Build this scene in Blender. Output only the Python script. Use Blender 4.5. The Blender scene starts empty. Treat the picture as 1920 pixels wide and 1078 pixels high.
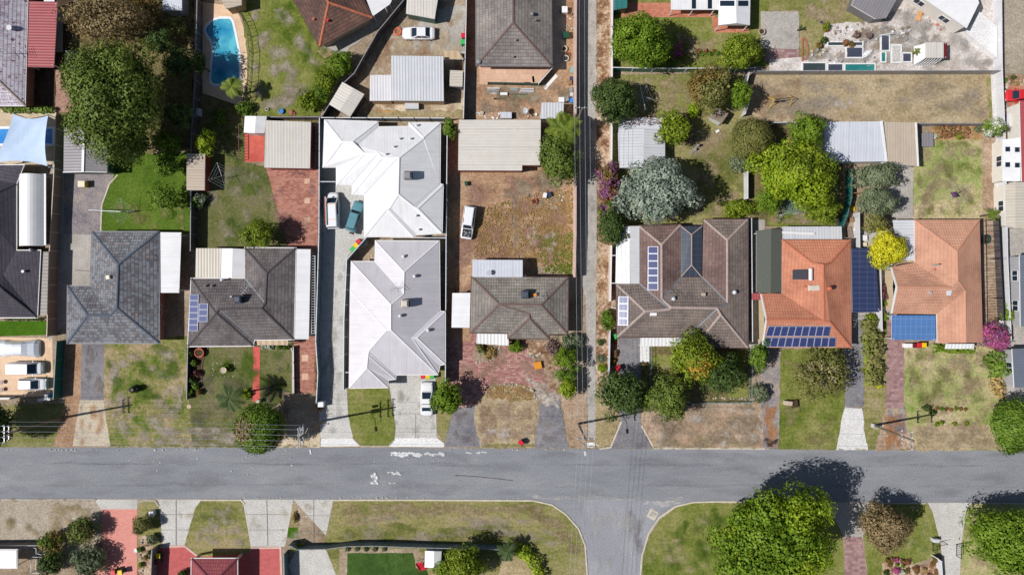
import bpy, math, random
import numpy as np
from mathutils import Vector, Matrix
from mathutils.geometry import tessellate_polygon
random.seed(7)
SC = bpy.context.scene
COL = SC.collection
S = 150.0 / 1920.0          # metres on the ground per survey unit
HC = 100.0                  # flying height of the drone
def P(px, py, z=0.0):
    k = S * (HC - z) / HC
    return Vector(((px - 960) * k, (539 - py) * k, z))
def XY(px, py, z=0.0):
    p = P(px, py, z); return (p.x, p.y)
def lin(c):
    c /= 255.0
    return c / 12.92 if c <= 0.04045 else ((c + 0.055) / 1.055) ** 2.4
def C(r, g, b, k=1.0):
    return tuple(min(0.84, lin(x) / 1.17 * k) for x in (r, g, b)) + (1.0,)

# ------------------------------------------------------------------ materials
def new_mat(name):
    m = bpy.data.materials.new(name); m.use_nodes = True
    nt = m.node_tree; nt.nodes.clear()
    out = nt.nodes.new('ShaderNodeOutputMaterial')
    b = nt.nodes.new('ShaderNodeBsdfPrincipled')
    nt.links.new(b.outputs[0], out.inputs[0])
    return m, nt, b
def N(nt, t, **kw):
    n = nt.nodes.new('ShaderNode' + t)
    for k, v in kw.items():
        if k in n.inputs: n.inputs[k].default_value = v
        else: setattr(n, k, v)
    return n
def noise(nt, scale, detail=4, rough=0.6, vec=None, stretch=None):
    n = N(nt, 'TexNoise', Scale=scale, Detail=detail, Roughness=rough)
    if vec is None:
        vec = N(nt, 'TexCoord').outputs['Object']
    if stretch:
        mp = N(nt, 'Mapping'); mp.inputs['Scale'].default_value = stretch
        nt.links.new(vec, mp.inputs[0]); vec = mp.outputs[0]
    nt.links.new(vec, n.inputs['Vector'])
    return n.outputs['Fac']
def mth(nt, op, a, b=None, c=None):
    n = N(nt, 'Math', operation=op)
    for i, x in enumerate((a, b, c)):
        if x is None: continue
        if isinstance(x, (int, float)): n.inputs[i].default_value = x
        else: nt.links.new(x, n.inputs[i])
    return n.outputs[0]
def ramp(nt, fac, stops, interp='LINEAR'):
    r = N(nt, 'ValToRGB'); cr = r.color_ramp; cr.interpolation = interp
    while len(cr.elements) < len(stops): cr.elements.new(0.5)
    for e, (p, c) in zip(cr.elements, stops):
        e.position = p; e.color = c
    nt.links.new(fac, r.inputs[0])
    return r.outputs[0]
def mixc(nt, fac, a, b, mode='MIX'):
    n = N(nt, 'MixRGB', blend_type=mode)
    for i, x in enumerate((fac, a, b)):
        if isinstance(x, (int, float)): n.inputs[i].default_value = x
        elif isinstance(x, tuple): n.inputs[i].default_value = x
        else: nt.links.new(x, n.inputs[i])
    return n.outputs[0]
def bump(nt, b, h, strength=0.4, dist=0.05):
    n = N(nt, 'Bump', Strength=strength, Distance=dist)
    nt.links.new(h, n.inputs['Height']); nt.links.new(n.outputs[0], b.inputs['Normal'])
MATS = {}
def ground_mat(name, cols, big=0.10, mid=0.55, fine=3.2, w=(0.5, 0.3, 0.2), lo=0.36, hi=0.64, bmp=0.5, stretch=None, rough=0.95):
    """blotchy ground: cols from the low to the high end of three summed noises"""
    m, nt, b = new_mat(name)
    f = mth(nt, 'MULTIPLY', noise(nt, big, 5, 0.65, stretch=stretch), w[0])
    f = mth(nt, 'MULTIPLY_ADD', noise(nt, mid, 5, 0.7, stretch=stretch), w[1], f)
    fn = noise(nt, fine, 3, 0.75)
    f = mth(nt, 'MULTIPLY_ADD', fn, w[2], f)
    n = len(cols)
    c = ramp(nt, f, [(lo + (hi - lo) * i / max(1, n - 1), cc) for i, cc in enumerate(cols)])
    g = ramp(nt, noise(nt, fine * 1.25, 3, 0.85), [(0.34, (0.68, 0.68, 0.68, 1)), (0.66, (1.26, 1.26, 1.26, 1))])
    c = mixc(nt, 1.0, c, g, 'MULTIPLY')
    nt.links.new(c, b.inputs['Base Color'])
    b.inputs['Roughness'].default_value = rough
    b.inputs['Specular IOR Level'].default_value = 0.15
    if bmp: bump(nt, b, fn, bmp, 0.08)
    MATS[name] = m; return m
def plain(name, col, rough=0.6, var=0.12, scale=1.5, metal=0.0, spec=0.4, bmp=0.0, big=None):
    m, nt, b = new_mat(name)
    c2 = tuple(x * (1 - var) for x in col[:3]) + (1,)
    c3 = tuple(min(0.9, x * (1 + var * 0.7)) for x in col[:3]) + (1,)
    fn = noise(nt, scale, 5, 0.65)
    c = ramp(nt, fn, [(0.32, c2), (0.68, c3)])
    if big:
        c = mixc(nt, ramp(nt, noise(nt, 0.35, 4, 0.7), [(0.48, (0, 0, 0, 1)), (0.66, (1, 1, 1, 1))]), c, big)
    nt.links.new(c, b.inputs['Base Color'])
    b.inputs['Roughness'].default_value = rough; b.inputs['Metallic'].default_value = metal
    b.inputs['Specular IOR Level'].default_value = spec
    if bmp: bump(nt, b, noise(nt, scale * 4, 3, 0.7), bmp, 0.03)
    MATS[name] = m; return m
def tile_mat(name, cols, mortar, course=0.47, width=0.36, spots=None, spot_amt=0.62, rough=0.8, vary=0.5):
    """roof tiles in courses; UVs are metres along and up the slope"""
    m, nt, b = new_mat(name)
    uv = N(nt, 'TexCoord').outputs['UV']
    br = N(nt, 'TexBrick', offset=0.5, squash=1.0)
    for k, v in {'Color1': (0.25, 0.25, 0.25, 1), 'Color2': (0.75, 0.75, 0.75, 1), 'Mortar': (0, 0, 0, 1), 'Scale': 1.0, 'Mortar Size': 0.0,
                 'Brick Width': width, 'Row Height': course, 'Bias': 0.0}.items(): br.inputs[k].default_value = v
    nt.links.new(uv, br.inputs['Vector'])
    sep = N(nt, 'SeparateXYZ'); nt.links.new(uv, sep.inputs[0])
    rnd = N(nt, 'SeparateColor'); nt.links.new(br.outputs['Color'], rnd.inputs[0])
    f = mth(nt, 'MULTIPLY', rnd.outputs[0], 0.34 * vary * 2)
    f = mth(nt, 'MULTIPLY_ADD', noise(nt, 0.35, 5, 0.7), 0.66, f)
    n = len(cols)
    c = ramp(nt, f, [(0.30 + 0.42 * i / max(1, n - 1), cc) for i, cc in enumerate(cols)])
    if spots:
        c = mixc(nt, ramp(nt, noise(nt, 2.1, 3, 0.6), [(spot_amt, (0, 0, 0, 1)), (spot_amt + 0.05, (1, 1, 1, 1))]), c, spots)
    fv = mth(nt, 'FRACT', mth(nt, 'DIVIDE', sep.outputs[1], course))
    fu = mth(nt, 'FRACT', mth(nt, 'DIVIDE', sep.outputs[0], width))
    line = mth(nt, 'LESS_THAN', fv, 0.2)
    c = mixc(nt, mth(nt, 'MULTIPLY', line, 0.55), c, mortar)
    lu = mth(nt, 'LESS_THAN', fu, 0.2)
    c = mixc(nt, mth(nt, 'MULTIPLY', lu, 0.28), c, mortar)
    wx = ramp(nt, noise(nt, 0.16, 6, 0.75), [(0.32, (0.78, 0.78, 0.8, 1)), (0.5, (1, 1, 1, 1)), (0.68, (1.16, 1.15, 1.12, 1))]); c = mixc(nt, 1.0, c, wx, 'MULTIPLY')
    nt.links.new(c, b.inputs['Base Color'])
    b.inputs['Roughness'].default_value = rough; b.inputs['Specular IOR Level'].default_value = 0.3
    roll = mth(nt, 'MULTIPLY', mth(nt, 'SINE', mth(nt, 'MULTIPLY', fu, math.pi)), 0.5)
    h = mth(nt, 'ADD', mth(nt, 'SUBTRACT', 1.0, fv), roll)
    bump(nt, b, h, 0.55, 0.07)
    MATS[name] = m; return m
def metal_mat(name, col, stain=None, period=0.32, rough=0.45, stain_amt=0.56, depth=0.03, line=0.25):
    """ribbed sheet metal, ribs run up the slope (UV v)"""
    m, nt, b = new_mat(name)
    uv = N(nt, 'TexCoord').outputs['UV']
    sep = N(nt, 'SeparateXYZ'); nt.links.new(uv, sep.inputs[0])
    fu = mth(nt, 'FRACT', mth(nt, 'DIVIDE', sep.outputs[0], period))
    c = ramp(nt, noise(nt, 0.5, 5, 0.7, stretch=(1, 1, 1)), [(0.3, tuple(x * 0.88 for x in col[:3]) + (1,)), (0.7, col)])
    if stain: c = mixc(nt, ramp(nt, noise(nt, 0.45, 6, 0.75), [(stain_amt, (0, 0, 0, 1)), (stain_amt + 0.14, (1, 1, 1, 1))]), c, stain)
    lu = mth(nt, 'LESS_THAN', fu, 0.3)
    c = mixc(nt, mth(nt, 'MULTIPLY', lu, line), c, tuple(x * 0.45 for x in col[:3]) + (1,))  # shade of each rib put into the colour as a darker band
    st = noise(nt, 1.0, 5, 0.7, vec=uv, stretch=(2.2, 0.12, 1)); c = mixc(nt, 1.0, c, ramp(nt, st, [(0.34, (0.92, 0.915, 0.9, 1)), (0.55, (1, 1, 1, 1))]), 'MULTIPLY')
    fs = mth(nt, 'FRACT', mth(nt, 'DIVIDE', sep.outputs[0], period * 6))
    c = mixc(nt, mth(nt, 'MULTIPLY', mth(nt, 'LESS_THAN', fs, 0.05), min(.2, line * 3)), c, (0.15, 0.15, 0.16, 1))
    nt.links.new(c, b.inputs['Base Color'])
    b.inputs['Roughness'].default_value = rough; b.inputs['Specular IOR Level'].default_value = 0.35
    h = mth(nt, 'SINE', mth(nt, 'MULTIPLY', fu, math.pi * 2))
    bump(nt, b, h, 0.45, depth)
    MATS[name] = m; return m
def paver_mat(name, cols, mortar, w=0.6, h=0.3, rough=0.9, m_size=0.02, amount=1.0):
    m, nt, b = new_mat(name)
    oc = N(nt, 'TexCoord').outputs['Object']
    br = N(nt, 'TexBrick', offset=0.5)
    for k, v in {'Color1': (0.2, 0.2, 0.2, 1), 'Color2': (0.8, 0.8, 0.8, 1), 'Mortar': (0, 0, 0, 1), 'Scale': 1.0, 'Mortar Size': m_size,
                 'Brick Width': w, 'Row Height': h}.items(): br.inputs[k].default_value = v
    nt.links.new(oc, br.inputs['Vector'])
    sp = N(nt, 'SeparateColor'); nt.links.new(br.outputs['Color'], sp.inputs[0])
    f = mth(nt, 'MULTIPLY_ADD', sp.outputs[0], 0.4 * amount, mth(nt, 'MULTIPLY', noise(nt, 0.3, 6, 0.7), 0.35))
    f = mth(nt, 'MULTIPLY_ADD', noise(nt, 2.5, 3, 0.7), 0.35, f)
    n = len(cols)
    c = ramp(nt, f, [(0.36 + 0.3 * i / max(1, n - 1), cc) for i, cc in enumerate(cols)])
    c = mixc(nt, mth(nt, 'MULTIPLY', br.outputs['Fac'], 0.6), c, mortar)
    nt.links.new(c, b.inputs['Base Color']); b.inputs['Roughness'].default_value = rough
    b.inputs['Specular IOR Level'].default_value = 0.2
    MATS[name] = m; return m
def leaf_mat(name, cols, spread=0.24, trans=0.2):
    cols = [tuple(min(.8, x * 1.34) for x in c[:3]) + (1,) for c in cols]
    m, nt, b = new_mat(name)
    out = [n for n in nt.nodes if n.type == 'OUTPUT_MATERIAL'][0]
    gi = N(nt, 'NewGeometry')
    f = mth(nt, 'MULTIPLY', gi.outputs['Random Per Island'], spread)
    f = mth(nt, 'MULTIPLY_ADD', noise(nt, 0.55, 3, 0.6), 1.0 - spread + 0.15, f)
    n = len(cols)
    c = ramp(nt, f, [(0.24 + 0.52 * i / max(1, n - 1), cc) for i, cc in enumerate(cols)])
    nt.links.new(c, b.inputs['Base Color'])
    b.inputs['Roughness'].default_value = 0.6; b.inputs['Specular IOR Level'].default_value = 0.25
    tr = N(nt, 'BsdfTranslucent'); nt.links.new(c, tr.inputs['Color'])
    mx = N(nt, 'MixShader'); mx.inputs[0].default_value = trans
    nt.links.new(b.outputs[0], mx.inputs[1]); nt.links.new(tr.outputs[0], mx.inputs[2])
    nt.links.new(mx.outputs[0], out.inputs[0])
    MATS[name] = m; return m
def M(x): return MATS[x] if isinstance(x, str) else x

# ------------------------------------------------------------------ mesh helpers
ORG = {}
def area2(p): return 0.5 * sum(p[i][0] * p[(i + 1) % len(p)][1] - p[(i + 1) % len(p)][0] * p[i][1] for i in range(len(p)))
def ccw(p): return list(p) if area2(p) > 0 else list(reversed(p))
def offs(poly, d, closed=True):
    """mitred offset, to the right of travel (outward for a counter-clockwise loop)"""
    n = len(poly); out = []
    def nrm(a, b):
        dx, dy = b[0] - a[0], b[1] - a[1]; l = math.hypot(dx, dy) or 1e-9
        return (dy / l, -dx / l)
    for i in range(n):
        if closed or 0 < i < n - 1:
            a, b = nrm(poly[i - 1], poly[i]), nrm(poly[i], poly[(i + 1) % n])
        elif i == 0: a = b = nrm(poly[0], poly[1])
        else: a = b = nrm(poly[n - 2], poly[n - 1])
        dot = a[0] * b[0] + a[1] * b[1]
        k = d / max(0.35, 1 + dot)
        out.append((poly[i][0] + (a[0] + b[0]) * k, poly[i][1] + (a[1] + b[1]) * k))
    return out
class MB:
    def __init__(s): s.v = []; s.f = []; s.uv = []; s.m = []
    def face(s, pts, uv=None, m=0):
        n = len(s.v); s.v += [tuple(p) for p in pts]
        s.f.append(tuple(range(n, n + len(pts)))); s.uv.append(uv or [(0, 0)] * len(pts)); s.m.append(m)
    def prism(s, poly, z0, z1, m=0, inset=0.0, bottom=True):
        poly = ccw([(p[0], p[1]) for p in poly]); top = offs(poly, -inset) if inset else poly
        n = len(poly)
        for i in range(n):
            j = (i + 1) % n
            l = math.dist(poly[i], poly[j])
            s.face([(*poly[i], z0), (*poly[j], z0), (*top[j], z1), (*top[i], z1)], [(0, z0), (l, z0), (l, z1), (0, z1)], m)
        for tri in tessellate_polygon([[Vector((*p, 0)) for p in top]]):
            t = [top[k] for k in tri]
            if area2(t) < 0: t.reverse()
            s.face([(*p, z1) for p in t], [(p[0], p[1]) for p in t], m)
        if bottom:
            for tri in tessellate_polygon([[Vector((*p, 0)) for p in poly]]):
                t = [poly[k] for k in tri]
                if area2(t) > 0: t.reverse()
                s.face([(*p, z0) for p in t], None, m)
    def box(s, c, size, rz=0.0, m=0, inset=0.0):
        """c = centre of the base"""
        x, y, z = size[0] / 2, size[1] / 2, size[2]
        ca, sa = math.cos(rz), math.sin(rz)
        pl = [(c[0] + a * ca - b * sa, c[1] + a * sa + b * ca) for a, b in ((-x, -y), (x, -y), (x, y), (-x, y))]
        s.prism(pl, c[2], c[2] + z, m, inset)
    def cyl(s, c, r, h, n=10, r2=None, m=0):
        r2 = r if r2 is None else r2
        a = [(math.cos(2 * math.pi * i / n), math.sin(2 * math.pi * i / n)) for i in range(n)]
        b = [(c[0] + r * x, c[1] + r * y, c[2]) for x, y in a]; t = [(c[0] + r2 * x, c[1] + r2 * y, c[2] + h) for x, y in a]
        for i in range(n): s.face([b[i], b[(i + 1) % n], t[(i + 1) % n], t[i]], None, m)
        s.face(t, None, m); s.face(b[::-1], None, m)
    def lathe(s, c, prof, n=12, m=0):
        rings = [[(c[0] + r * math.cos(2 * math.pi * i / n), c[1] + r * math.sin(2 * math.pi * i / n), c[2] + z) for i in range(n)] for r, z in prof]
        for a, b in zip(rings, rings[1:]):
            for i in range(n): s.face([a[i], a[(i + 1) % n], b[(i + 1) % n], b[i]], None, m)
        s.face(rings[-1], None, m); s.face(rings[0][::-1], None, m)
    def tube(s, pts, r, n=6, m=0, r2=None):
        pts = [Vector(p) for p in pts]; rings = []
        for i, p in enumerate(pts):
            d = (pts[min(i + 1, len(pts) - 1)] - pts[max(i - 1, 0)]).normalized()
            a = d.cross(Vector((0, 0, 1)) if abs(d.z) < 0.9 else Vector((1, 0, 0))).normalized(); b = d.cross(a)
            rr = r + (r2 - r) * i / (len(pts) - 1) if r2 is not None else r
            rings.append([p + a * rr * math.cos(2 * math.pi * k / n) + b * rr * math.sin(2 * math.pi * k / n) for k in range(n)])
        for a, b in zip(rings, rings[1:]):
            for k in range(n): s.face([a[k], b[k], b[(k + 1) % n], a[(k + 1) % n]], None, m)
        s.face(rings[0], None, m); s.face(rings[-1][::-1], None, m)
    def bar(s, a, b, w, h, m=0):
        """square-section bar between two points"""
        a, b = Vector(a), Vector(b); d = (b - a).normalized()
        u = d.cross(Vector((0, 0, 1)) if abs(d.z) < 0.95 else Vector((0, 1, 0))).normalized() * (w / 2); v = u.cross(d).normalized() * (h / 2)
        q = [a - u - v, a + u - v, a + u + v, a - u + v]; r = [x + (b - a) for x in q]
        for i in range(4): s.face([q[i], q[(i + 1) % 4], r[(i + 1) % 4], r[i]], None, m)
        s.face(q[::-1], None, m); s.face(r, None, m)
    def strip(s, pts, w, z0, z1, m=0, closed=False):
        pts = [(p[0], p[1]) for p in pts]
        l, r = offs(pts, -w / 2, closed), offs(pts, w / 2, closed); n = len(pts); u = 0
        for i in range(n if closed else n - 1):
            j = (i + 1) % n; d = math.dist(pts[i], pts[j])
            q = [(u, z0), (u + d, z0), (u + d, z1), (u, z1)]
            s.face([(*r[i], z0), (*r[j], z0), (*r[j], z1), (*r[i], z1)], q, m)
            s.face([(*l[j], z0), (*l[i], z0), (*l[i], z1), (*l[j], z1)], [q[1], q[0], q[3], q[2]], m)
            s.face([(*r[i], z1), (*r[j], z1), (*l[j], z1), (*l[i], z1)], None, m)
            s.face([(*l[i], z0), (*l[j], z0), (*r[j], z0), (*r[i], z0)], None, m); u += d
        if not closed:
            s.face([(*l[0], z0), (*r[0], z0), (*r[0], z1), (*l[0], z1)], None, m)
            s.face([(*r[-1], z0), (*l[-1], z0), (*l[-1], z1), (*r[-1], z1)], None, m)
    def sheet(s, pts, z, m=0):
        pts = [(p[0], p[1]) for p in pts]
        for tri in tessellate_polygon([[Vector((*p, 0)) for p in pts]]):
            t = [pts[k] for k in tri]
            if area2(t) < 0: t.reverse()
            s.face([(*p, z) for p in t], [(p[0], p[1]) for p in t], m)
    def build(s, name, mat, parent=None, loc=None, smooth=False):
        if parent is not None: o0 = ORG.get(parent.name, Vector())
        else: o0 = Vector(loc) if loc is not None else Vector((0, 0, 0))
        me = bpy.data.meshes.new(name)
        me.from_pydata([(v[0] - o0.x, v[1] - o0.y, v[2] - o0.z) for v in s.v], [], s.f)
        ul = me.uv_layers.new(name='UVMap')
        flat = [c for u in s.uv for p in u for c in p]
        ul.data.foreach_set('uv', flat)
        for mm in (mat if isinstance(mat, (list, tuple)) else [mat]): me.materials.append(M(mm))
        me.polygons.foreach_set('material_index', s.m)
        if smooth:
            me.polygons.foreach_set('use_smooth', [True] * len(me.polygons))
        me.update()
        ob = bpy.data.objects.new(name, me); COL.objects.link(ob)
        if parent is not None:
            ob.parent = parent; ORG[ob.name] = o0
        else:
            ob.location = o0; ORG[ob.name] = o0
        return ob
LABELS = {}
def tag(o, label, cat, group=None):
    o['label'] = label; o['category'] = cat
    if group: o['group'] = group
    if not group and label in LABELS: print('DUPLICATE LABEL', label)
    LABELS[label] = 1
    return o
def thing(name, label, cat, loc, group=None):
    o = bpy.data.objects.new(name, None); COL.objects.link(o)
    o.location = loc; ORG[o.name] = Vector(loc); o.empty_display_size = 0.3
    return tag(o, label, cat, group)
def struct(name, mb, mat):
    o = mb.build(name, mat); o['kind'] = 'structure'; return o
def copy_part(o, parent, off):
    c = o.copy(); COL.objects.link(c); c.parent = parent; c.location = o.location + Vector(off); return c
def copy_tree(o, loc, rz, label, group=None):
    r = o.copy(); COL.objects.link(r); r.location = loc; r.rotation_euler = (0, 0, rz); r['label'] = label; LABELS[label] = 1
    if group: r['group'] = group
    for ch in o.children:
        k = ch.copy(); COL.objects.link(k); k.parent = r
        for g in ch.children:
            q = g.copy(); COL.objects.link(q); q.parent = k
    return r

# ------------------------------------------------------------------ ground patches
LAYERS = []
def organic(pts, step=0.7, amp=0.18, seed=0):
    rng = random.Random(seed); out = []
    n = len(pts)
    for i in range(n):
        a, b = pts[i], pts[(i + 1) % n]; d = math.dist(a, b); k = max(1, int(d / step))
        for j in range(k):
            t = j / k
            out.append((a[0] + (b[0] - a[0]) * t + rng.uniform(-amp, amp), a[1] + (b[1] - a[1]) * t + rng.uniform(-amp, amp)))
    return out
def G(name, mat, px, jit=0.0, parent=None):
    pts = [XY(*p) for p in px]
    if jit: pts = organic(pts, 0.6, jit, len(LAYERS))
    x0, x1 = min(p[0] for p in pts), max(p[0] for p in pts); y0, y1 = min(p[1] for p in pts), max(p[1] for p in pts)
    lay = 1
    for (a, b, c, d, l) in LAYERS:
        if a < x1 and b > x0 and c < y1 and d > y0: lay = max(lay, l + 1)
    LAYERS.append((x0, x1, y0, y1, lay))
    mb = MB(); mb.sheet(pts, lay * 0.003)
    if parent is not None: return mb.build(name, mat, parent)
    return struct(name, mb, mat)
SOFT = {}
def soft_mat(mat, k=1.0, hard=1.0):
    key = (mat, k)
    if key in SOFT: return SOFT[key]
    m = M(mat).copy(); m.name = mat + '_blend'; nt = m.node_tree; b = [n for n in nt.nodes if n.type == 'BSDF_PRINCIPLED'][0]
    sp = N(nt, 'SeparateXYZ'); nt.links.new(N(nt, 'TexCoord').outputs['UV'], sp.inputs[0])
    f = mth(nt, 'MULTIPLY_ADD', noise(nt, 1.3, 6, 0.8), 1.9, mth(nt, 'MULTIPLY_ADD', sp.outputs[0], 1.8, -1.42))
    n = N(nt, 'Clamp'); nt.links.new(mth(nt, 'MULTIPLY', f, 0.85 * hard), n.inputs[0]); nt.links.new(mth(nt, 'MULTIPLY', n.outputs[0], k * .9), b.inputs['Alpha'])
    SOFT[key] = m; return m
BZ = [0.1]
def blots(name, poly, n, rmin, rmax, mat, k=1.0, asp=1.0, seed=0, rot=None):
    """soft-edged worn or overgrown patches inside an outline (metres); reads as one mass"""
    r = random.Random(seed + int(poly[0][0] * 3 + poly[0][1])); pts = [XY(*p) for p in poly]; x0, x1 = min(p[0] for p in pts), max(p[0] for p in pts); y0, y1 = min(p[1] for p in pts), max(p[1] for p in pts); m = MB(); c = 0; t = 0
    while c < n and t < n * 40:
        t += 1; x, y = r.uniform(x0, x1), r.uniform(y0, y1)
        if not inside(x, y, pts): continue
        c += 1; R = r.uniform(rmin, rmax); a0 = r.uniform(0, 3.14) if rot is None else rot; BZ[0] = 0.1 + (BZ[0] - 0.1 + 0.00037) % 0.02; z = BZ[0]; ring = []
        for i in range(16):
            a = 6.2832 * i / 16; q = R * r.uniform(.75, 1.2); u, v = q * math.cos(a) * asp, q * math.sin(a); ring.append((x + u * math.cos(a0) - v * math.sin(a0), y + u * math.sin(a0) + v * math.cos(a0)))
        out = [inside(*q, pts) for q in ring]; ring = [q if o else (x + (q[0] - x) * .45, y + (q[1] - y) * .45) for q, o in zip(ring, out)]
        for i in range(16): m.face([(x, y, z), (*ring[i], z), (*ring[(i + 1) % 16], z)], [(1, 0), (0, 0), (0, 0)])
    o = m.build(name, soft_mat(mat, k)); o['kind'] = 'stuff'; return o
def R4(x0, y0, x1, y1): return [(x0, y0), (x1, y0), (x1, y1), (x0, y1)]

# ------------------------------------------------------------------ roofs and houses
class Roof: pass
def roof(parent, pts, faces, mat, eave=2.6, pitch=0.42, cap=None, gutter='gutter_white', name='roof', trim='trim_white', thick=0.2, uvdir=None, valley=None, capw=0.17, alt=None):
    faces = [f.split() if ' ' in f else list(f) for f in faces]
    z = {k: (p[2] if len(p) > 2 else None) for k, p in pts.items()}
    if area2([(pts[k][0], -pts[k][1]) for k in faces[0]]) < 0: pass
    fc = []
    for f in faces:
        if area2([(pts[k][0], -pts[k][1]) for k in f]) < 0: f = f[::-1]
        fc.append(f)
    ed = {}
    for i, f in enumerate(fc):
        for a, b in zip(f, f[1:] + f[:1]): ed.setdefault(frozenset((a, b)), []).append((i, a, b))
    bd = [v[0] for v in ed.values() if len(v) == 1]
    bv = {a for _, a, b in bd} | {b for _, a, b in bd}
    fixed = {k for k in pts if z[k] is not None}
    for k in pts:
        if z[k] is None: z[k] = eave
    if len(fixed) < len(pts):
        for _ in range(12):
            q = {k: XY(pts[k][0], pts[k][1], z[k]) for k in pts}
            for k in pts:
                if k in bv or k in fixed: continue
                sw = sd = 0
                for i, f in enumerate(fc):
                    if k not in f: continue
                    for j, a, b in bd:
                        if j != i: continue
                        A, B = q[a], q[b]; l = math.dist(A, B)
                        d = abs((B[0] - A[0]) * (q[k][1] - A[1]) - (B[1] - A[1]) * (q[k][0] - A[0])) / max(l, 1e-6)
                        sw += l; sd += l * d
                if sw: z[k] = eave + min(3.0, pitch * sd / sw)
    pos = {k: P(pts[k][0], pts[k][1], z[k]) for k in pts}
    mb = MB(); R = Roof(); R.faces = []; R.tris = []; R.pos = pos; R.pts = pts
    for f in fc:
        pp = [pos[k] for k in f]
        n = Vector()
        for a, b in zip(pp, pp[1:] + pp[:1]):
            n += Vector(((a.y - b.y) * (a.z + b.z), (a.z - b.z) * (a.x + b.x), (a.x - b.x) * (a.y + b.y)))
        n.normalize()
        if uvdir is not None: g = Vector((math.cos(uvdir), math.sin(uvdir), 0)); g = (g - n * g.dot(n)).normalized()
        else:
            g = Vector((0, 0, 1)) - n * n.z
            g = g.normalized() if g.length > 1e-3 else Vector((0, 1, 0))
        u = g.cross(n)
        R.faces.append(([(pts[k][0], pts[k][1]) for k in f], pp[0], n))
        R.faces[-1] = (R.faces[-1][0], sum(pp, Vector()) / len(pp), n)
        tri = tessellate_polygon([[Vector((p.x, p.y, 0)) for p in pp]])
        for t in tri:
            t = list(t)
            if area2([(pp[i].x, pp[i].y) for i in t]) < 0: t.reverse()
            R.tris.append(([(pts[f[i]][0], pts[f[i]][1]) for i in t], pp[t[0]], (pp[t[1]] - pp[t[0]]).cross(pp[t[2]] - pp[t[0]]).normalized()))
            mb.face([pp[i] for i in t], [(pp[i].dot(u), pp[i].dot(g)) for i in t], 2 if alt and len(R.faces) - 1 in alt[1] else 0)
    # boundary loop
    nxt = {a: b for _, a, b in bd}; st = bd[0][1]; loop = [st]; k = nxt[st]
    while k != st and len(loop) < 99: loop.append(k); k = nxt[k]
    R.loop = [(pos[k].x, pos[k].y) for k in loop]; R.eave = min(pos[k].z for k in loop)
    dn = Vector((0, 0, -thick))
    for a, b in zip(loop, loop[1:] + loop[:1]):
        mb.face([pos[a] + dn, pos[b] + dn, pos[b], pos[a]], None, 1)
    low = [pos[k] + dn for k in loop]
    for t in tessellate_polygon([[Vector((p.x, p.y, 0)) for p in low]]):
        t = list(t)
        if area2([(low[i].x, low[i].y) for i in t]) > 0: t.reverse()
        mb.face([low[i] for i in t], None, 1)
    R.ob = mb.build(name, [mat, trim] + ([alt[0]] if alt else []), parent)
    flat = max(pos[k].z for k in loop) - R.eave < 0.05
    if gutter and flat:
        g = MB(); a = offs(R.loop, 0.005); b = offs(R.loop, 0.13); n = len(a); z0, z1 = R.eave - 0.15, R.eave - 0.015
        for i in range(n):
            j = (i + 1) % n
            g.face([(*a[i], z1 - .03), (*a[j], z1 - .03), (*b[j], z1 - .03), (*b[i], z1 - .03)][::-1]); g.face([(*b[i], z0), (*b[j], z0), (*b[j], z1), (*b[i], z1)])
            g.face([(*a[i], z0), (*a[j], z0), (*b[j], z0), (*b[i], z0)])
        g.build('gutter', gutter, R.ob)
    if cap:
        cb, vb = MB(), MB()
        for e, l in ed.items():
            if len(l) < 2: continue
            (i, a, b), (j, _, _) = l[0], l[1]
            n1, n2 = R.faces[i][2], R.faces[j][2]
            A, B = pos[a], pos[b]
            o = [k for k in fc[j] if k not in e]
            mean = sum(((pos[k] - A).dot(n1) for k in o), 0.0) / max(1, len(o))
            if abs(mean) < 0.02: continue
            d = (B - A).normalized(); sd = d.cross(Vector((0, 0, 1))).normalized()
            if mean < 0:
                w = capw; dz = Vector((0, 0, 1))
                q = [(-w, -0.12), (-w, -0.02), (-w * .45, 0.055), (w * .45, 0.055), (w, -0.02), (w, -0.12)]
                p1 = [A + sd * x + dz * y for x, y in q]; p2 = [B + sd * x + dz * y for x, y in q]
                for m_ in range(5): cb.face([p1[m_], p1[m_ + 1], p2[m_ + 1], p2[m_]])
                cb.face(p1[::-1]); cb.face(p2)
            elif valley:
                w = 0.14; up = Vector((0, 0, 1))
                v1 = MB(); v1.face([A - sd * w + up * .05, A + up * .015, B + up * .015, B - sd * w + up * .05]); v1.face([A + up * .015, A + sd * w + up * .05, B + sd * w + up * .05, B + up * .015]); v1.build('valley_flashing', valley, R.ob)
        if cb.f: cb.build('ridge_cap', cap, R.ob)
        pass
    return R
def inside(px, py, poly):
    c = False; n = len(poly)
    for i in range(n):
        (x1, y1), (x2, y2) = poly[i], poly[i - 1]
        if (y1 > py) != (y2 > py) and px < (x2 - x1) * (py - y1) / (y2 - y1) + x1: c = not c
    return c
def on(R, px, py, up=0.0, face=None):
    """the spot of a roof seen at a survey position"""
    best = None
    for i, (poly, p0, n) in enumerate(R.tris if face is None else R.faces):
        if face is not None and i != face: continue
        if face is not None or inside(px, py, poly): best = (p0, n); break
    if best is None:
        best = min(((p0, n, math.dist((px, py), (sum(q[0] for q in poly) / len(poly), sum(q[1] for q in poly) / len(poly)))) for poly, p0, n in R.faces), key=lambda t: t[2])[:2]
    p0, n = best; c = Vector((0, 0, HC)); d = P(px, py) - c
    t = (p0 + n * up - c).dot(n) / d.dot(n)
    return c + d * t, n
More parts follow.
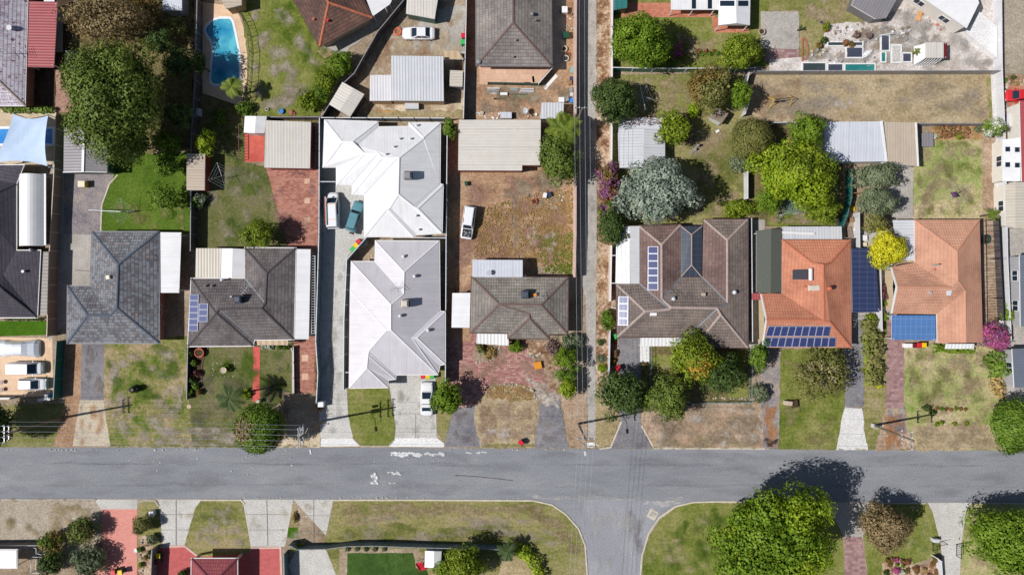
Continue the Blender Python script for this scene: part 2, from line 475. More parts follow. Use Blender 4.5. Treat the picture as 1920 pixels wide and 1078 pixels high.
def walls(parent, R, mat, inset=0.5, top=None, name='wall', z0=0.0):
    mb = MB(); p = offs(ccw(R.loop), -inset); zt = top or R.eave - 0.15
    for i in range(len(p)):
        j = (i + 1) % len(p); l = math.dist(p[i], p[j])
        mb.face([(*p[i], z0), (*p[j], z0), (*p[j], zt), (*p[i], zt)], [(0, z0), (l, z0), (l, zt), (0, zt)])
    w = mb.build(name, mat, parent)
    return w
def wall_window(parent, R, edge, t, w=1.5, h=1.1, z=1.0, inset=0.5, kind='window'):
    p = offs(ccw(R.loop), -inset + 0.02); n = len(p)
    a, b = Vector((*p[edge % n], 0)), Vector((*p[(edge + 1) % n], 0)); d = (b - a); l = d.length; d.normalize(); o = Vector((d.y, -d.x, 0))
    c = a + d * l * t
    m = MB(); m.bar(c - d * w / 2 + Vector((0, 0, z)), c + d * w / 2 + Vector((0, 0, z)), 0.08, 0.08); m.bar(c - d * w / 2 + Vector((0, 0, z + h)), c + d * w / 2 + Vector((0, 0, z + h)), 0.08, 0.08)
    for s_ in (-1, 0, 1): m.bar(c + d * s_ * w / 2 + Vector((0, 0, z + .04)), c + d * s_ * w / 2 + Vector((0, 0, z + h - .04)), 0.06, 0.07)
    f = m.build('window', 'trim_white', parent)
    g = MB(); q = c + o * 0.005
    g.face([q - d * w / 2 + Vector((0, 0, z)), q + d * w / 2 + Vector((0, 0, z)), q + d * w / 2 + Vector((0, 0, z + h)), q - d * w / 2 + Vector((0, 0, z + h))])
    g.build('pane', 'glass_dark', f)
def gable_fill(parent, tri, mat):
    """vertical gable under a bargeboard: tri = three 3D points"""
    mb = MB(); a, b, c = tri
    mb.face([a, b, c]); mb.face([c, b, a])
    return mb.build('gable', mat, parent)
def centre(pts, z=0):
    xs = [XY(p[0], p[1]) for p in pts]; return Vector((sum(x for x, _ in xs) / len(xs), sum(y for _, y in xs) / len(xs), 0))
def house(name, label, cat, pts, faces, mat, wall, cap=None, group=None, inset=0.5, **kw):
    root = thing(name, label, cat, centre(list(pts.values())), group)
    R = roof(root, pts, faces, mat, cap=cap, **kw)
    if wall:
        walls(root, R, wall, inset)
        p = offs(ccw(R.loop), -inset)
        for i in range(len(p)):
            l = math.dist(p[i], p[(i + 1) % len(p)])
            if l > 4.0 and R.eave > 2.3 and name.endswith('house'):
                for t in ((0.5,) if l < 7 else (0.28, 0.72)): wall_window(root, R, i, t, inset=inset)
    return root, R
def q4(a, b, c, d): return dict(a=a, b=b, c=c, d=d)
def posts_under(parent, pts, r=0.05, mat='trim_white', dz=0.1):
    m0 = None
    for p in pts:
        w = P(*p); 
        if m0 is None:
            mb = MB(); mb.box((w.x, w.y, 0), (r * 2, r * 2, w.z - dz)); m0 = mb.build('post', mat, parent); w0 = w
        else: copy_part(m0, parent, (w.x - w0.x, w.y - w0.y, 0))
def patio(parent, pts, mat, name='patio_roof', post=True, uvdir=None, faces=('abcd',), trim='trim_white', thick=0.09):
    R = roof(parent, pts, faces, mat, gutter=None, name=name, thick=thick, uvdir=uvdir, trim=trim)
    if post:
        L = [(p[0], p[1], (p[2] if len(p) > 2 else 2.6)) for p in pts.values()]
        cx = sum(p[0] for p in L) / len(L); cy = sum(p[1] for p in L) / len(L)
        posts_under(parent, [(p[0] + (cx - p[0]) * 0.08, p[1] + (cy - p[1]) * 0.08, p[2]) for p in L][:4])
    return R
# ---- roof furniture (children of the house)
def pipe_vent(parent, R, px, py, mat='metal_grey', r=0.09, h=0.35):
    p, n = on(R, px, py); m = MB(); m.cyl((p.x, p.y, p.z - 0.1), r, h + 0.1, 8); m.cyl((p.x, p.y, p.z + h), r * 1.6, 0.06, 8); return m.build('vent_pipe', mat, parent)
def whirly(parent, R, px, py, mat='metal_bright', r=0.2):
    p, n = on(R, px, py); m = MB()
    m.cyl((p.x, p.y, p.z - 0.15), r * .75, 0.32, 10); m.lathe((p.x, p.y, p.z + .17), [(r * .8, 0), (r * 1.2, .1), (r * 1.15, .22), (r * .7, .33), (r * .1, .37)], 12)
    return m.build('roof_ventilator', mat, parent, smooth=False)
def cooler(parent, R, px, py, s=1.05, h=0.95, mat='cooler_dark', rz=0.0, lift=0.12):
    p, n = on(R, px, py, 0.6); z = p.z - 0.75; m = MB()
    m.box((p.x, p.y, z), (s * .7, s * .7, 0.3)); m.box((p.x, p.y, z + 0.3), (s, s, h * .75), rz, 0, 0.05); m.box((p.x, p.y, z + .3 + h * .75), (s * .92, s * .92, h * .2), rz, 0, 0.2)
    c = m.build('air_cooler', mat, parent)
    g = MB()
    for k in range(4):
        a = rz + k * math.pi / 2; d = Vector((math.cos(a), math.sin(a), 0)); e = Vector((-d.y, d.x, 0))
        for i in range(4): g.bar(Vector((p.x, p.y, z + .42 + i * .13)) + d * (s / 2 + .0) - e * s * .38, Vector((p.x, p.y, z + .42 + i * .13)) + d * (s / 2) + e * s * .38, 0.05, 0.03)
    g.build('louvre', 'cooler_line', c); return c
def antenna(parent, R, px, py, h=1.8, ang=0.4, L=1.6, mat='metal_grey'):
    p, n = on(R, px, py); m = MB(); m.tube([(p.x, p.y, p.z - .1), (p.x, p.y, p.z + h)], 0.03, 5)
    d = Vector((math.cos(ang), math.sin(ang), 0)); e = Vector((-d.y, d.x, 0)); c = Vector((p.x, p.y, p.z + h - .05))
    m.bar(c - d * L / 2, c + d * L / 2, .04, .04)
    for i in range(6):
        q = c + d * (L * (i / 5 - .5)); w = .35 + .09 * i; m.bar(q - e * w, q + e * w, .025, .025)
    return m.build('antenna', mat, parent)
def panel_grid(parent, R, quad, nx, ny, face, skip=(), mat='solar_cell', lift=0.15, gap=0.02):
    Q = [on(R, x, y, lift, face)[0] for x, y in quad]; n = R.faces[face][2]
    def bl(u, v): return Q[0] * (1 - u) * (1 - v) + Q[1] * u * (1 - v) + Q[2] * u * v + Q[3] * (1 - u) * v
    for j in range(ny):
        for i in range(nx):
            if (i, j) in skip: continue
            g = gap
            c = [bl((i + g) / nx, (j + g) / ny), bl((i + 1 - g) / nx, (j + g) / ny), bl((i + 1 - g) / nx, (j + 1 - g) / ny), bl((i + g) / nx, (j + 1 - g) / ny)]
            m = MB(); lo = [p - n * .05 for p in c]
            cc = [c[0], c[3], c[2], c[1]]; ll = [lo[0], lo[3], lo[2], lo[1]]
            m.face(cc); m.face(ll[::-1])
            for k in range(4): m.face([ll[k], ll[(k + 1) % 4], cc[(k + 1) % 4], cc[k]])
            f = m.build('solar_panel', 'alu_frame', parent)
            mid = sum(cc, Vector()) / 4
            s_ = [p + (mid - p).normalized() * 0.085 + n * 0.006 for p in cc]
            e1 = (s_[3] - s_[0]); e2 = (s_[1] - s_[0])
            k = MB(); k.face(s_, [(0, 0), (0, e2.length), (e1.length, e2.length), (e1.length, 0)]); k.build('cells', mat, f)

# ------------------------------------------------------------------ fences, poles, wires
def fence(name, label, px, h, mat, cat='fence', post='fence_post', rail=None, z_top=True, w=0.06, step=2.4, group=None, posts=True, coping=None):
    """px = line of its top (z_top) or of its foot"""
    pts = [XY(p[0], p[1], h if z_top else 0) for p in px]
    root = thing(name, label, cat, (pts[0][0], pts[0][1], 0), group)
    m = MB(); m.strip(pts, w, 0, h); m.build('panel' if not coping else 'masonry', mat, root)
    m = MB(); m.strip(pts, w + 0.05, h + 0.002, h + 0.06); m.build('top_rail' if not coping else 'coping', rail or coping or mat, root)
    if posts:
        o0 = None
        for a, b in zip(pts, pts[1:]):
            l = math.dist(a, b); k = max(1, round(l / step))
            for i in range(k + 1):
                x, y = a[0] + (b[0] - a[0]) * i / k, a[1] + (b[1] - a[1]) * i / k
                if o0 is None:
                    mm = MB(); mm.box((x, y, 0), (w + 0.07, w + 0.07, h + 0.09)); o0 = mm.build('post', post, root); w0 = (x, y)
                elif i > 0: copy_part(o0, root, (x - w0[0], y - w0[1], 0))
    return root
def rail_fence(name, label, px, h, mat, cat='fence', z_top=True, step=1.8, bars=0.25, group=None):
    """open bars between two rails"""
    pts = [Vector((*XY(p[0], p[1], h if z_top else 0), 0)) for p in px]
    root = thing(name, label, cat, pts[0], group)
    r = MB(); b = MB()
    for z in (0.15, h - 0.05): r.strip([(p.x, p.y) for p in pts], 0.05, z, z + .05)
    r.build('rail', mat, root); o0 = None
    for a, c in zip(pts, pts[1:]):
        l = (c - a).length; k = max(1, int(l / bars))
        for i in range(1, k): q = a.lerp(c, i / k); b.box((q.x, q.y, .2), (.025, .025, h - .25))
        k = max(1, round(l / step))
        for i in range(k + 1):
            q = a.lerp(c, i / k)
            if o0 is None:
                mm = MB(); mm.box((q.x, q.y, 0), (.07, .07, h + .1)); o0 = mm.build('post', mat, root); w0 = q.copy()
            elif i: copy_part(o0, root, (q.x - w0.x, q.y - w0.y, 0))
    if b.f: b.build('infill_bars', mat, root)
    return root
def kerb(name, px, w=0.22, h=0.1, mat='kerb'):
    m = MB(); m.strip([XY(*p) for p in px], w, 0.0, h); return struct(name, m, mat)
# ------------------------------------------------------------------ the materials of the place
ground_mat('asphalt', [C(122, 124, 130), C(137, 139, 145), C(146, 148, 153), C(162, 162, 165)], 0.09, 0.6, 5.0, (0.45, 0.33, 0.22), bmp=0.3, stretch=(0.35, 1.3, 1))
ground_mat('asphalt_side', [C(136, 138, 146), C(150, 151, 158), C(160, 161, 167), C(178, 177, 178)], 0.09, 0.6, 5.0, bmp=0.3, stretch=(1.2, 0.5, 1))
ground_mat('asphalt_drive', [C(104, 102, 108), C(128, 126, 131), C(144, 141, 144), C(168, 160, 152)], 0.2, 1.1, 5.0, bmp=0.4)
ground_mat('asphalt_worn', [C(100, 94, 100), C(136, 130, 134), C(160, 150, 146), C(186, 166, 146)], 0.25, 1.2, 4.0, bmp=0.4)
ground_mat('concrete', [C(176, 173, 166), C(196, 193, 187), C(208, 205, 200), C(216, 213, 209)], 0.12, 0.8, 5.0, bmp=0.15)
ground_mat('concrete_new', [C(206, 203, 200), C(220, 218, 215), C(228, 226, 224)], 0.15, 0.8, 5.0, bmp=0.1)
ground_mat('concrete_white', [C(222, 220, 219), C(236, 235, 234), C(244, 243, 242)], 0.15, 0.9, 5.0, bmp=0.1)
ground_mat('concrete_stained', [C(160, 148, 132), C(192, 180, 160), C(206, 194, 172), C(208, 176, 132)], 0.22, 1.0, 4.0, bmp=0.2)
ground_mat('concrete_old', [C(152, 147, 139), C(172, 167, 159), C(186, 180, 173), C(196, 189, 178)], 0.2, 1.0, 5.0, bmp=0.2)
ground_mat('pale_yard', [C(168, 152, 138), C(198, 188, 180), C(216, 208, 204), C(230, 226, 224)], 0.14, 0.7, 3.0, bmp=0.3)
ground_mat('lawn', [C(72, 88, 28), C(98, 112, 42), C(122, 128, 62), C(142, 140, 84), C(160, 148, 110)], 0.11, 0.6, 2.5)
ground_mat('lawn_lush', [C(58, 80, 22), C(78, 104, 30), C(94, 118, 40), C(116, 128, 58)], 0.13, 0.7, 2.5)
ground_mat('lawn_patchy', [C(74, 92, 32), C(100, 116, 46), C(134, 132, 78), C(166, 148, 116), C(184, 164, 140)], 0.16, 0.8, 2.5, lo=0.38, hi=0.62)
ground_mat('lawn_dull', [C(66, 76, 36), C(90, 98, 50), C(108, 110, 66), C(124, 118, 84), C(112, 104, 88)], 0.14, 0.6, 2.5, lo=0.38, hi=0.62)
ground_mat('lawn_pale', [C(124, 142, 66), C(146, 158, 90), C(168, 164, 112), C(190, 174, 136), C(200, 182, 154)], 0.15, 0.8, 2.5, lo=0.38, hi=0.62)
ground_mat('lawn_dry', [C(124, 114, 74), C(148, 134, 96), C(166, 150, 114), C(182, 164, 130), C(196, 178, 150)], 0.16, 0.9, 2.5)
ground_mat('lawn_straw', [C(150, 132, 100), C(170, 151, 120), C(182, 164, 134), C(192, 176, 148)], 0.18, 1.0, 2.5)
ground_mat('lawn_grey', [C(144, 132, 112), C(166, 154, 136), C(180, 168, 152), C(192, 182, 168)], 0.2, 1.1, 2.5)
ground_mat('bare_grey', [C(96, 92, 76), C(116, 108, 92), C(130, 120, 106)], 0.2, 1.0, 2.5)
ground_mat('lawn_olive', [C(98, 104, 52), C(120, 122, 66), C(140, 136, 84), C(158, 146, 106), C(168, 150, 122)], 0.13, 0.7, 2.5, lo=0.38, hi=0.62, stretch=(0.5, 1.5, 1))
ground_mat('turf', [C(58, 92, 14), C(70, 108, 18), C(82, 120, 26)], 0.2, 0.8, 4.0)
ground_mat('turf_deep', [C(48, 74, 30), C(64, 92, 38), C(82, 108, 50)], 0.2, 0.8, 4.0)
ground_mat('dirt', [C(140, 108, 84), C(166, 132, 104), C(184, 152, 124), C(198, 174, 148)], 0.16, 0.9, 2.5, bmp=0.8)
ground_mat('dirt_grey', [C(122, 106, 88), C(152, 134, 112), C(174, 156, 134), C(196, 180, 158)], 0.2, 1.0, 2.5, bmp=0.8)
ground_mat('dirt_red', [C(138, 102, 90), C(162, 124, 108), C(178, 142, 124), C(192, 166, 146)], 0.2, 1.0, 2.5, bmp=0.7)
ground_mat('dirt_verge', [C(140, 116, 92), C(164, 138, 114), C(182, 158, 136), C(204, 186, 168)], 0.17, 1.0, 2.5, bmp=0.7)
ground_mat('dirt_weedy', [C(124, 102, 68), C(152, 122, 82), C(176, 140, 98), C(190, 158, 118), C(202, 176, 144)], 0.22, 1.0, 2.6, bmp=1.0)
ground_mat('sand', [C(190, 168, 140), C(208, 190, 162), C(224, 208, 184)], 0.3, 1.0, 4.0)
ground_mat('sand_white', [C(176, 160, 146), C(212, 200, 190), C(230, 222, 216)], 0.5, 1.8, 4.0, lo=0.4, hi=0.6)
ground_mat('clay', [C(150, 116, 88), C(196, 142, 98), C(206, 158, 118)], 0.4, 1.4, 3.0)
ground_mat('litter_soil', [C(104, 76, 58), C(146, 112, 86), C(190, 166, 140), C(214, 196, 176)], 0.5, 1.9, 2.5, lo=0.4, hi=0.6, bmp=0.9)
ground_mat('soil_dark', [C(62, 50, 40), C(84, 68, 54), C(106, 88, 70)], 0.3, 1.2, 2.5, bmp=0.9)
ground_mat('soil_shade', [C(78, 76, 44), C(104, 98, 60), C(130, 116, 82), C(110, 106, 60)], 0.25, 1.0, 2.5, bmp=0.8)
paver_mat('brick_red', [C(150, 96, 84), C(174, 118, 102), C(194, 142, 124)], C(140, 104, 92), 0.5, 0.25)
paver_mat('brick_worn', [C(138, 92, 88), C(160, 112, 106), C(176, 130, 122), C(196, 158, 146)], C(130, 98, 92), 0.5, 0.25)
paver_mat('brick_pink', [C(216, 144, 132), C(226, 156, 144), C(232, 166, 154)], C(206, 134, 124), 0.5, 0.25, amount=0.6)
paver_mat('brick_rose', [C(184, 92, 92), C(200, 106, 104), C(208, 116, 112)], C(184, 100, 98), 0.5, 0.25, amount=0.6)
paver_mat('brick_orange', [C(176, 104, 82), C(194, 122, 98), C(206, 140, 116)], C(170, 112, 92), 0.5, 0.25)
paver_mat('brick_plum', [C(132, 100, 100), C(156, 122, 120), C(176, 146, 144)], C(150, 124, 122), 0.6, 0.4)
paver_mat('paving_cream', [C(220, 186, 154), C(232, 202, 172), C(238, 212, 186)], C(214, 182, 154), 0.8, 0.8, amount=0.5)
paver_mat('paving_tan', [C(206, 168, 142), C(220, 184, 158), C(228, 196, 172)], C(200, 160, 138), 0.8, 0.8, amount=0.6)
plain('red_path', C(214, 92, 86), 0.8, 0.1, 2.0)
plain('red_slab', C(206, 100, 84), 0.8, 0.2, 1.2, big=C(188, 78, 66))
plain('kerb', C(206, 196, 178), 0.9, 0.2, 0.8)
plain('kerb_grey', C(176, 170, 160), 0.9, 0.2, 0.8)
plain('paint_spill', C(244, 244, 246), 0.8, 0.08, 3.0)
plain('edging_dark', C(120, 84, 74), 0.9, 0.3, 2.0)
plain('joint', C(172, 169, 166), 0.9, 0.1, 2.0)
# roofs
tile_mat('tile_slate', [C(76, 76, 80), C(95, 94, 99), C(112, 111, 116), C(132, 136, 143)], C(62, 61, 66), spots=C(192, 146, 118), spot_amt=0.645, vary=0.9)
tile_mat('tile_brown', [C(88, 82, 83), C(104, 97, 97), C(120, 113, 112), C(132, 126, 123)], C(70, 62, 66))
tile_mat('tile_greybrown', [C(112, 106, 100), C(132, 125, 118), C(148, 141, 133), C(164, 155, 145)], C(84, 78, 74))
tile_mat('tile_umber', [C(104, 94, 88), C(122, 110, 104), C(138, 124, 116), C(146, 132, 124)], C(78, 70, 68), spots=C(154, 118, 110), spot_amt=0.66)
tile_mat('tile_rusty', [C(104, 84, 80), C(118, 95, 90), C(132, 108, 102), C(142, 120, 112)], C(84, 68, 66), spots=C(168, 146, 138), spot_amt=0.68)
tile_mat('tile_charcoal', [C(62, 58, 68), C(74, 70, 80), C(84, 80, 90)], C(46, 43, 52))
tile_mat('tile_grey', [C(106, 100, 98), C(130, 122, 118), C(146, 138, 132), C(160, 152, 146)], C(84, 80, 82))
tile_mat('tile_frost', [C(150, 128, 134), C(176, 162, 172), C(198, 190, 202), C(214, 210, 222)], C(108, 82, 90), spots=C(110, 72, 72), spot_amt=0.6, vary=1.0)
tile_mat('tile_terracotta', [C(184, 120, 94), C(198, 132, 104), C(206, 140, 112), C(212, 150, 124)], C(168, 106, 84), vary=0.4)
tile_mat('tile_salmon', [C(192, 142, 118), C(204, 154, 128), C(210, 162, 136), C(214, 168, 146)], C(180, 130, 108), vary=0.3)
tile_mat('tile_choc', [C(78, 58, 54), C(96, 72, 64), C(116, 84, 72), C(130, 96, 82)], C(52, 40, 40))
tile_mat('tile_maroon', [C(122, 58, 64), C(140, 70, 76), C(154, 84, 88)], C(108, 46, 56))
metal_mat('metal_white', C(244, 244, 246), period=0.4, line=0.02, depth=0.004)
metal_mat('metal_whitish', C(228, 226, 230), period=0.4, line=0.08, depth=0.02)
metal_mat('metal_lilac', C(214, 210, 216), period=0.4, line=0.03, depth=0.004)
metal_mat('metal_zinc', C(214, 216, 222), stain=C(216, 210, 204), period=0.42, line=0.24, depth=0.02)
metal_mat('metal_dull', C(222, 216, 208), stain=C(214, 200, 178), period=0.42, line=0.12, depth=0.015)
metal_mat('metal_cream', C(208, 200, 186), stain=C(212, 196, 170), period=0.42, line=0.15)
metal_mat('metal_tan', C(206, 190, 172), stain=C(196, 178, 156), period=0.4, line=0.16, depth=0.015)
metal_mat('metal_grey_roof', C(146, 142, 146), stain=C(164, 156, 148), period=0.42, line=0.2, depth=0.02)
metal_mat('metal_blue', C(216, 220, 230), stain=C(218, 214, 212), period=0.42, line=0.1, depth=0.012)
metal_mat('metal_red', C(176, 88, 92), period=0.4, line=0.1)
metal_mat('metal_teal', C(60, 134, 132), period=0.4, line=0.15)
metal_mat('metal_steel', C(112, 120, 134), period=0.42, line=0.12)
metal_mat('metal_taupe', C(166, 158, 150), period=0.5, line=0.12)
metal_mat('poly_tan', C(206, 180, 148), period=0.9, line=0.1)
metal_mat('poly_white', C(240, 240, 240), period=0.5, line=0.05)
plain('cloth_sail', C(196, 217, 244), 0.8, 0.06, 0.8)
plain('shadecloth', C(92, 96, 88), 0.9, 0.1, 3.0)
plain('ridge_slate', C(88, 98, 112), 0.8, 0.15); plain('ridge_brown', C(84, 78, 80), 0.8, 0.15); plain('ridge_rust', C(118, 97, 91), 0.8, 0.2)
plain('ridge_char', C(62, 60, 68), 0.8, 0.1); plain('ridge_terra', C(192, 116, 88), 0.8, 0.12); plain('ridge_salmon', C(198, 142, 116), 0.8, 0.08)
plain('ridge_orange', C(186, 108, 78), 0.8, 0.25, 2.5); plain('ridge_pale', C(176, 158, 150), 0.8, 0.2); plain('ridge_lilac', C(236, 232, 236), 0.5, 0.04); plain('ridge_white', C(242, 242, 244), 0.5, 0.04); plain('ridge_maroon', C(110, 50, 62), 0.8, 0.15)
plain('valley_grey', C(120, 120, 124), 0.5, 0.1); plain('valley_white', C(216, 214, 220), 0.5, 0.05)
plain('trim_white', C(232, 232, 232), 0.5, 0.05); plain('trim_dark', C(70, 70, 76), 0.6, 0.1); plain('trim_red', C(150, 70, 66), 0.6, 0.1); plain('trim_green', C(60, 110, 100), 0.6, 0.1)
plain('gutter_white', C(228, 224, 222), 0.5, 0.06); plain('gutter_brown', C(96, 70, 66), 0.5, 0.1); plain('gutter_grey', C(120, 122, 128), 0.5, 0.1); plain('gutter_red', C(176, 96, 84), 0.5, 0.1)
# walls and small stuff
paver_mat('wall_brick', [C(150, 90, 74), C(170, 106, 88), C(184, 124, 104)], C(170, 150, 138), 0.25, 0.09)
paver_mat('wall_cream', [C(196, 172, 138), C(208, 186, 152), C(216, 196, 166)], C(200, 184, 160), 0.25, 0.09)
plain('render_white', C(224, 218, 208), 0.9, 0.06); plain('render_tan', C(186, 156, 116), 0.9, 0.1); plain('render_grey', C(168, 168, 170), 0.9, 0.08)
metal_mat('clad_green', C(70, 104, 92), period=0.3, line=0.4); metal_mat('clad_red', C(150, 72, 62), period=0.3, line=0.3); metal_mat('clad_white', C(226, 232, 234), period=0.3, line=0.15)
metal_mat('fence_grey', C(128, 126, 128), period=0.28, line=0.35); metal_mat('fence_teal', C(40, 112, 104), period=0.3, line=0.3); metal_mat('fence_bluegrey', C(112, 134, 146), period=0.3, line=0.3)
metal_mat('fence_tan', C(150, 138, 126), period=2.4, line=0.05); metal_mat('fence_dark', C(92, 88, 92), stain=C(130, 120, 112), period=0.28, line=0.4); metal_mat('fence_aqua', C(150, 188, 188), period=0.3, line=0.2)
metal_mat('fence_white', C(226, 226, 230), period=2.3, line=0.05); metal_mat('fence_green', C(44, 86, 76), period=0.25, line=0.5); metal_mat('fence_asbestos', C(170, 166, 164), stain=C(120, 112, 108), period=0.3, line=0.35)
plain('fence_post', C(150, 148, 150), 0.6, 0.1); plain('rail_white', C(222, 222, 228), 0.5, 0.05); plain('rail_green', C(90, 122, 116), 0.5, 0.1); plain('rail_tan', C(206, 186, 168), 0.6, 0.1); plain('rail_grey', C(140, 140, 146), 0.5, 0.1)
plain('rail_brown', C(112, 76, 70), 0.6, 0.1)
paver_mat('wall_limestone', [C(196, 172, 150), C(214, 192, 172), C(222, 204, 188)], C(196, 178, 160), 1.0, 0.35); plain('coping_pink', C(212, 178, 166), 0.9, 0.15, 1.2); plain('coping_white', C(234, 230, 228), 0.8, 0.08)
plain('steel_black', C(44, 46, 50), 0.5, 0.1); plain('steel_green', C(40, 84, 80), 0.5, 0.1); plain('steel_white', C(220, 222, 226), 0.4, 0.05); plain('metal_grey', C(150, 152, 156), 0.4, 0.1, metal=0.3); plain('metal_bright', C(210, 210, 214), 0.35, 0.1, metal=0.3)
plain('alu_frame', C(206, 208, 214), 0.4, 0.04, metal=0.2); plain('cooler_dark', C(74, 82, 94), 0.6, 0.1); plain('cooler_line', C(46, 50, 58), 0.7, 0.1); plain('cooler_grey', C(142, 142, 146), 0.6, 0.1); plain('cooler_beige', C(214, 204, 190), 0.6, 0.08)
plain('timber', C(150, 118, 88), 0.85, 0.25, 3.0); plain('timber_grey', C(136, 122, 108), 0.85, 0.25, 3.0); plain('timber_orange', C(216, 160, 104), 0.8, 0.2, 2.0); plain('pole_wood', C(126, 110, 92), 0.9, 0.2, 3.0); plain('bark', C(96, 80, 64), 0.95, 0.3, 4.0); plain('bark_pale', C(188, 166, 150), 0.9, 0.25, 4.0)
plain('insulator', C(214, 220, 230), 0.3, 0.05); plain('wire', C(172, 178, 186), 0.4, 0.05); plain('wire_dark', C(92, 94, 100), 0.5, 0.05)
plain('terracotta', C(200, 110, 84), 0.8, 0.15); plain('stone', C(196, 180, 160), 0.95, 0.25, 2.0); plain('stone_grey', C(150, 146, 144), 0.95, 0.25, 2.0); plain('stone_red', C(170, 110, 90), 0.95, 0.25, 2.0)
for n_, c_ in dict(white=(240, 240, 242), black=(34, 34, 38), red=(214, 40, 58), dark_red=(112, 36, 40), yellow=(240, 200, 20), green=(60, 186, 92), dark_green=(36, 84, 62), teal=(30, 140, 140), blue=(70, 134, 206), navy=(60, 66, 92), purple=(104, 50, 110), orange=(226, 150, 40), grey=(150, 152, 158), light_grey=(204, 206, 210), cream=(232, 218, 190), tan=(186, 158, 130), brown=(116, 86, 66), pink=(214, 128, 130)).items():
    plain('p_' + n_, C(*c_), 0.45, 0.06, 2.0)
plain('rubber', C(38, 38, 40), 0.85, 0.1)
def glassy(name, col, rough=0.08):
    m, nt, b = new_mat(name); b.inputs['Base Color'].default_value = col; b.inputs['Roughness'].default_value = rough
    b.inputs['Specular IOR Level'].default_value = 0.5; MATS[name] = m
glassy('glass_dark', C(34, 46, 62)); glassy('glass_car', C(36, 50, 66)); glassy('lamp_clear', C(220, 226, 232)); glassy('lamp_red', C(180, 30, 34)); glassy('lamp_amber', C(230, 140, 40))
def paint(name, col):
    m, nt, b = new_mat(name); b.inputs['Base Color'].default_value = col; b.inputs['Roughness'].default_value = 0.32
    b.inputs['Coat Weight'].default_value = 0.5; b.inputs['Coat Roughness'].default_value = 0.08; MATS[name] = m
paint('car_white', C(240, 241, 244)); paint('car_silver', C(200, 208, 222)); paint('car_teal', C(96, 148, 160)); paint('car_red', C(214, 44, 52)); paint('car_cover', C(226, 230, 240))
def solar(name, base, line, sx=0.16, sy=0.16):
    m, nt, b = new_mat(name); uv = N(nt, 'TexCoord').outputs['UV']; sp = N(nt, 'SeparateXYZ'); nt.links.new(uv, sp.inputs[0])
    a = mth(nt, 'LESS_THAN', mth(nt, 'FRACT', mth(nt, 'DIVIDE', sp.outputs[0], sx)), 0.1); c = mth(nt, 'LESS_THAN', mth(nt, 'FRACT', mth(nt, 'DIVIDE', sp.outputs[1], sy)), 0.1)
    nt.links.new(mixc(nt, mth(nt, 'MULTIPLY', mth(nt, 'MAXIMUM', a, c), 0.5), base, line), b.inputs['Base Color'])
    b.inputs['Roughness'].default_value = 0.18; MATS[name] = m
solar('solar_cell', C(48, 58, 110), C(120, 130, 170)); solar('solar_cell_pale', C(92, 100, 140), C(150, 156, 186)); solar('solar_cell_dark', C(40, 40, 48), C(80, 80, 90))
def poly(name, col, line, alpha, period=0.75):
    """tinted polycarbonate roofing"""
    m, nt, b = new_mat(name); uv = N(nt, 'TexCoord').outputs['UV']; sp = N(nt, 'SeparateXYZ'); nt.links.new(uv, sp.inputs[0])
    a = mth(nt, 'LESS_THAN', mth(nt, 'FRACT', mth(nt, 'DIVIDE', sp.outputs[0], period)), 0.09); c = mth(nt, 'LESS_THAN', mth(nt, 'FRACT', mth(nt, 'DIVIDE', sp.outputs[1], 1.1)), 0.06)
    f = mth(nt, 'MULTIPLY', mth(nt, 'MAXIMUM', a, c), 0.4)
    nt.links.new(mixc(nt, f, mixc(nt, noise(nt, 0.6, 4, 0.6), col, tuple(x * 1.25 for x in col[:3]) + (1,)), line), b.inputs['Base Color'])
    b.inputs['Roughness'].default_value = 0.25; b.inputs['Alpha'].default_value = alpha; MATS[name] = m
poly('poly_navy', C(48, 58, 92), C(110, 124, 160), 0.93); poly('poly_blue', C(82, 122, 176), C(150, 180, 214), 0.93); poly('poly_dark', C(58, 66, 80), C(100, 108, 120), 0.92, 0.9)
def water(name, deep, shallow):
    m, nt, b = new_mat(name); f = noise(nt, 0.35, 3, 0.5)
    c = ramp(nt, f, [(0.4, deep), (0.56, mix3(deep, shallow, 0.5)), (0.66, shallow)]); w = N(nt, 'TexVoronoi', Scale=1.6, feature='DISTANCE_TO_EDGE')
    nt.links.new(N(nt, 'TexCoord').outputs['Object'], w.inputs['Vector'])
    nt.links.new(c, b.inputs['Base Color']); b.inputs['Roughness'].default_value = 0.12 if 'po' not in name[6:8] or name == 'water_pool' else 0.4; bump(nt, b, noise(nt, 1.6, 2, 0.5), 0.15, 0.05); MATS[name] = m
def mix3(a, b, t): return tuple(x + (y - x) * t for x, y in zip(a, b))
water('water_pool', C(40, 142, 186), C(104, 200, 214)); water('water_blue', C(52, 140, 220), C(96, 172, 234)); water('water_pond', C(70, 74, 90), C(86, 94, 108)); water('water_teal', C(44, 124, 122), C(74, 148, 144)); water('water_murk', C(60, 74, 74), C(82, 84, 96))
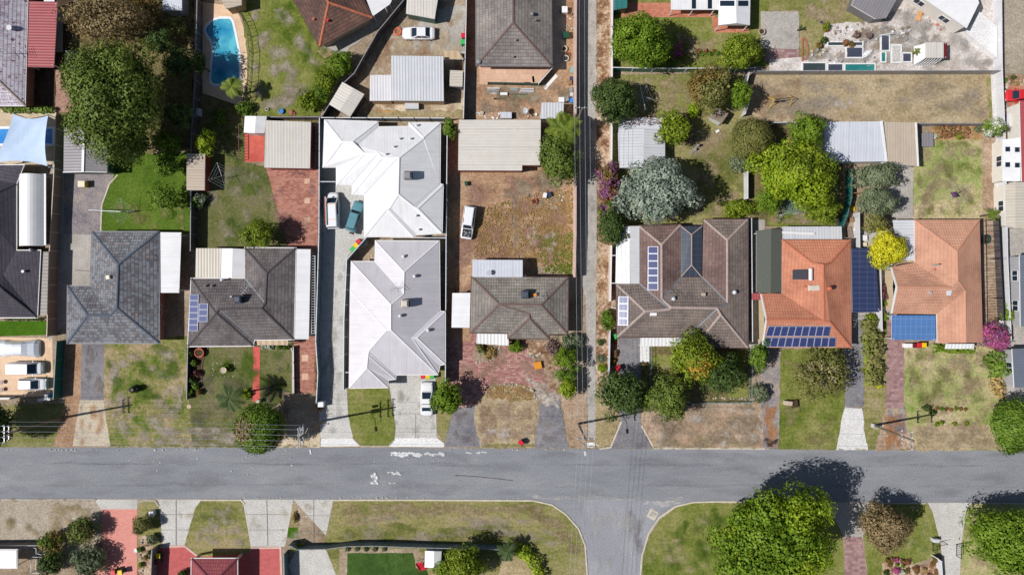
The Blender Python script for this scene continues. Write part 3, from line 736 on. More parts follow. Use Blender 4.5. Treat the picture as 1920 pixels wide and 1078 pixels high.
# leaves
L_ = leaf_mat
L_('leaf_lime', [C(78, 104, 16), C(104, 130, 22), C(130, 150, 30), C(152, 166, 46)]); L_('leaf_bright', [C(56, 80, 16), C(78, 106, 20), C(100, 126, 28), C(122, 144, 46)])
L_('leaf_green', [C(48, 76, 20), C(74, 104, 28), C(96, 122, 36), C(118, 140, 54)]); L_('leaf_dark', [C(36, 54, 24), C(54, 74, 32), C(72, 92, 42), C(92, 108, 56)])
L_('leaf_forest', [C(54, 72, 26), C(78, 96, 36), C(98, 116, 46), C(116, 130, 60)]); L_('leaf_olive', [C(72, 76, 34), C(94, 98, 46), C(114, 114, 60), C(134, 130, 78)]); L_('leaf_grey', [C(88, 104, 92), C(112, 126, 112), C(134, 146, 130), C(160, 168, 154)])
L_('leaf_greygreen', [C(72, 84, 60), C(94, 106, 76), C(112, 122, 92), C(132, 138, 110)]); L_('leaf_yellow', [C(150, 148, 20), C(182, 176, 30), C(204, 196, 44), C(150, 160, 40)])
L_('leaf_magenta', [C(104, 48, 100), C(130, 68, 124), C(152, 92, 142), C(104, 84, 70)], 0.6); L_('leaf_bronze', [C(92, 70, 36), C(116, 92, 44), C(98, 100, 44), C(140, 112, 62)], 0.6)
L_('leaf_brown', [C(106, 90, 62), C(130, 110, 78), C(112, 104, 64), C(152, 130, 98)], 0.6); L_('leaf_orange', [C(204, 130, 50), C(222, 158, 76), C(176, 150, 60), C(130, 138, 40)], 0.6)
L_('leaf_purple', [C(78, 44, 54), C(100, 56, 64), C(122, 76, 78)], 0.6); L_('leaf_dry', [C(168, 138, 82), C(190, 160, 104), C(150, 124, 82), C(136, 126, 70)], 0.7); L_('leaf_twig', [C(120, 100, 96), C(150, 126, 118), C(96, 82, 80)], 0.7)
L_('leaf_pink', [C(164, 70, 134), C(182, 94, 152), C(150, 80, 90)], 0.7); L_('leaf_white', [C(236, 236, 226), C(220, 222, 206), C(110, 130, 60)], 0.8); L_('leaf_palm', [C(74, 92, 28), C(96, 114, 34), C(122, 132, 52)]); L_('leaf_palmdark', [C(44, 62, 34), C(62, 80, 40), C(84, 96, 52)])
L_('leaf_mixed', [C(62, 84, 18), C(98, 118, 26), C(140, 152, 40), C(84, 104, 26)], 0.5); L_('leaf_rust', [C(132, 86, 64), C(152, 104, 76), C(118, 104, 56)], 0.6)
# ------------------------------------------------------------------ ground
m = MB(); m.sheet([(-900, -900), (900, -900), (900, 900), (-900, 900)], 0.0); struct('ground', m, 'dirt_grey')
rd = [(-160, 838), (600, 839), (1100, 841), (2080, 844), (2080, 943), (1340, 940), (1300, 941), (1266, 949), (1236, 970), (1216, 1000), (1204, 1040), (1199, 1100), (1199, 1300), (1101, 1300), (1101, 1078), (1097, 1022), (1085, 990), (1060, 962), (1035, 945), (1000, 937), (625, 936), (-160, 934)]
ROAD = G('road', 'asphalt', rd)
G('road_side_street', 'asphalt_side', [(1096, 936), (1245, 938), (1236, 970), (1216, 1000), (1204, 1040), (1199, 1100), (1199, 1300), (1101, 1300), (1101, 1078), (1097, 1022), (1088, 990)], 0.12)
# spilt white paint and rubbish along the road, and a manhole
rng = random.Random(3)
def blotch(px, py, rx, ry, n, seed, name='paint_spill', mat='paint_spill'):
    r = random.Random(seed); mb = MB()
    for i in range(n):
        a, q = r.uniform(0, 6.28), math.sqrt(r.random()); cx, cy = XY(px + rx * q * math.cos(a), py + ry * q * math.sin(a)); s = r.uniform(0.03, 0.14) * (1.25 - q * .6)
        k = r.randint(5, 8); ph = r.uniform(0, 6.28)
        mb.sheet([(cx + s * r.uniform(.5, 1.3) * math.cos(ph + 6.28 * j / k), cy + s * r.uniform(.4, 1.0) * math.sin(ph + 6.28 * j / k)) for j in range(k)], 0.122 + 0.0002 * i)
    o = mb.build(name, mat); o['kind'] = 'stuff'; return o
for nm, t in (('road_grit', (300, 843, 300, 2, 60)), ('road_grit', (700, 933, 340, 2, 50)), ('road_grit', (560, 872, 420, 22, 40)), ('road_grit', (1000, 842, 180, 2, 30))): blotch(*t, seed=77 + t[0], name=nm, mat='p_light_grey' if t[3] > 3 else 'kerb')
# upper verge, from the left
G('lawn', 'lawn_olive', [(-160, 765), (140, 755), (150, 760), (137, 838), (-160, 838)])
G('garden_strip', 'dirt', [(121, 640), (154, 640), (154, 752), (140, 838), (100, 838), (121, 752)], 0.15)
G('driveway', 'asphalt_drive', [(153, 640), (196, 640), (194, 750), (151, 750)])
G('driveway', 'concrete_stained', [(150, 750), (194, 750), (207, 836), (136, 836)])
G('lawn', 'lawn_patchy', [(196, 636), (350, 630), (352, 745), (362, 838), (207, 837), (195, 750)], 0.12)
G('lawn', 'lawn_dull', [(349, 645), (554, 640), (553, 740), (470, 790), (545, 800), (545, 838), (362, 838), (352, 745)], 0.1)
G('garden_bed', 'soil_dark', [(351, 650), (391, 650), (386, 662), (379, 680), (378, 735), (368, 742), (351, 744)], 0.1)
G('garden_path', 'red_path', [(475, 650), (487, 650), (487, 752), (474, 752)])
G('driveway', 'brick_red', [(551, 630), (598, 630), (594, 738), (552, 738)])
G('paving', 'paving_tan', [(566, 665), (578, 665), (578, 677), (566, 677)]); G('paving', 'paving_tan', [(566, 700), (578, 700), (578, 712), (566, 712)])
G('verge', 'dirt_verge', [(530, 736), (600, 736), (602, 838), (520, 838)], 0.15)
G('verge', 'sand', [(530, 815), (601, 810), (601, 838), (520, 838)], 0.15)
G('driveway', 'concrete', [(598, 222), (655, 335), (690, 440), (652, 480), (650, 727), (653, 780), (664, 822), (602, 822), (596, 740)])
G('driveway', 'concrete', [(630, 340), (690, 350), (690, 460), (640, 480)])
G('driveway_apron', 'concrete_white', [(602, 822), (661, 822), (675, 836), (601, 837)])
G('lawn', 'lawn', [(652, 722), (728, 724), (742, 800), (738, 826), (728, 836), (674, 836), (662, 822), (653, 780)], 0.06)
G('driveway', 'concrete', [(727, 700), (816, 690), (819, 821), (741, 821), (742, 800)])
G('driveway_apron', 'concrete_white', [(741, 821), (820, 821), (833, 831), (833, 838), (726, 837), (735, 832)])
for px in ([(742, 803), (818, 803)], [(742, 776), (818, 776)], [(779, 776), (779, 821)], [(602, 740), (652, 740)], [(602, 700), (650, 700)], [(602, 600), (650, 600)], [(602, 520), (650, 520)], [(602, 780), (652, 780)]):
    mb = MB(); mb.strip([XY(*p) for p in px], 0.05, 0.03, 0.085); struct('driveway_joint', mb, 'joint')
G('lawn', 'lawn_olive', [(816, 690), (838, 690), (852, 760), (834, 832), (820, 815)], 0.12)
G('driveway', 'asphalt_drive', [(852, 762), (893, 756), (889, 780), (901, 838), (832, 838)], 0.08)
G('verge', 'lawn_straw', [(893, 740), (918, 722), (960, 717), (995, 724), (1010, 750), (1003, 790), (1003, 838), (901, 838), (888, 785)], 0.15)
G('verge', 'lawn_olive', [(902, 832), (1002, 832), (1002, 838), (902, 838)], 0.1)
G('front_paving', 'brick_worn', [(838, 580), (895, 580), (895, 640), (1060, 640), (1048, 740), (1000, 725), (960, 718), (918, 722), (892, 760), (850, 765), (838, 700)], 0.1)
G('garden_bed', 'dirt_grey', [(892, 645), (940, 645), (938, 660), (926, 672), (918, 678), (890, 678)], 0.2)
G('garden_bed', 'litter_soil', [(985, 640), (1062, 640), (1050, 735), (1030, 725), (1020, 690), (990, 660)], 0.3)
G('driveway', 'asphalt_drive', [(1013, 755), (1050, 750), (1066, 840), (1002, 840)], 0.12)
G('verge', 'dirt_verge', [(1050, 735), (1101, 725), (1101, 841), (1067, 841)], 0.15)
G('footpath', 'concrete_old', [(1079, -120), (1118, -120), (1119, 480), (1117, 620), (1117, 700), (1117, 822), (1103, 822), (1100, 700), (1098, 560), (1079, 480)])
for y in range(-40, 820, 34):
    mb = MB(); mb.strip([XY(1099, y), XY(1117, y)], 0.05, 0.02, 0.08); struct('footpath_joint', mb, 'joint')
G('lane_bed', 'litter_soil', [(1118, -120), (1147, -120), (1149, 480), (1142, 640), (1141, 720), (1125, 735), (1117, 720), (1119, 470)], 0.12)
G('verge', 'lawn_dry', [(1117, 720), (1145, 730), (1162, 780), (1145, 838), (1122, 842), (1117, 830)], 0.15)
G('pit_lid', 'concrete_white', [(1101, 829), (1115, 829), (1115, 839), (1101, 839)])
G('driveway', 'asphalt_drive', [(1158, 620), (1201, 620), (1200, 778), (1203, 800), (1222, 841), (1143, 841), (1162, 795)], 0.06)
G('garden_bed', 'litter_soil', [(1141, 625), (1159, 625), (1159, 790), (1150, 720)], 0.1)
G('verge', 'dirt_verge', [(1202, 755), (1432, 755), (1434, 841), (1226, 841), (1203, 800)], 0.15)
G('garden', 'soil_shade', [(1201, 648), (1410, 645), (1409, 755), (1203, 757)])
G('lawn', 'lawn', [(1360, 660), (1400, 655), (1400, 745), (1365, 745)], 0.2)
G('lawn', 'lawn', [(1225, 665), (1262, 665), (1262, 690), (1225, 690)], 0.2)
G('front_paving', 'concrete_white', [(1200, 645), (1217, 645), (1217, 678), (1200, 678)])
G('driveway', 'asphalt_worn', [(1430, 645), (1464, 645), (1463, 757), (1460, 841), (1432, 841), (1424, 700)], 0.1)
G('lawn', 'lawn', [(1463, 655), (1585, 650), (1584, 762), (1567, 842), (1460, 842)], 0.1)
G('driveway', 'asphalt_drive', [(1583, 575), (1622, 575), (1619, 762), (1584, 764)])
G('driveway', 'concrete_new', [(1584, 763), (1616, 765), (1620, 790), (1619, 803), (1628, 843), (1567, 843), (1575, 805), (1576, 790)], 0.04)
G('lawn', 'lawn_olive', [(1619, 600), (1663, 580), (1661, 765), (1650, 800), (1645, 843), (1628, 843), (1619, 795)], 0.15)
G('driveway', 'brick_plum', [(1664, 590), (1694, 630), (1695, 766), (1661, 766)])
G('verge', 'dirt_verge', [(1661, 764), (1696, 764), (1704, 800), (1718, 844), (1640, 844), (1652, 790)], 0.15)
G('driveway', 'asphalt_worn', [(1664, 766), (1672, 766), (1674, 812), (1664, 812)], 0.12); G('driveway', 'asphalt_worn', [(1684, 764), (1695, 764), (1700, 812), (1691, 812)], 0.12)
G('lawn', 'lawn_pale', [(1695, 645), (1872, 650), (1885, 690), (1880, 770), (1860, 780), (1880, 844), (1718, 844), (1702, 800), (1695, 766)], 0.12)
G('verge', 'lawn_straw', [(1712, 800), (1760, 795), (1870, 800), (1880, 844), (1720, 844)], 0.3)
# lower verge
G('verge', 'lawn_grey', [(-160, 937), (177, 937), (188, 946), (190, 1010), (180, 1040), (-160, 1030)], 0.1)
G('driveway_apron', 'concrete', [(178, 936), (258, 936), (257, 954), (189, 954)])
G('driveway', 'brick_pink', [(190, 954), (257, 954), (257, 1100), (150, 1100), (170, 1075), (192, 1040)])
G('garden_strip', 'lawn_olive', [(262, 942), (275, 937), (292, 938), (299, 950), (303, 1025), (290, 1100), (257, 1100), (257, 955)], 0.08)
G('garden_strip', 'litter_soil', [(258, 1005), (290, 1003), (285, 1100), (258, 1100)], 0.2)
G('driveway', 'concrete', [(297, 936), (378, 936), (368, 950), (347, 1024), (306, 1024)])
G('lawn', 'lawn_olive', [(378, 938), (450, 938), (458, 946), (469, 1025), (466, 1036), (430, 1044), (370, 1044), (346, 1022), (366, 952)], 0.05)
G('driveway', 'concrete', [(455, 936), (550, 936), (542, 990), (534, 1024), (470, 1024)])
G('garden_strip', 'lawn_dry', [(548, 952), (556, 952), (560, 985), (558, 1008), (537, 1008), (542, 985)], 0.06)
G('lawn', 'turf', [(541, 988), (558, 988), (560, 1008), (538, 1008)], 0.08)
G('driveway', 'concrete', [(550, 936), (625, 936), (612, 1000), (608, 1022), (560, 1024), (540, 1060), (560, 1100), (636, 1100), (634, 1028)])
for px in ([(307, 964), (365, 964)], [(302, 993), (356, 993)], [(330, 937), (330, 1022)], [(460, 964), (540, 964)], [(466, 993), (536, 993)], [(500, 937), (502, 1022)], [(560, 966), (616, 966)], [(560, 996), (612, 996)], [(588, 937), (588, 1018)]):
    mb = MB(); mb.strip([XY(*p) for p in px], 0.05, 0.02, 0.085); struct('driveway_joint', mb, 'joint')
G('front_paving', 'brick_rose', [(300, 1024), (346, 1024), (372, 1044), (466, 1036), (472, 1027), (527, 1026), (531, 1100), (285, 1100)])
G('lawn', 'lawn_olive', [(626, 937), (1000, 938), (1034, 947), (1058, 964), (1083, 992), (1095, 1024), (1099, 1078), (1099, 1200), (640, 1100), (607, 1020)], 0.04)
G('garden_bed', 'dirt_grey', [(636, 1028), (785, 1028), (800, 1050), (800, 1100), (636, 1100)], 0.1)
G('lawn', 'turf_deep', [(652, 1036), (775, 1036), (780, 1064), (800, 1067), (810, 1100), (650, 1100)], 0.05)
G('lawn', 'lawn_dry', [(945, 1036), (975, 1040), (998, 1060), (1006, 1100), (930, 1100)], 0.1)
G('lawn', 'lawn', [(1300, 942), (1560, 943), (1580, 1010), (1586, 1100), (1203, 1100), (1207, 1040), (1219, 1002), (1239, 973), (1268, 952)], 0.04)
G('driveway', 'concrete_old', [(1548, 942), (1640, 942), (1625, 955), (1618, 1000), (1618, 1010), (1585, 1010)])
G('driveway', 'brick_plum', [(1586, 1006), (1616, 1006), (1628, 1100), (1582, 1100)])
G('lawn', 'lawn', [(1640, 943), (1738, 943), (1748, 960), (1765, 1022), (1760, 1040), (1700, 1062), (1630, 1100), (1618, 1010)], 0.06)
G('flower_bed', 'litter_soil', [(1654, 1056), (1668, 1047), (1708, 1046), (1712, 1059), (1745, 1056), (1755, 1045), (1768, 1042), (1770, 1100), (1654, 1100)], 0.05)
G('driveway', 'concrete', [(1739, 942), (1823, 942), (1812, 955), (1802, 1020), (1799, 1100), (1770, 1100), (1764, 1020), (1748, 958)])
G('lawn', 'lawn_pale', [(1820, 944), (2080, 944), (2080, 1100), (1800, 1100), (1803, 1020), (1813, 956)], 0.05)
# kerbs of the lower side and a few of the upper side
kerb('kerb', [(-160, 936), (180, 936)], mat='kerb_grey'); kerb('kerb', [(378, 937), (452, 937), (459, 945)]); kerb('kerb', [(262, 941), (275, 937), (291, 938), (298, 948)], mat='kerb_grey'); kerb('kerb', [(625, 937), (800, 937), (1000, 938), (1035, 946), (1060, 963), (1085, 991), (1097, 1022), (1101, 1078), (1101, 1250)])
kerb('kerb', [(1199, 1250), (1199, 1100), (1204, 1040), (1216, 1000), (1236, 970), (1266, 949), (1300, 941), (1340, 940), (1560, 942)]); kerb('kerb', [(1640, 943), (1736, 943)], mat='kerb_grey'); kerb('kerb', [(1824, 943), (2080, 944)], mat='kerb_grey')
kerb('kerb', [(1203, 798), (1226, 840), (1434, 841)], h=0.08); kerb('kerb', [(1165, 790), (1145, 838), (1126, 841), (1118, 832)], h=0.08); kerb('garden_edging', [(660, 820), (676, 836), (728, 836), (740, 824)], 0.15, 0.08, 'kerb_grey'); kerb('kerb', [(300, 1025), (346, 1023), (372, 1043)], 0.3, 0.06, 'coping_pink'); kerb('kerb', [(470, 1027), (526, 1026), (528, 1090)], 0.3, 0.06, 'coping_pink')
kerb('garden_edging', [(391, 650), (386, 662), (379, 680), (378, 735), (368, 742)], 0.15, 0.1, 'edging_dark'); kerb('garden_edging', [(546, 652), (549, 660), (549, 738)], 0.15, 0.12, 'kerb'); kerb('garden_edging', [(1704, 766), (1698, 800), (1710, 840)], 0.25, 0.06, 'kerb')
# back yards, left block
G('yard', 'soil_dark', [(40, -60), (365, -60), (362, 225), (104, 215), (40, 200)])  # dark sheet with the shadow over this yard put into its colour
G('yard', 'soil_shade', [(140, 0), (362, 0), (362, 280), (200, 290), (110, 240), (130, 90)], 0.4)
G('yard', 'dirt_red', [(104, 132), (142, 130), (140, 212), (104, 212)], 0.15)
G('garden_path', 'concrete_old', [(105, 20), (118, 20), (118, 98), (104, 98)])
G('poolside', 'sand', [(-160, 205), (104, 208), (102, 312), (-160, 312)])
G('front_paving', 'paving_cream', [(-160, 628), (98, 634), (100, 742), (-160, 748)])
G('lawn', 'turf', [(-160, 602), (88, 602), (86, 628), (-160, 634)]); G('side_yard', 'concrete_old', [(95, 300), (180, 330), (180, 440), (130, 600), (92, 640)])
G('driveway', 'asphalt_worn', [(120, 325), (222, 328), (205, 345), (190, 385), (188, 440), (120, 440)])
G('driveway', 'concrete_old', [(120, 440), (175, 440), (172, 540), (126, 540)])
G('lawn', 'lawn_lush', [(222, 290), (358, 285), (358, 440), (190, 440), (192, 385), (206, 350)], 0.12)
kerb('garden_edging', [(221, 328), (205, 346), (191, 385), (189, 437)], 0.2, 0.06, 'kerb')
G('lawn', 'lawn_dull', [(362, 232), (460, 230), (460, 305), (500, 312), (548, 466), (362, 470)], 0.08)
G('back_paving', 'red_slab', [(459, 248), (496, 250), (495, 304), (459, 304)])
G('back_paving', 'brick_red', [(498, 312), (598, 312), (596, 470), (542, 470)], 0.03)
for y in (335, 372, 408): G('paving', 'paving_tan', [(571, y), (581, y), (581, y + 10), (571, y + 10)])
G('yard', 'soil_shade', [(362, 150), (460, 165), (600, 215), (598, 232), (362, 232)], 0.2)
G('poolside', 'paving_cream', [(380, 5), (440, 12), (450, 32), (460, 62), (464, 105), (463, 150), (452, 200), (380, 175)])
G('lawn', 'lawn', [(444, -30), (548, -30), (600, 95), (650, 100), (612, 195), (596, 218), (452, 218), (464, 150), (464, 100), (455, 45)], 0.12)
G('yard', 'concrete_old', [(655, 90), (700, 60), (762, 0), (690, 30), (600, 95), (650, 108)], 0.1)
G('back_paving', 'paving_tan', [(594, 96), (614, 92), (630, 100), (608, 110)])
G('yard', 'dirt_grey', [(762, -60), (876, -60), (872, 224), (612, 220), (660, 140), (712, 60)], 0.1)
G('yard', 'concrete_old', [(800, 18), (872, 10), (872, 100), (775, 92), (775, 70)], 0.25)
G('yard', 'sand', [(700, 190), (870, 190), (872, 212), (690, 214)], 0.5); G('yard', 'lawn_dry', [(690, 208), (872, 208), (872, 222), (690, 222)], 0.3); 
G('yard', 'dirt', [(893, -60), (1080, -60), (1080, 224), (893, 224)]); G('back_paving', 'paving_tan', [(899, 122), (1036, 122), (1008, 159), (899, 159)])
G('side_yard', 'concrete_old', [(1035, -40), (1062, -40), (1058, 130), (1035, 130)])
G('side_path', 'dirt', [(838, 222), (860, 222), (862, 300), (1080, 300), (1080, 490), (884, 520), (884, 640), (838, 640)], 0.1)
# back yards, right block
G('yard', 'lawn_olive', [(1150, 140), (1415, 140), (1412, 250), (1400, 420), (1150, 420)], 0.1)
G('yard', 'lawn', [(1150, -60), (1440, -60), (1440, 125), (1150, 130)], 0.1); G('back_paving', 'brick_orange', [(1165, 6), (1260, 6), (1260, 33), (1165, 33)]); G('back_paving', 'brick_orange', [(1255, 18), (1340, 18), (1340, 33), (1404, 52), (1404, 62), (1338, 62), (1334, 33), (1255, 33)])
G('front_paving', 'concrete_old', [(1426, 22), (1498, 23), (1498, 93), (1426, 92)]); G('back_paving', 'brick_plum', [(1438, 93), (1498, 93), (1496, 116), (1432, 116)])
G('yard', 'pale_yard', [(1442, 112), (1500, 108), (1540, 72), (1545, 47), (1640, 30), (1720, -60), (1868, -60), (1868, 138), (1442, 138)])
G('lawn', 'lawn_olive', [(1440, -60), (1640, -60), (1600, 20), (1620, 40), (1545, 48), (1540, 100), (1500, 108), (1498, 20), (1440, 22)], 0.15)
G('garden_path', 'concrete_old', [(1636, 52), (1660, 50), (1735, 82), (1730, 92), (1650, 62)], 0.1)
G('field', 'lawn_straw', [(1400, 140), (1857, 140), (1860, 232), (1400, 232)]); G('weeds', 'lawn_olive', [(1848, 145), (1857, 145), (1859, 225), (1853, 225)], 0.15)
G('footpath', 'concrete', [(1857, 140), (1875, 140), (1877, 232), (1861, 232)]); G('yard', 'lawn_grey', [(1872, -60), (2080, -60), (2080, 138), (1872, 138)]); G('side_yard', 'litter_soil', [(1875, 142), (2080, 142), (2080, 262), (1878, 262)]); G('back_paving', 'brick_orange', [(1888, 162), (1918, 162), (1918, 205), (1888, 205)])
G('yard', 'soil_shade', [(1405, 228), (1545, 228), (1600, 305), (1580, 425), (1405, 425)]); G('lawn', 'lawn', [(1440, 340), (1570, 340), (1570, 424), (1440, 424)], 0.2)
G('yard', 'dirt_grey', [(1580, 300), (1712, 310), (1712, 425), (1672, 430), (1672, 470), (1580, 470)]); G('side_yard', 'concrete_old', [(1664, 316), (1712, 314), (1712, 410), (1672, 410)], 0.1)
G('lawn', 'lawn_pale', [(1712, 262), (1842, 262), (1842, 412), (1712, 412)], 0.06); G('garden_bed', 'dirt_weedy', [(1742, 236), (1842, 236), (1842, 262), (1754, 264)], 0.15); G('side_path', 'dirt_verge', [(1841, 236), (1864, 250), (1863, 430), (1841, 430)], 0.08); G('footpath', 'concrete', [(1862, 270), (1870, 256), (1880, 256), (1882, 420), (1864, 420)])
G('side_yard', 'dirt_verge', [(1838, 420), (1872, 420), (1874, 640), (1844, 640)]); G('footpath', 'concrete_white', [(1868, 420), (1884, 420), (1889, 640), (1873, 640)]); G('side_yard', 'concrete_old', [(1884, 425), (2080, 425), (2080, 790), (1890, 790), (1884, 640)])
G('side_yard', 'concrete_old', [(1594, 430), (1674, 430), (1672, 600), (1594, 600)]); G('side_yard', 'concrete_old', [(1403, 412), (1434, 412), (1430, 655), (1403, 655)])

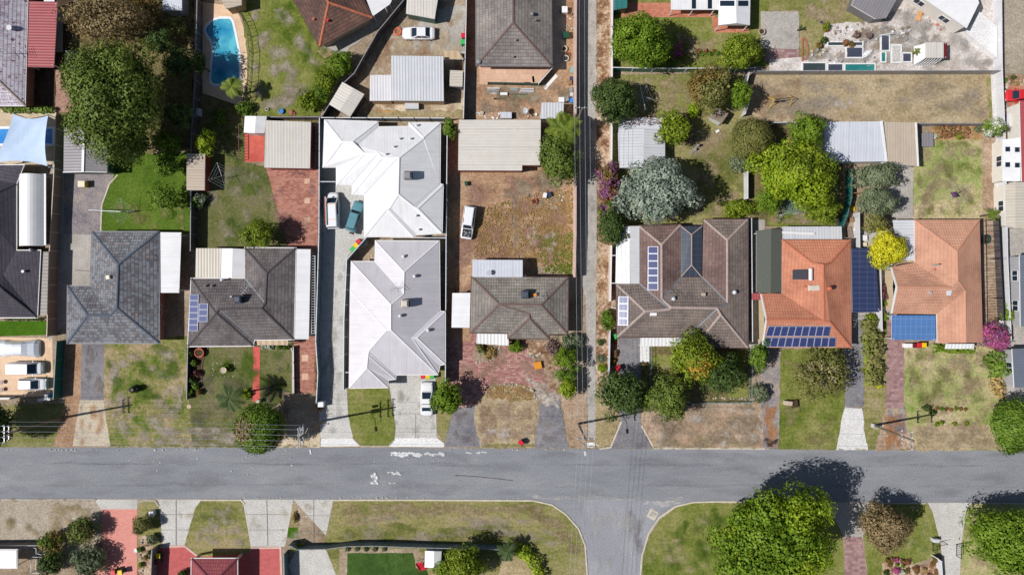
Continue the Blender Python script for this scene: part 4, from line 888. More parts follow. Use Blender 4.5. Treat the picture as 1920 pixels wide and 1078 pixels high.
# worn, stained and overgrown patches that blend into what is round them
for i, (nm, po, n, a, b, mt, k, asp, rot) in enumerate((
    ('paint_spill', [(733, 847), (835, 847), (832, 855), (734, 856)], 44, .25, .6, 'paint_spill', 1.1, 1.6, 0.0), ('paint_spill', [(697, 884), (706, 884), (712, 909), (695, 909)], 12, .25, .6, 'paint_spill', 1.1, 1.2, None), ('paint_spill', R4(726, 882, 750, 890), 9, .2, .5, 'paint_spill', 1.0, 1.8, 0.0), ('paint_spill', R4(874, 846, 914, 850), 9, .15, .3, 'paint_spill', 1.0, 2.5, 0.0), ('paint_spill', R4(730, 902, 744, 908), 3, .2, .35, 'paint_spill', .9, 1.5, 0.0),
    ('road_wear', [(-100, 845), (2000, 848), (2000, 935), (-100, 930)], 60, .5, 1.6, 'asphalt_side', .3, 3.5, 0.0), ('road_stain', [(-100, 845), (2000, 848), (2000, 935), (-100, 930)], 40, .5, 1.5, 'asphalt_drive', .13, 3.5, 0.0), ('road_wear', [(40, 867), (1900, 870), (1900, 876), (40, 873)], 26, .5, .9, 'asphalt_side', .5, 9, 0.0), ('road_stain', [(40, 905), (1900, 908), (1900, 914), (40, 911)], 26, .5, .9, 'asphalt_drive', .14, 9, 0.0),
    ('road_wear', [(1000, 928), (1290, 930), (1290, 938), (1000, 935)], 22, .3, .8, 'concrete', .5, 3, 0.0), ('road_wear', [(1110, 950), (1190, 950), (1190, 1078), (1110, 1078)], 14, .6, 1.4, 'concrete', .4, 2.5, 1.5), ('road_wear', R4(1210, 935, 1290, 950), 12, .4, 1.0, 'concrete_new', .6, 1.5, 0.3), ('road_stain', [(1180, 960), (1215, 960), (1200, 1060), (1185, 1060)], 8, .8, 1.6, 'asphalt_worn', .3, 2, 1.4),
    ('bare_patches', [(198, 645), (345, 645), (350, 835), (208, 835)], 26, .6, 1.9, 'lawn_grey', .8, 1.5, None), ('green_patches', [(198, 645), (345, 645), (350, 760), (200, 760)], 14, .8, 2.0, 'lawn_lush', .8, 1.4, None), ('bare_patches', [(290, 800), (545, 805), (545, 836), (290, 836)], 34, .6, 1.6, 'lawn_grey', .9, 2, 0.0), ('bare_patches', [(355, 690), (550, 690), (545, 800), (360, 835)], 22, .6, 1.7, 'bare_grey', .55, 1.5, None), ('green_patches', R4(395, 650, 548, 740), 14, .8, 1.8, 'lawn_lush', .6, 1.4, None),
    ('bare_patches', [(470, 5), (545, 10), (600, 110), (560, 215), (470, 210)], 26, .7, 2.0, 'lawn_grey', .85, 1.5, None), ('green_patches', [(500, 0), (550, 0), (640, 110), (600, 190), (540, 80)], 12, 1.0, 2.2, 'lawn_lush', .8, 1.4, None), ('bare_patches', R4(195, 385, 350, 438), 12, .6, 1.5, 'lawn_olive', .8, 1.5, None), ('bare_patches', [(370, 240), (450, 240), (530, 450), (370, 460)], 22, .6, 1.8, 'lawn_grey', .45, 1.5, None), ('green_patches', [(370, 240), (450, 240), (530, 450), (370, 460)], 16, .8, 1.8, 'lawn_lush', .55, 1.5, None),
    ('bare_patches', R4(845, 322, 1072, 500), 46, .8, 2.4, 'dirt_red', .85, 1.4, None), ('bare_patches', R4(940, 325, 1060, 390), 18, .8, 2.0, 'dirt_grey', .85, 1.4, None), ('weed_patches', [(892, 420), (925, 385), (1000, 370), (1072, 352), (1074, 500), (890, 484)], 60, .6, 1.7, 'dirt_weedy', .9, 1.5, None), ('weed_patches', [(1000, 440), (1072, 430), (1072, 520), (1020, 505)], 30, .5, 1.2, 'lawn', .9, 1.4, None), ('sandy_track', [(962, 330), (972, 330), (973, 484), (962, 484)], 26, .35, .8, 'dirt_grey', .9, 2.2, 1.57), ('bare_patches', R4(842, 380, 892, 640), 20, .6, 1.6, 'dirt_red', .7, 1.5, None), ('sandy_patches', R4(980, 370, 1060, 480), 14, .3, .8, 'sand_white', .6, 1.6, None),
    ('rubble_patch', [(985, 708), (1030, 720), (1048, 740), (1046, 765), (1005, 755)], 26, .4, 1.2, 'sand_white', .95, 1.4, None), ('weed_patches', [(903, 742), (922, 722), (960, 717), (994, 724), (1006, 750), (960, 756)], 24, .5, 1.3, 'dirt_weedy', .9, 1.4, None), ('bare_patches', [(896, 752), (1002, 752), (1000, 834), (903, 834)], 24, .6, 1.7, 'dirt_verge', .85, 1.6, None), ('sandy_patches', [(892, 800), (1000, 800), (1000, 834), (900, 836)], 10, .4, 1.1, 'sand_white', .6, 2, None), ('paving_stain', R4(845, 650, 1050, 740), 24, .6, 1.8, 'dirt_verge', .55, 1.4, None),
    ('bare_patches', [(1206, 760), (1430, 760), (1432, 838), (1228, 838)], 36, .6, 1.9, 'dirt_grey', .7, 1.8, 0.0), ('sandy_patches', [(1206, 760), (1430, 760), (1432, 838), (1228, 838)], 20, .4, 1.2, 'sand_white', .6, 1.7, None), ('dry_patches', [(1228, 815), (1432, 810), (1432, 839), (1232, 839)], 22, .5, 1.4, 'lawn_straw', .9, 2, 0.0), ('clay_patches', [(1434, 760), (1456, 760), (1459, 839), (1433, 839)], 22, .5, 1.2, 'clay', .65, 1.8, 1.5), ('dark_patch', R4(1434, 822, 1458, 838), 9, .5, .9, 'soil_dark', .95, 1.2, 0.0), ('clay_patches', [(1660, 775), (1696, 775), (1700, 841), (1655, 841)], 30, .5, 1.2, 'clay', .65, 1.6, 1.5), ('drive_wear', R4(1666, 768, 1698, 815), 8, .5, 1.0, 'asphalt_worn', .8, 2, 1.5),
    ('dry_patches', [(1465, 660), (1583, 660), (1565, 838), (1463, 838)], 22, .6, 1.7, 'lawn_olive', .8, 1.5, None), ('bare_patches', [(1700, 655), (1865, 655), (1875, 790), (1705, 790)], 34, .6, 1.7, 'lawn_straw', .55, 1.5, None), ('green_patches', [(1700, 655), (1865, 655), (1875, 790), (1705, 790)], 20, .8, 2.0, 'lawn', .45, 1.5, None), ('dry_patches', [(1705, 795), (1872, 785), (1876, 840), (1720, 840)], 30, .6, 1.6, 'lawn_straw', .6, 1.8, 0.0), ('dry_patches', [(1822, 655), (1862, 660), (1862, 705), (1832, 690)], 10, .5, 1.2, 'lawn_straw', .9, 1.4, None),
    ('bare_patches', R4(1715, 265, 1840, 408), 30, .6, 1.7, 'lawn_straw', .55, 1.5, None), ('green_patches', R4(1715, 265, 1840, 408), 16, .8, 1.8, 'lawn', .45, 1.5, None), ('dry_patches', R4(1405, 145, 1852, 228), 40, .7, 2.2, 'lawn_grey', .4, 2, 0.0), ('bare_patches', R4(1405, 150, 1500, 228), 14, .7, 1.8, 'dirt', .5, 1.6, None), ('sandy_patches', R4(1555, 176, 1596, 204), 8, .4, 1.0, 'sand_white', .8, 1.4, None), ('green_patches', R4(1600, 145, 1855, 228), 12, .5, 1.4, 'lawn_olive', .3, 1.8, 0.0),
    ('bare_patches', R4(1290, 235, 1400, 415), 34, .8, 2.2, 'lawn_straw', .85, 1.4, None), ('green_patches', R4(1270, 265, 1400, 412), 26, .8, 2.0, 'lawn', .75, 1.4, None), ('dry_patches', R4(1190, 143, 1405, 225), 30, .7, 2.0, 'lawn_dry', .8, 1.5, None), ('dry_patches', R4(1265, 65, 1345, 112), 12, .7, 1.6, 'lawn_dry', .8, 1.5, None), ('dry_patches', R4(1505, -10, 1620, 50), 18, .7, 1.8, 'lawn_dry', .85, 1.5, None), ('dry_patches', R4(1440, 385, 1568, 422), 14, .6, 1.4, 'lawn_straw', .8, 1.6, 0.0),
    ('yard_stain', [(1505, 110), (1640, 35), (1720, 0), (1860, 90), (1860, 133), (1510, 133)], 44, .6, 2.0, 'concrete_old', .7, 1.6, None), ('yard_stain', [(1505, 110), (1640, 35), (1720, 0), (1780, 60), (1700, 120), (1510, 120)], 34, .4, 1.4, 'dirt_grey', .7, 1.5, None), ('yard_patches', [(640, 180), (740, 60), (870, 20), (870, 215), (640, 215)], 50, .7, 2.0, 'sand', .75, 1.5, None), ('yard_patches', [(640, 180), (740, 60), (870, 20), (870, 215), (640, 215)], 30, .7, 1.8, 'dirt', .7, 1.5, None), ('yard_patches', R4(900, 160, 1075, 220), 30, .6, 1.6, 'dirt_grey', .8, 1.6, 0.0),
    ('dry_patches', [(640, 942), (1000, 944), (1070, 990), (1090, 1050), (1000, 975), (800, 965), (630, 990)], 70, .6, 1.6, 'lawn_dry', .85, 2, 0.0), ('dry_patches', [(620, 960), (1000, 965), (1080, 1040), (1000, 1030), (630, 1018)], 30, .6, 1.6, 'lawn_grey', .5, 2, 0.0), ('green_patches', [(640, 980), (1000, 985), (1010, 1020), (630, 1016)], 24, .7, 1.8, 'lawn', .7, 2, 0.0), ('green_patches', [(1215, 1020), (1300, 950), (1400, 950), (1330, 1075), (1210, 1075)], 18, .8, 2.0, 'lawn_lush', .55, 1.4, None), ('dry_patches', [(1215, 1020), (1300, 950), (1400, 950), (1330, 1075), (1210, 1075)], 16, .6, 1.6, 'lawn_pale', .6, 1.4, None), ('dry_patches', [(372, 945), (455, 945), (465, 1035), (355, 1030)], 16, .6, 1.6, 'lawn_grey', .65, 1.5, None),
    ('dry_patches', R4(-20, 942, 185, 1018), 24, .6, 1.7, 'lawn_dry', .7, 1.5, None), ('green_patches', R4(1700, 945, 1755, 1040), 10, .6, 1.4, 'lawn_pale', .7, 1.5, None), ('dry_patches', R4(1806, 950, 1920, 1075), 22, .6, 1.7, 'lawn_straw', .8, 1.5, None), ('drive_stain', R4(735, 720, 815, 820), 12, .4, 1.1, 'concrete_old', .45, 1.6, 1.5), ('drive_stain', R4(608, 480, 648, 815), 16, .4, 1.1, 'concrete_old', .45, 2, 1.5), ('drive_stain', R4(155, 645, 192, 745), 12, .4, 1.2, 'asphalt_worn', .7, 1.8, 1.5), ('drive_stain', R4(145, 755, 200, 835), 10, .5, 1.2, 'clay', .5, 1.8, 1.5), ('drive_stain', R4(300, 940, 620, 1020), 20, .4, 1.1, 'concrete_stained', .45, 1.5, None), ('drive_stain', R4(850, 770, 895, 836), 10, .4, 1.1, 'asphalt_worn', .8, 1.5, None), ('drive_stain', R4(1010, 760, 1060, 836), 10, .4, 1.1, 'asphalt_worn', .7, 1.5, None), ('drive_stain', R4(505, 320, 595, 460), 16, .5, 1.4, 'brick_worn', .6, 1.4, None),
    ('path_stain', R4(1100, 0, 1117, 820), 30, .3, .8, 'asphalt_worn', .25, 2, 1.5), ('verge_tufts', R4(200, 832, 600, 840), 60, .15, .5, 'lawn_olive', .9, 1.8, 0.0), ('verge_tufts', R4(890, 835, 1430, 842), 50, .15, .45, 'lawn_dry', .9, 1.8, 0.0), ('verge_tufts', R4(1460, 838, 1880, 845), 50, .15, .45, 'lawn_dry', .9, 1.8, 0.0), ('verge_tufts', R4(-60, 934, 180, 940), 26, .15, .4, 'lawn_dry', .9, 1.8, 0.0))): blots(nm, po, n, a, b, mt, k, asp, i * 11, rot)

print('LAYERS', max(l[4] for l in LAYERS))

m = MB(); m.strip([XY(*p) for p in ((852, 891), (880, 892.5), (920, 896), (960, 901))], .12, .1, .124); o = m.build('skid_mark', 'asphalt_drive'); o['kind'] = 'stuff'
# ------------------------------------------------------------------ houses and sheds
GH = 'houses of the block'; GS = 'sheds and garages of the block'
# frosted-tile house, top left
h, R = house('tiled_house', 'house with frosted mauve and white roof tiles and red patio roof', 'house',
    dict(a=(-150, -120), b=(54, -120), c=(46, 198), d=(-150, 198), e=(-52, -30), f=(-54, 104)), ['a b e', 'b c f e', 'c d f', 'd a e f'], 'tile_frost', 'wall_brick', 'ridge_pale', pitch=0.4)
patio(h, dict(a=(55, 3, 2.5), b=(108, 4, 2.3), c=(101, 127, 2.3), d=(49, 126, 2.5)), 'metal_red', uvdir=0.0)
pipe_vent(h, R, 20, 54, 'steel_white', 0.25, 0.3); antenna(h, R, 9, 101, 1.6, 0.3)
m = MB(); m.box((*XY(92, 0, 2.4), 2.3), (1.5, 0.5, 0.08)); m.build('awning', 'metal_white', h)
# dark tiled house at the left edge
h, R = house('tiled_house', 'charcoal tiled house with white barrel-vaulted patio beside tan fence', 'house',
    dict(a=(-150, 310), b=(44, 310), c=(30, 345), d=(30, 470), e=(75, 470), f=(69, 595), g=(-150, 595), i=(6, 515), j=(6, 545), k=(-90, 452), l=(-50, 380)),
    ['a b c l', 'c d e i k l', 'e f j i', 'f g k j', 'g a l k', 'i j k'], 'tile_charcoal', 'render_tan', 'ridge_char', pitch=0.38)
m = MB(); n = 10; a0, a1 = XY(32, 326, 2.9)[0], XY(78, 326, 2.9)[0]; y0, y1 = XY(0, 326, 2.9)[1], XY(0, 461, 2.9)[1]
pr = [(a0 + (a1 - a0) * i / n, 2.5 + 0.85 * math.sin(math.pi * i / n)) for i in range(n + 1)]
for (xa, za), (xb, zb) in zip(pr, pr[1:]): m.face([(xa, y1, za), (xb, y1, zb), (xb, y0, zb), (xa, y0, za)]); m.face([(xa, y0, za - .06), (xb, y0, zb - .06), (xb, y1, zb - .06), (xa, y1, za - .06)])
m.build('patio_vault', 'metal_white', h); m = MB(); m.box((*XY(82, 393, 2.4), 2.35), (0.7, 10.2, 0.12)); m.build('patio_gutter', 'trim_white', h)
posts_under(h, [(36, 330, 2.6), (80, 330, 2.5), (36, 458, 2.6), (80, 458, 2.5)])
patio(h, dict(a=(76, 472, 2.4), b=(91, 472, 2.3), c=(88, 590, 2.3), d=(71, 592, 2.4)), 'metal_taupe', 'side_roof', uvdir=0.0, post=False); whirly(h, R, 60, 469); pipe_vent(h, R, 46, 509, 'steel_white', .13)
# slate house
h, R = house('tiled_house', 'slate blue tiled house with orange lichen spots and white side patio', 'house',
    dict(a=(173, 435), b=(297, 435), c=(298, 643), d=(125.5, 643), e=(126.5, 536.5), f=(170, 536.5), r=(221.6, 496), s=(218.6, 577), t=(164, 591), u=(206.5, 591)),
    ['a b r', 'a r s u f', 'e f u t', 'e t d', 'd t u s c', 'b c s r'], 'tile_slate', 'wall_brick', 'ridge_slate', pitch=0.42, gutter='gutter_grey')
patio(h, dict(a=(297, 435.5, 2.5), b=(340, 436, 2.3), c=(336, 549, 2.3), d=(295, 549, 2.5)), 'metal_white', uvdir=0.0)
m = MB(); p, n_ = on(R, 206, 520); m.box((p.x, p.y, p.z - .3), (0.7, 0.7, 0.75), 0.2, 0, 0.08); m.box((p.x, p.y, p.z + .45), (0.5, 0.5, 0.12), 0.2); m.build('chimney', 'p_cream', h)
p, n_ = on(R, 158, 507); m = MB(); m.tube([(*XY(150, 507, 3.0), 0), (*XY(150, 507, 3.0), 4.2)], 0.04, 6); m.build('mast', 'metal_grey', h)
# brown-grey house with nine solar panels
h, R = house('tiled_house', 'grey-brown tiled house with nine solar panels and white patio strips', 'house',
    dict(a=(459, 465), b=(554, 465.5), c=(550, 636), d=(476, 637), e=(474, 648), f=(352, 649), g=(358.5, 522.5), i=(459, 522.5), r=(500, 512), s=(497, 569), t=(490, 578), u=(410, 580), v=(405, 587)),
    ['a b r', 'b c t s r', 'c d u t', 'd e v u', 'e f v', 'f g v', 'g i s t u v', 'i a r s'], 'tile_brown', 'wall_brick', 'ridge_brown', pitch=0.4, valley='valley_grey')
R2 = patio(h, dict(a=(554, 467, 2.55), b=(582.5, 467.5, 2.35), c=(579, 636, 2.35), d=(550.5, 636, 2.55)), 'metal_white', uvdir=0.0)
patio(h, dict(a=(367.5, 465.5, 2.4), b=(415, 465.5, 2.5), c=(413.5, 521, 2.5), d=(366, 520, 2.4)), 'metal_cream', uvdir=math.pi / 2, trim='trim_red')
R3 = patio(h, dict(a=(415.5, 466, 2.5), b=(436, 466, 3.0), c=(459, 467, 2.55), d=(457.5, 520.5, 2.55), e=(434.5, 520.5, 3.0), f=(414.5, 521, 2.5)), 'metal_white', 'patio_roof', faces=('a b e f', 'b c d e'))
patio(h, dict(a=(477, 636.5, 2.35), b=(540, 636.5, 2.35), c=(540, 647, 2.2), d=(476.5, 647, 2.2)), 'poly_tan', 'porch_roof', uvdir=-math.pi / 2)
panel_grid(h, R, [(355.5, 552), (372.5, 552), (371, 620.5), (353, 620.5)], 1, 6, 5, mat='solar_cell_pale'); panel_grid(h, R, [(373, 569), (390, 569), (389, 603.5), (371.5, 603.5)], 1, 3, 5, mat='solar_cell_pale')
cooler(h, R, 447, 561, 1.1, 1.0); antenna(h, R, 470, 542, 1.9, 0.9, 2.0); pipe_vent(h, R, 435, 556); pipe_vent(h, R, 386, 536, 'gutter_brown', .12); pipe_vent(h, R, 398, 536, 'gutter_brown', .12); pipe_vent(h, R, 419, 525, 'steel_white', .1, .8)
# frame of slats beside it
rt = thing('slat_screen', 'narrow slatted screen frame along the side of white patio roof', 'screen', (*XY(587, 480), 0)); m = MB()
for y in range(480, 626, 5): m.bar((*XY(583.5, y, 2.1), 2.1), (*XY(590.5, y, 2.1), 2.1), 0.05, 0.05)
for x in (583.5, 590.5): m.bar((*XY(x, 479, 2.1), 2.05), (*XY(x, 626, 2.1), 2.05), .07, .07)
m.build('slats', 'trim_white', rt); posts_under(rt, [(584, 480, 2.1), (590, 480, 2.1), (584, 625, 2.1), (590, 625, 2.1)], .04)
# white metal units
h, R = house('metal_roof_house', 'brilliant white hipped metal roof house at the rear of concrete driveway', 'house',
    dict(a=(609, 226), b=(708, 229), c=(708, 239), d=(767, 238), e=(767, 231), f=(825, 231), g=(824, 345), i=(830, 347), j=(828, 437), k=(779, 440), l=(775, 444), m=(683, 443), n=(683, 366), o=(660, 364), p=(660, 347), q=(631, 346), r=(631, 313), s=(606, 313),
         A=(641, 266), B=(660, 266), D=(668, 273), E=(683, 288), F=(710, 288), Gg=(716, 296), Hh=(748, 296), I=(746.5, 364), J=(725, 391), K=(730, 390), L=(776, 388), Mm=(783, 391), O=(794, 258), Q=(793, 261)),
    ['a b B A', 'a A s', 's A B E r', 'b c D B', 'c d Q Hh Gg F E D', 'd e O Q', 'e f O', 'r E q', 'q E F p', 'p F Gg o', 'o Gg Hh n', 'n Hh I K J m', 'B D E', 'm J l', 'J K k l', 'K I L j k', 'f g L I Hh Q O', 'g i Mm L', 'i j Mm', 'L Mm j'],
    'metal_white', 'render_grey', 'ridge_white', pitch=0.40, valley='valley_white', gutter='gutter_white', inset=0.35)
cooler(h, R, 765, 329, 1.15, 1.0, 'cooler_grey')
for x, y in ((750, 261), (770, 261), (739, 276), (724, 290), (781, 405), (786, 431), (782, 236)): whirly(h, R, x, y, 'steel_white', 0.13)
h, R = house('metal_roof_house', 'pale lilac-grey hipped metal roof house behind small front lawn', 'house',
    dict(a=(704, 452), b=(823, 452.5), c=(824, 584), d=(834, 585), e=(834, 682), f=(824, 684), g=(820, 702), i=(741.5, 702), j=(741, 710), k=(726.5, 712), l=(726.5, 726), m=(655, 727), n=(657, 545), o=(659, 491), p=(703, 491),
         A=(758, 510), B=(757, 551), D=(733, 571), E=(733, 618), F=(725, 619), Gg=(692, 657), Hh=(690, 667), I=(688, 690), J=(771.5, 634), K=(782, 633)),
    ['a b A', 'a A B p', 'o p B D', 'o D E F n', 'n F Gg Hh I m', 'b c J g E D B A', 'c d K J', 'd e K', 'e f J K', 'f g J', 'g i Gg F E', 'i j Hh Gg', 'j k I Hh', 'k l I', 'l m I'],
    'metal_lilac', 'render_white', 'ridge_lilac', capw=.11, pitch=0.40, valley='valley_white', gutter='gutter_white', inset=0.35)
cooler(h, R, 760, 569, 1.1, 1.1, 'cooler_beige')
for x, y in ((757, 481), (778, 518), (751, 592), (803, 619)): whirly(h, R, x, y, 'steel_white', 0.2)
antenna(h, R, 742, 541, 1.2, 0.5, 1.3)
# grey garage behind brick paving, small white shed
s, R = house('garage', 'grey corrugated garage standing at the end of red brick paving', 'garage', dict(a=(498, 226, 3.0), b=(583, 229, 2.6), c=(581, 316, 2.6), d=(495.5, 314.5, 3.0)), ['abcd'], 'metal_dull', 'clad_red', None, gutter='gutter_grey', inset=0.15, uvdir=0.0 + math.pi / 2)
m = MB()
for a, b in ((505, 528), (533, 556)): m.face([(*XY(a, 313.6, 2.4), .1), (*XY(b, 313.6, 2.4), .1), (*XY(b, 313.6, 2.4), 2.2), (*XY(a, 313.6, 2.4), 2.2)])
m.build('garage_door', 'p_tan', s)
s, R = house('garden_shed', 'small white gabled shed on red concrete slab', 'shed', dict(a=(459, 218, 2.1), b=(480, 218, 2.5), c=(500, 218, 2.1), d=(496, 250, 2.1), e=(477.5, 250, 2.5), f=(457, 249, 2.1)), ['a b e f', 'b c d e'], 'metal_white', 'clad_white', None, gutter=None, inset=0.1)
s, R = house('garden_shed', 'grey gabled shed with white ridge and green walls beside tan fence', 'shed', dict(a=(120, 240, 2.5), b=(157, 238, 3.1), c=(202, 238, 2.5), d=(201, 323, 2.5), e=(155, 322, 3.1), f=(119, 323, 2.5)), ['a b e f', 'b c d e'], 'metal_grey_roof', 'clad_green', None, gutter=None, inset=0.12)
m = MB(); m.bar((*XY(157, 237.5, 3.15), 3.15), (*XY(155, 322.5, 3.15), 3.15), .35, .06); m.build('ridge_strip', 'ridge_white', s)
m = MB(); m.bar((*XY(119, 323.5, 2.45), 2.5), (*XY(155, 322.5, 3.1), 3.06), .1, .16); m.bar((*XY(155, 322.5, 3.1), 3.06), (*XY(201, 323.5, 2.45), 2.5), .1, .16); m.build('barge_board', 'trim_white', s)
s, R = house('garden_shed', 'tan flat-roofed lean-to shed on the lawn boundary', 'shed', dict(a=(350, 288, 2.4), b=(384.5, 288, 2.2), c=(383.5, 357, 2.2), d=(349.5, 357, 2.4)), ['abcd'], 'metal_tan', 'clad_red', None, gutter=None, inset=0.12, uvdir=0.0)
s, R = house('garden_shed', 'weathered grey gabled shed turned askew by the diagonal fence', 'shed', dict(a=(642, 154, 2.2), b=(663, 166, 2.5), c=(683, 177, 2.2), d=(656, 220, 2.2), e=(637, 208, 2.5), f=(617, 196, 2.2)), ['a b e f', 'b c d e'], 'metal_dull', 'fence_dark', None, gutter=None, inset=0.1)
s, R = house('garage', 'blue-grey corrugated workshop with lower white lean-to in the dirt yard', 'workshop', dict(a=(733.5, 105, 3.0), b=(831, 106, 3.0), c=(832, 190, 2.6), d=(733, 189, 2.6)), ['abcd'], 'metal_zinc', 'render_tan', None, gutter='gutter_grey', inset=0.12, uvdir=-math.pi / 2)
R2 = roof(s, dict(a=(694, 141, 2.5), b=(733, 141, 2.5), c=(733, 189.5, 2.35), d=(693, 189.5, 2.35)), ['abcd'], 'metal_whitish', gutter=None, name='lean_to_roof', thick=.1, uvdir=-math.pi / 2); walls(s, R2, 'render_tan', .12, name='lean_to_wall')
m = MB(); m.box((*XY(772, 198, .9), 0), (2.0, 1.0, .9)); m.build('side_hutch', 'p_light_grey', s)
s, R = house('garden_shed', 'green walled shed with pale metal roof behind the white sedan', 'shed', dict(a=(764, -14, 2.6), b=(823, -14, 2.6), c=(815, 36, 2.3), d=(761, 26, 2.3)), ['abcd'], 'metal_dull', 'clad_green', None, gutter='gutter_grey', inset=0.1, uvdir=-math.pi / 2)
s, R = house('garden_shed', 'tiny white-roofed shed east of the blue-grey workshop', 'shed', dict(a=(843, 132, 1.9), b=(868, 133, 2.0), c=(867, 163, 2.0), d=(843, 162, 1.9)), ['abcd'], 'metal_cream', 'fence_grey', None, gutter=None, inset=0.08, uvdir=0.0)
s, R = house('garden_shed', 'sand-coloured carport slab roof beside the dirt yard fence', 'carport', dict(a=(833, 96, 2.2), b=(859, 96, 2.2), c=(870, 112, 2.1), d=(833, 111, 2.1)), ['abcd'], 'poly_tan', None, None, gutter=None, uvdir=-math.pi / 2)
posts_under(s, [(835, 98, 2.2), (857, 98, 2.2), (866, 110, 2.1), (835, 109, 2.1)], .05)
s, R = house('pool_shed', 'olive brown pool shed at the top of the paved pool surround', 'shed', dict(a=(402, -25, 2.4), b=(452, -25, 2.2), c=(453, 10, 2.2), d=(423, 17, 2.3)), ['abcd'], 'metal_tan', 'render_tan', None, gutter=None, inset=.1, uvdir=0.0)
s, R = house('garden_shed', 'blue-white mottled metal roof outbuilding above the leafy yard', 'shed', dict(a=(303, -30, 2.5), b=(341, -30, 2.5), c=(341, 20, 2.3), d=(305, 20, 2.3)), ['abcd'], 'metal_blue', 'render_grey', None, gutter=None, inset=.1, uvdir=0.0)
# brown rotated house at the top
h, R = house('tiled_house', 'dark brown tiled house set diagonally with orange ridge caps', 'house', dict(a=(599, 87), b=(698, 33), c=(640, -72), d=(541, -18), e=(616, 5), f=(600, -24)), ['a b e', 'b c f e', 'c d f', 'd a e f'], 'tile_choc', 'wall_cream', 'ridge_orange', pitch=0.42, gutter='gutter_brown')
patio(h, dict(a=(684, -8, 2.5), b=(738, -10, 2.3), c=(732, 8, 2.3), d=(699, 31, 2.5)), 'metal_white', uvdir=0.5)
pipe_vent(h, R, 589, 38, 'terracotta', .12); pipe_vent(h, R, 615, 40, 'p_red', .12)
# grey tiled house top centre
h, R = house('tiled_house', 'grey tiled house with red-brown ridge behind the junk-filled yard', 'house', dict(a=(892, -140), b=(1032, -140), c=(1034, 124), d=(893, 123), e=(962, -66), f=(962, 43)), ['a b e', 'b c f e', 'c d f', 'd a e f'], 'tile_grey', 'wall_brick', 'ridge_rust', pitch=0.40, gutter='gutter_grey')
whirly(h, R, 998, 28, 'metal_grey', .22); pipe_vent(h, R, 967, 77); pipe_vent(h, R, 962, 108); pipe_vent(h, R, 1003, 40)
m = MB(); p, n_ = on(R, 898, 116); m.lathe((p.x, p.y, p.z), [(.35, 0), (.4, .1), (.3, .25), (.05, .3)], 10); m.build('roof_cowl', 'metal_grey', h)
# big garage north of weedy yard
s, R = house('garage', 'long pale metal-roofed brick garage above the weedy yard', 'garage', dict(a=(860, 225, 3.2), b=(1014, 225, 3.2), c=(1013, 310, 2.7), d=(979, 310, 2.7), e=(979, 320, 2.65), f=(859, 319.5, 2.65)), ['a b c d e f'], 'metal_dull', 'clad_red', None, gutter='gutter_red', inset=0.12, uvdir=0.0)
m = MB()
for a, b in ((874, 912), (928, 966)): m.box((*XY((a + b) / 2, 320.5, 1), .05), ((b - a) * S * .96, .08, 2.0))
m.build('roller_door', 'p_black', s)
s, R = house('garden_shed', 'light grey corrugated lean-to by the yellow-green bamboo palm', 'shed', dict(a=(1016, 192.5, 2.2), b=(1057, 193, 2.2), c=(1056, 223, 2.0), d=(1012, 223, 2.0)), ['abcd'], 'metal_zinc', 'fence_grey', None, gutter=None, inset=.1, uvdir=-math.pi / 2)
# middle grey-brown house
h, R = house('tiled_house', 'grey-brown hip-tiled house with flat rear annexe and worn red forecourt', 'house',
    dict(a=(884.6, 519.6), b=(1065, 520.6), c=(1064, 626), d=(1029.5, 626), e=(1029.5, 635), f=(952.7, 634), g=(952.7, 624.5), i=(882, 623.5), r=(936, 570), s=(1015, 571.5), t=(992.3, 588), u=(992.5, 597)),
    ['a b s r', 'b c s', 'c d t r s', 'd e u t', 'e f u', 'f g t u', 'g i r t', 'i a r'], 'tile_greybrown', 'wall_brick', 'ridge_rust', pitch=0.40, gutter='gutter_brown')
R2 = roof(h, dict(a=(885.6, 487, 2.5), b=(980, 487.6, 2.5), c=(980, 519.8, 2.62), d=(885.6, 519.4, 2.62)), ['abcd'], 'metal_blue', gutter=None, name='annexe_roof', thick=.12, uvdir=math.pi / 2); walls(h, R2, 'render_white', .12, name='annexe_wall')
patio(h, dict(a=(848, 549.5, 2.4), b=(883, 549, 2.45), c=(882.5, 614.5, 2.45), d=(846.5, 614, 2.4)), 'metal_white', 'carport_roof', uvdir=0.0)
patio(h, dict(a=(894, 624.5, 2.3), b=(953, 624.5, 2.3), c=(954, 648, 2.15), d=(893, 644, 2.15)), 'poly_white', 'porch_roof', uvdir=-math.pi / 2)
cooler(h, R, 985, 552, 1.15, 1.0); antenna(h, R, 979, 526, 2.2, 0.2, 1.2); pipe_vent(h, R, 1003, 553, 'p_orange', .15, .4); antenna(h, R, 1016, 556, .9, 2.2, 1.2)
m = MB(); p = Vector((*XY(917, 512, 3), 2.6)); m.lathe((p.x, p.y, p.z + .4), [(.05, 0), (.3, .1), (.38, .22)], 10); m.tube([p, p + Vector((0, 0, .5))], .03, 5); m.build('dish', 'metal_bright', h)
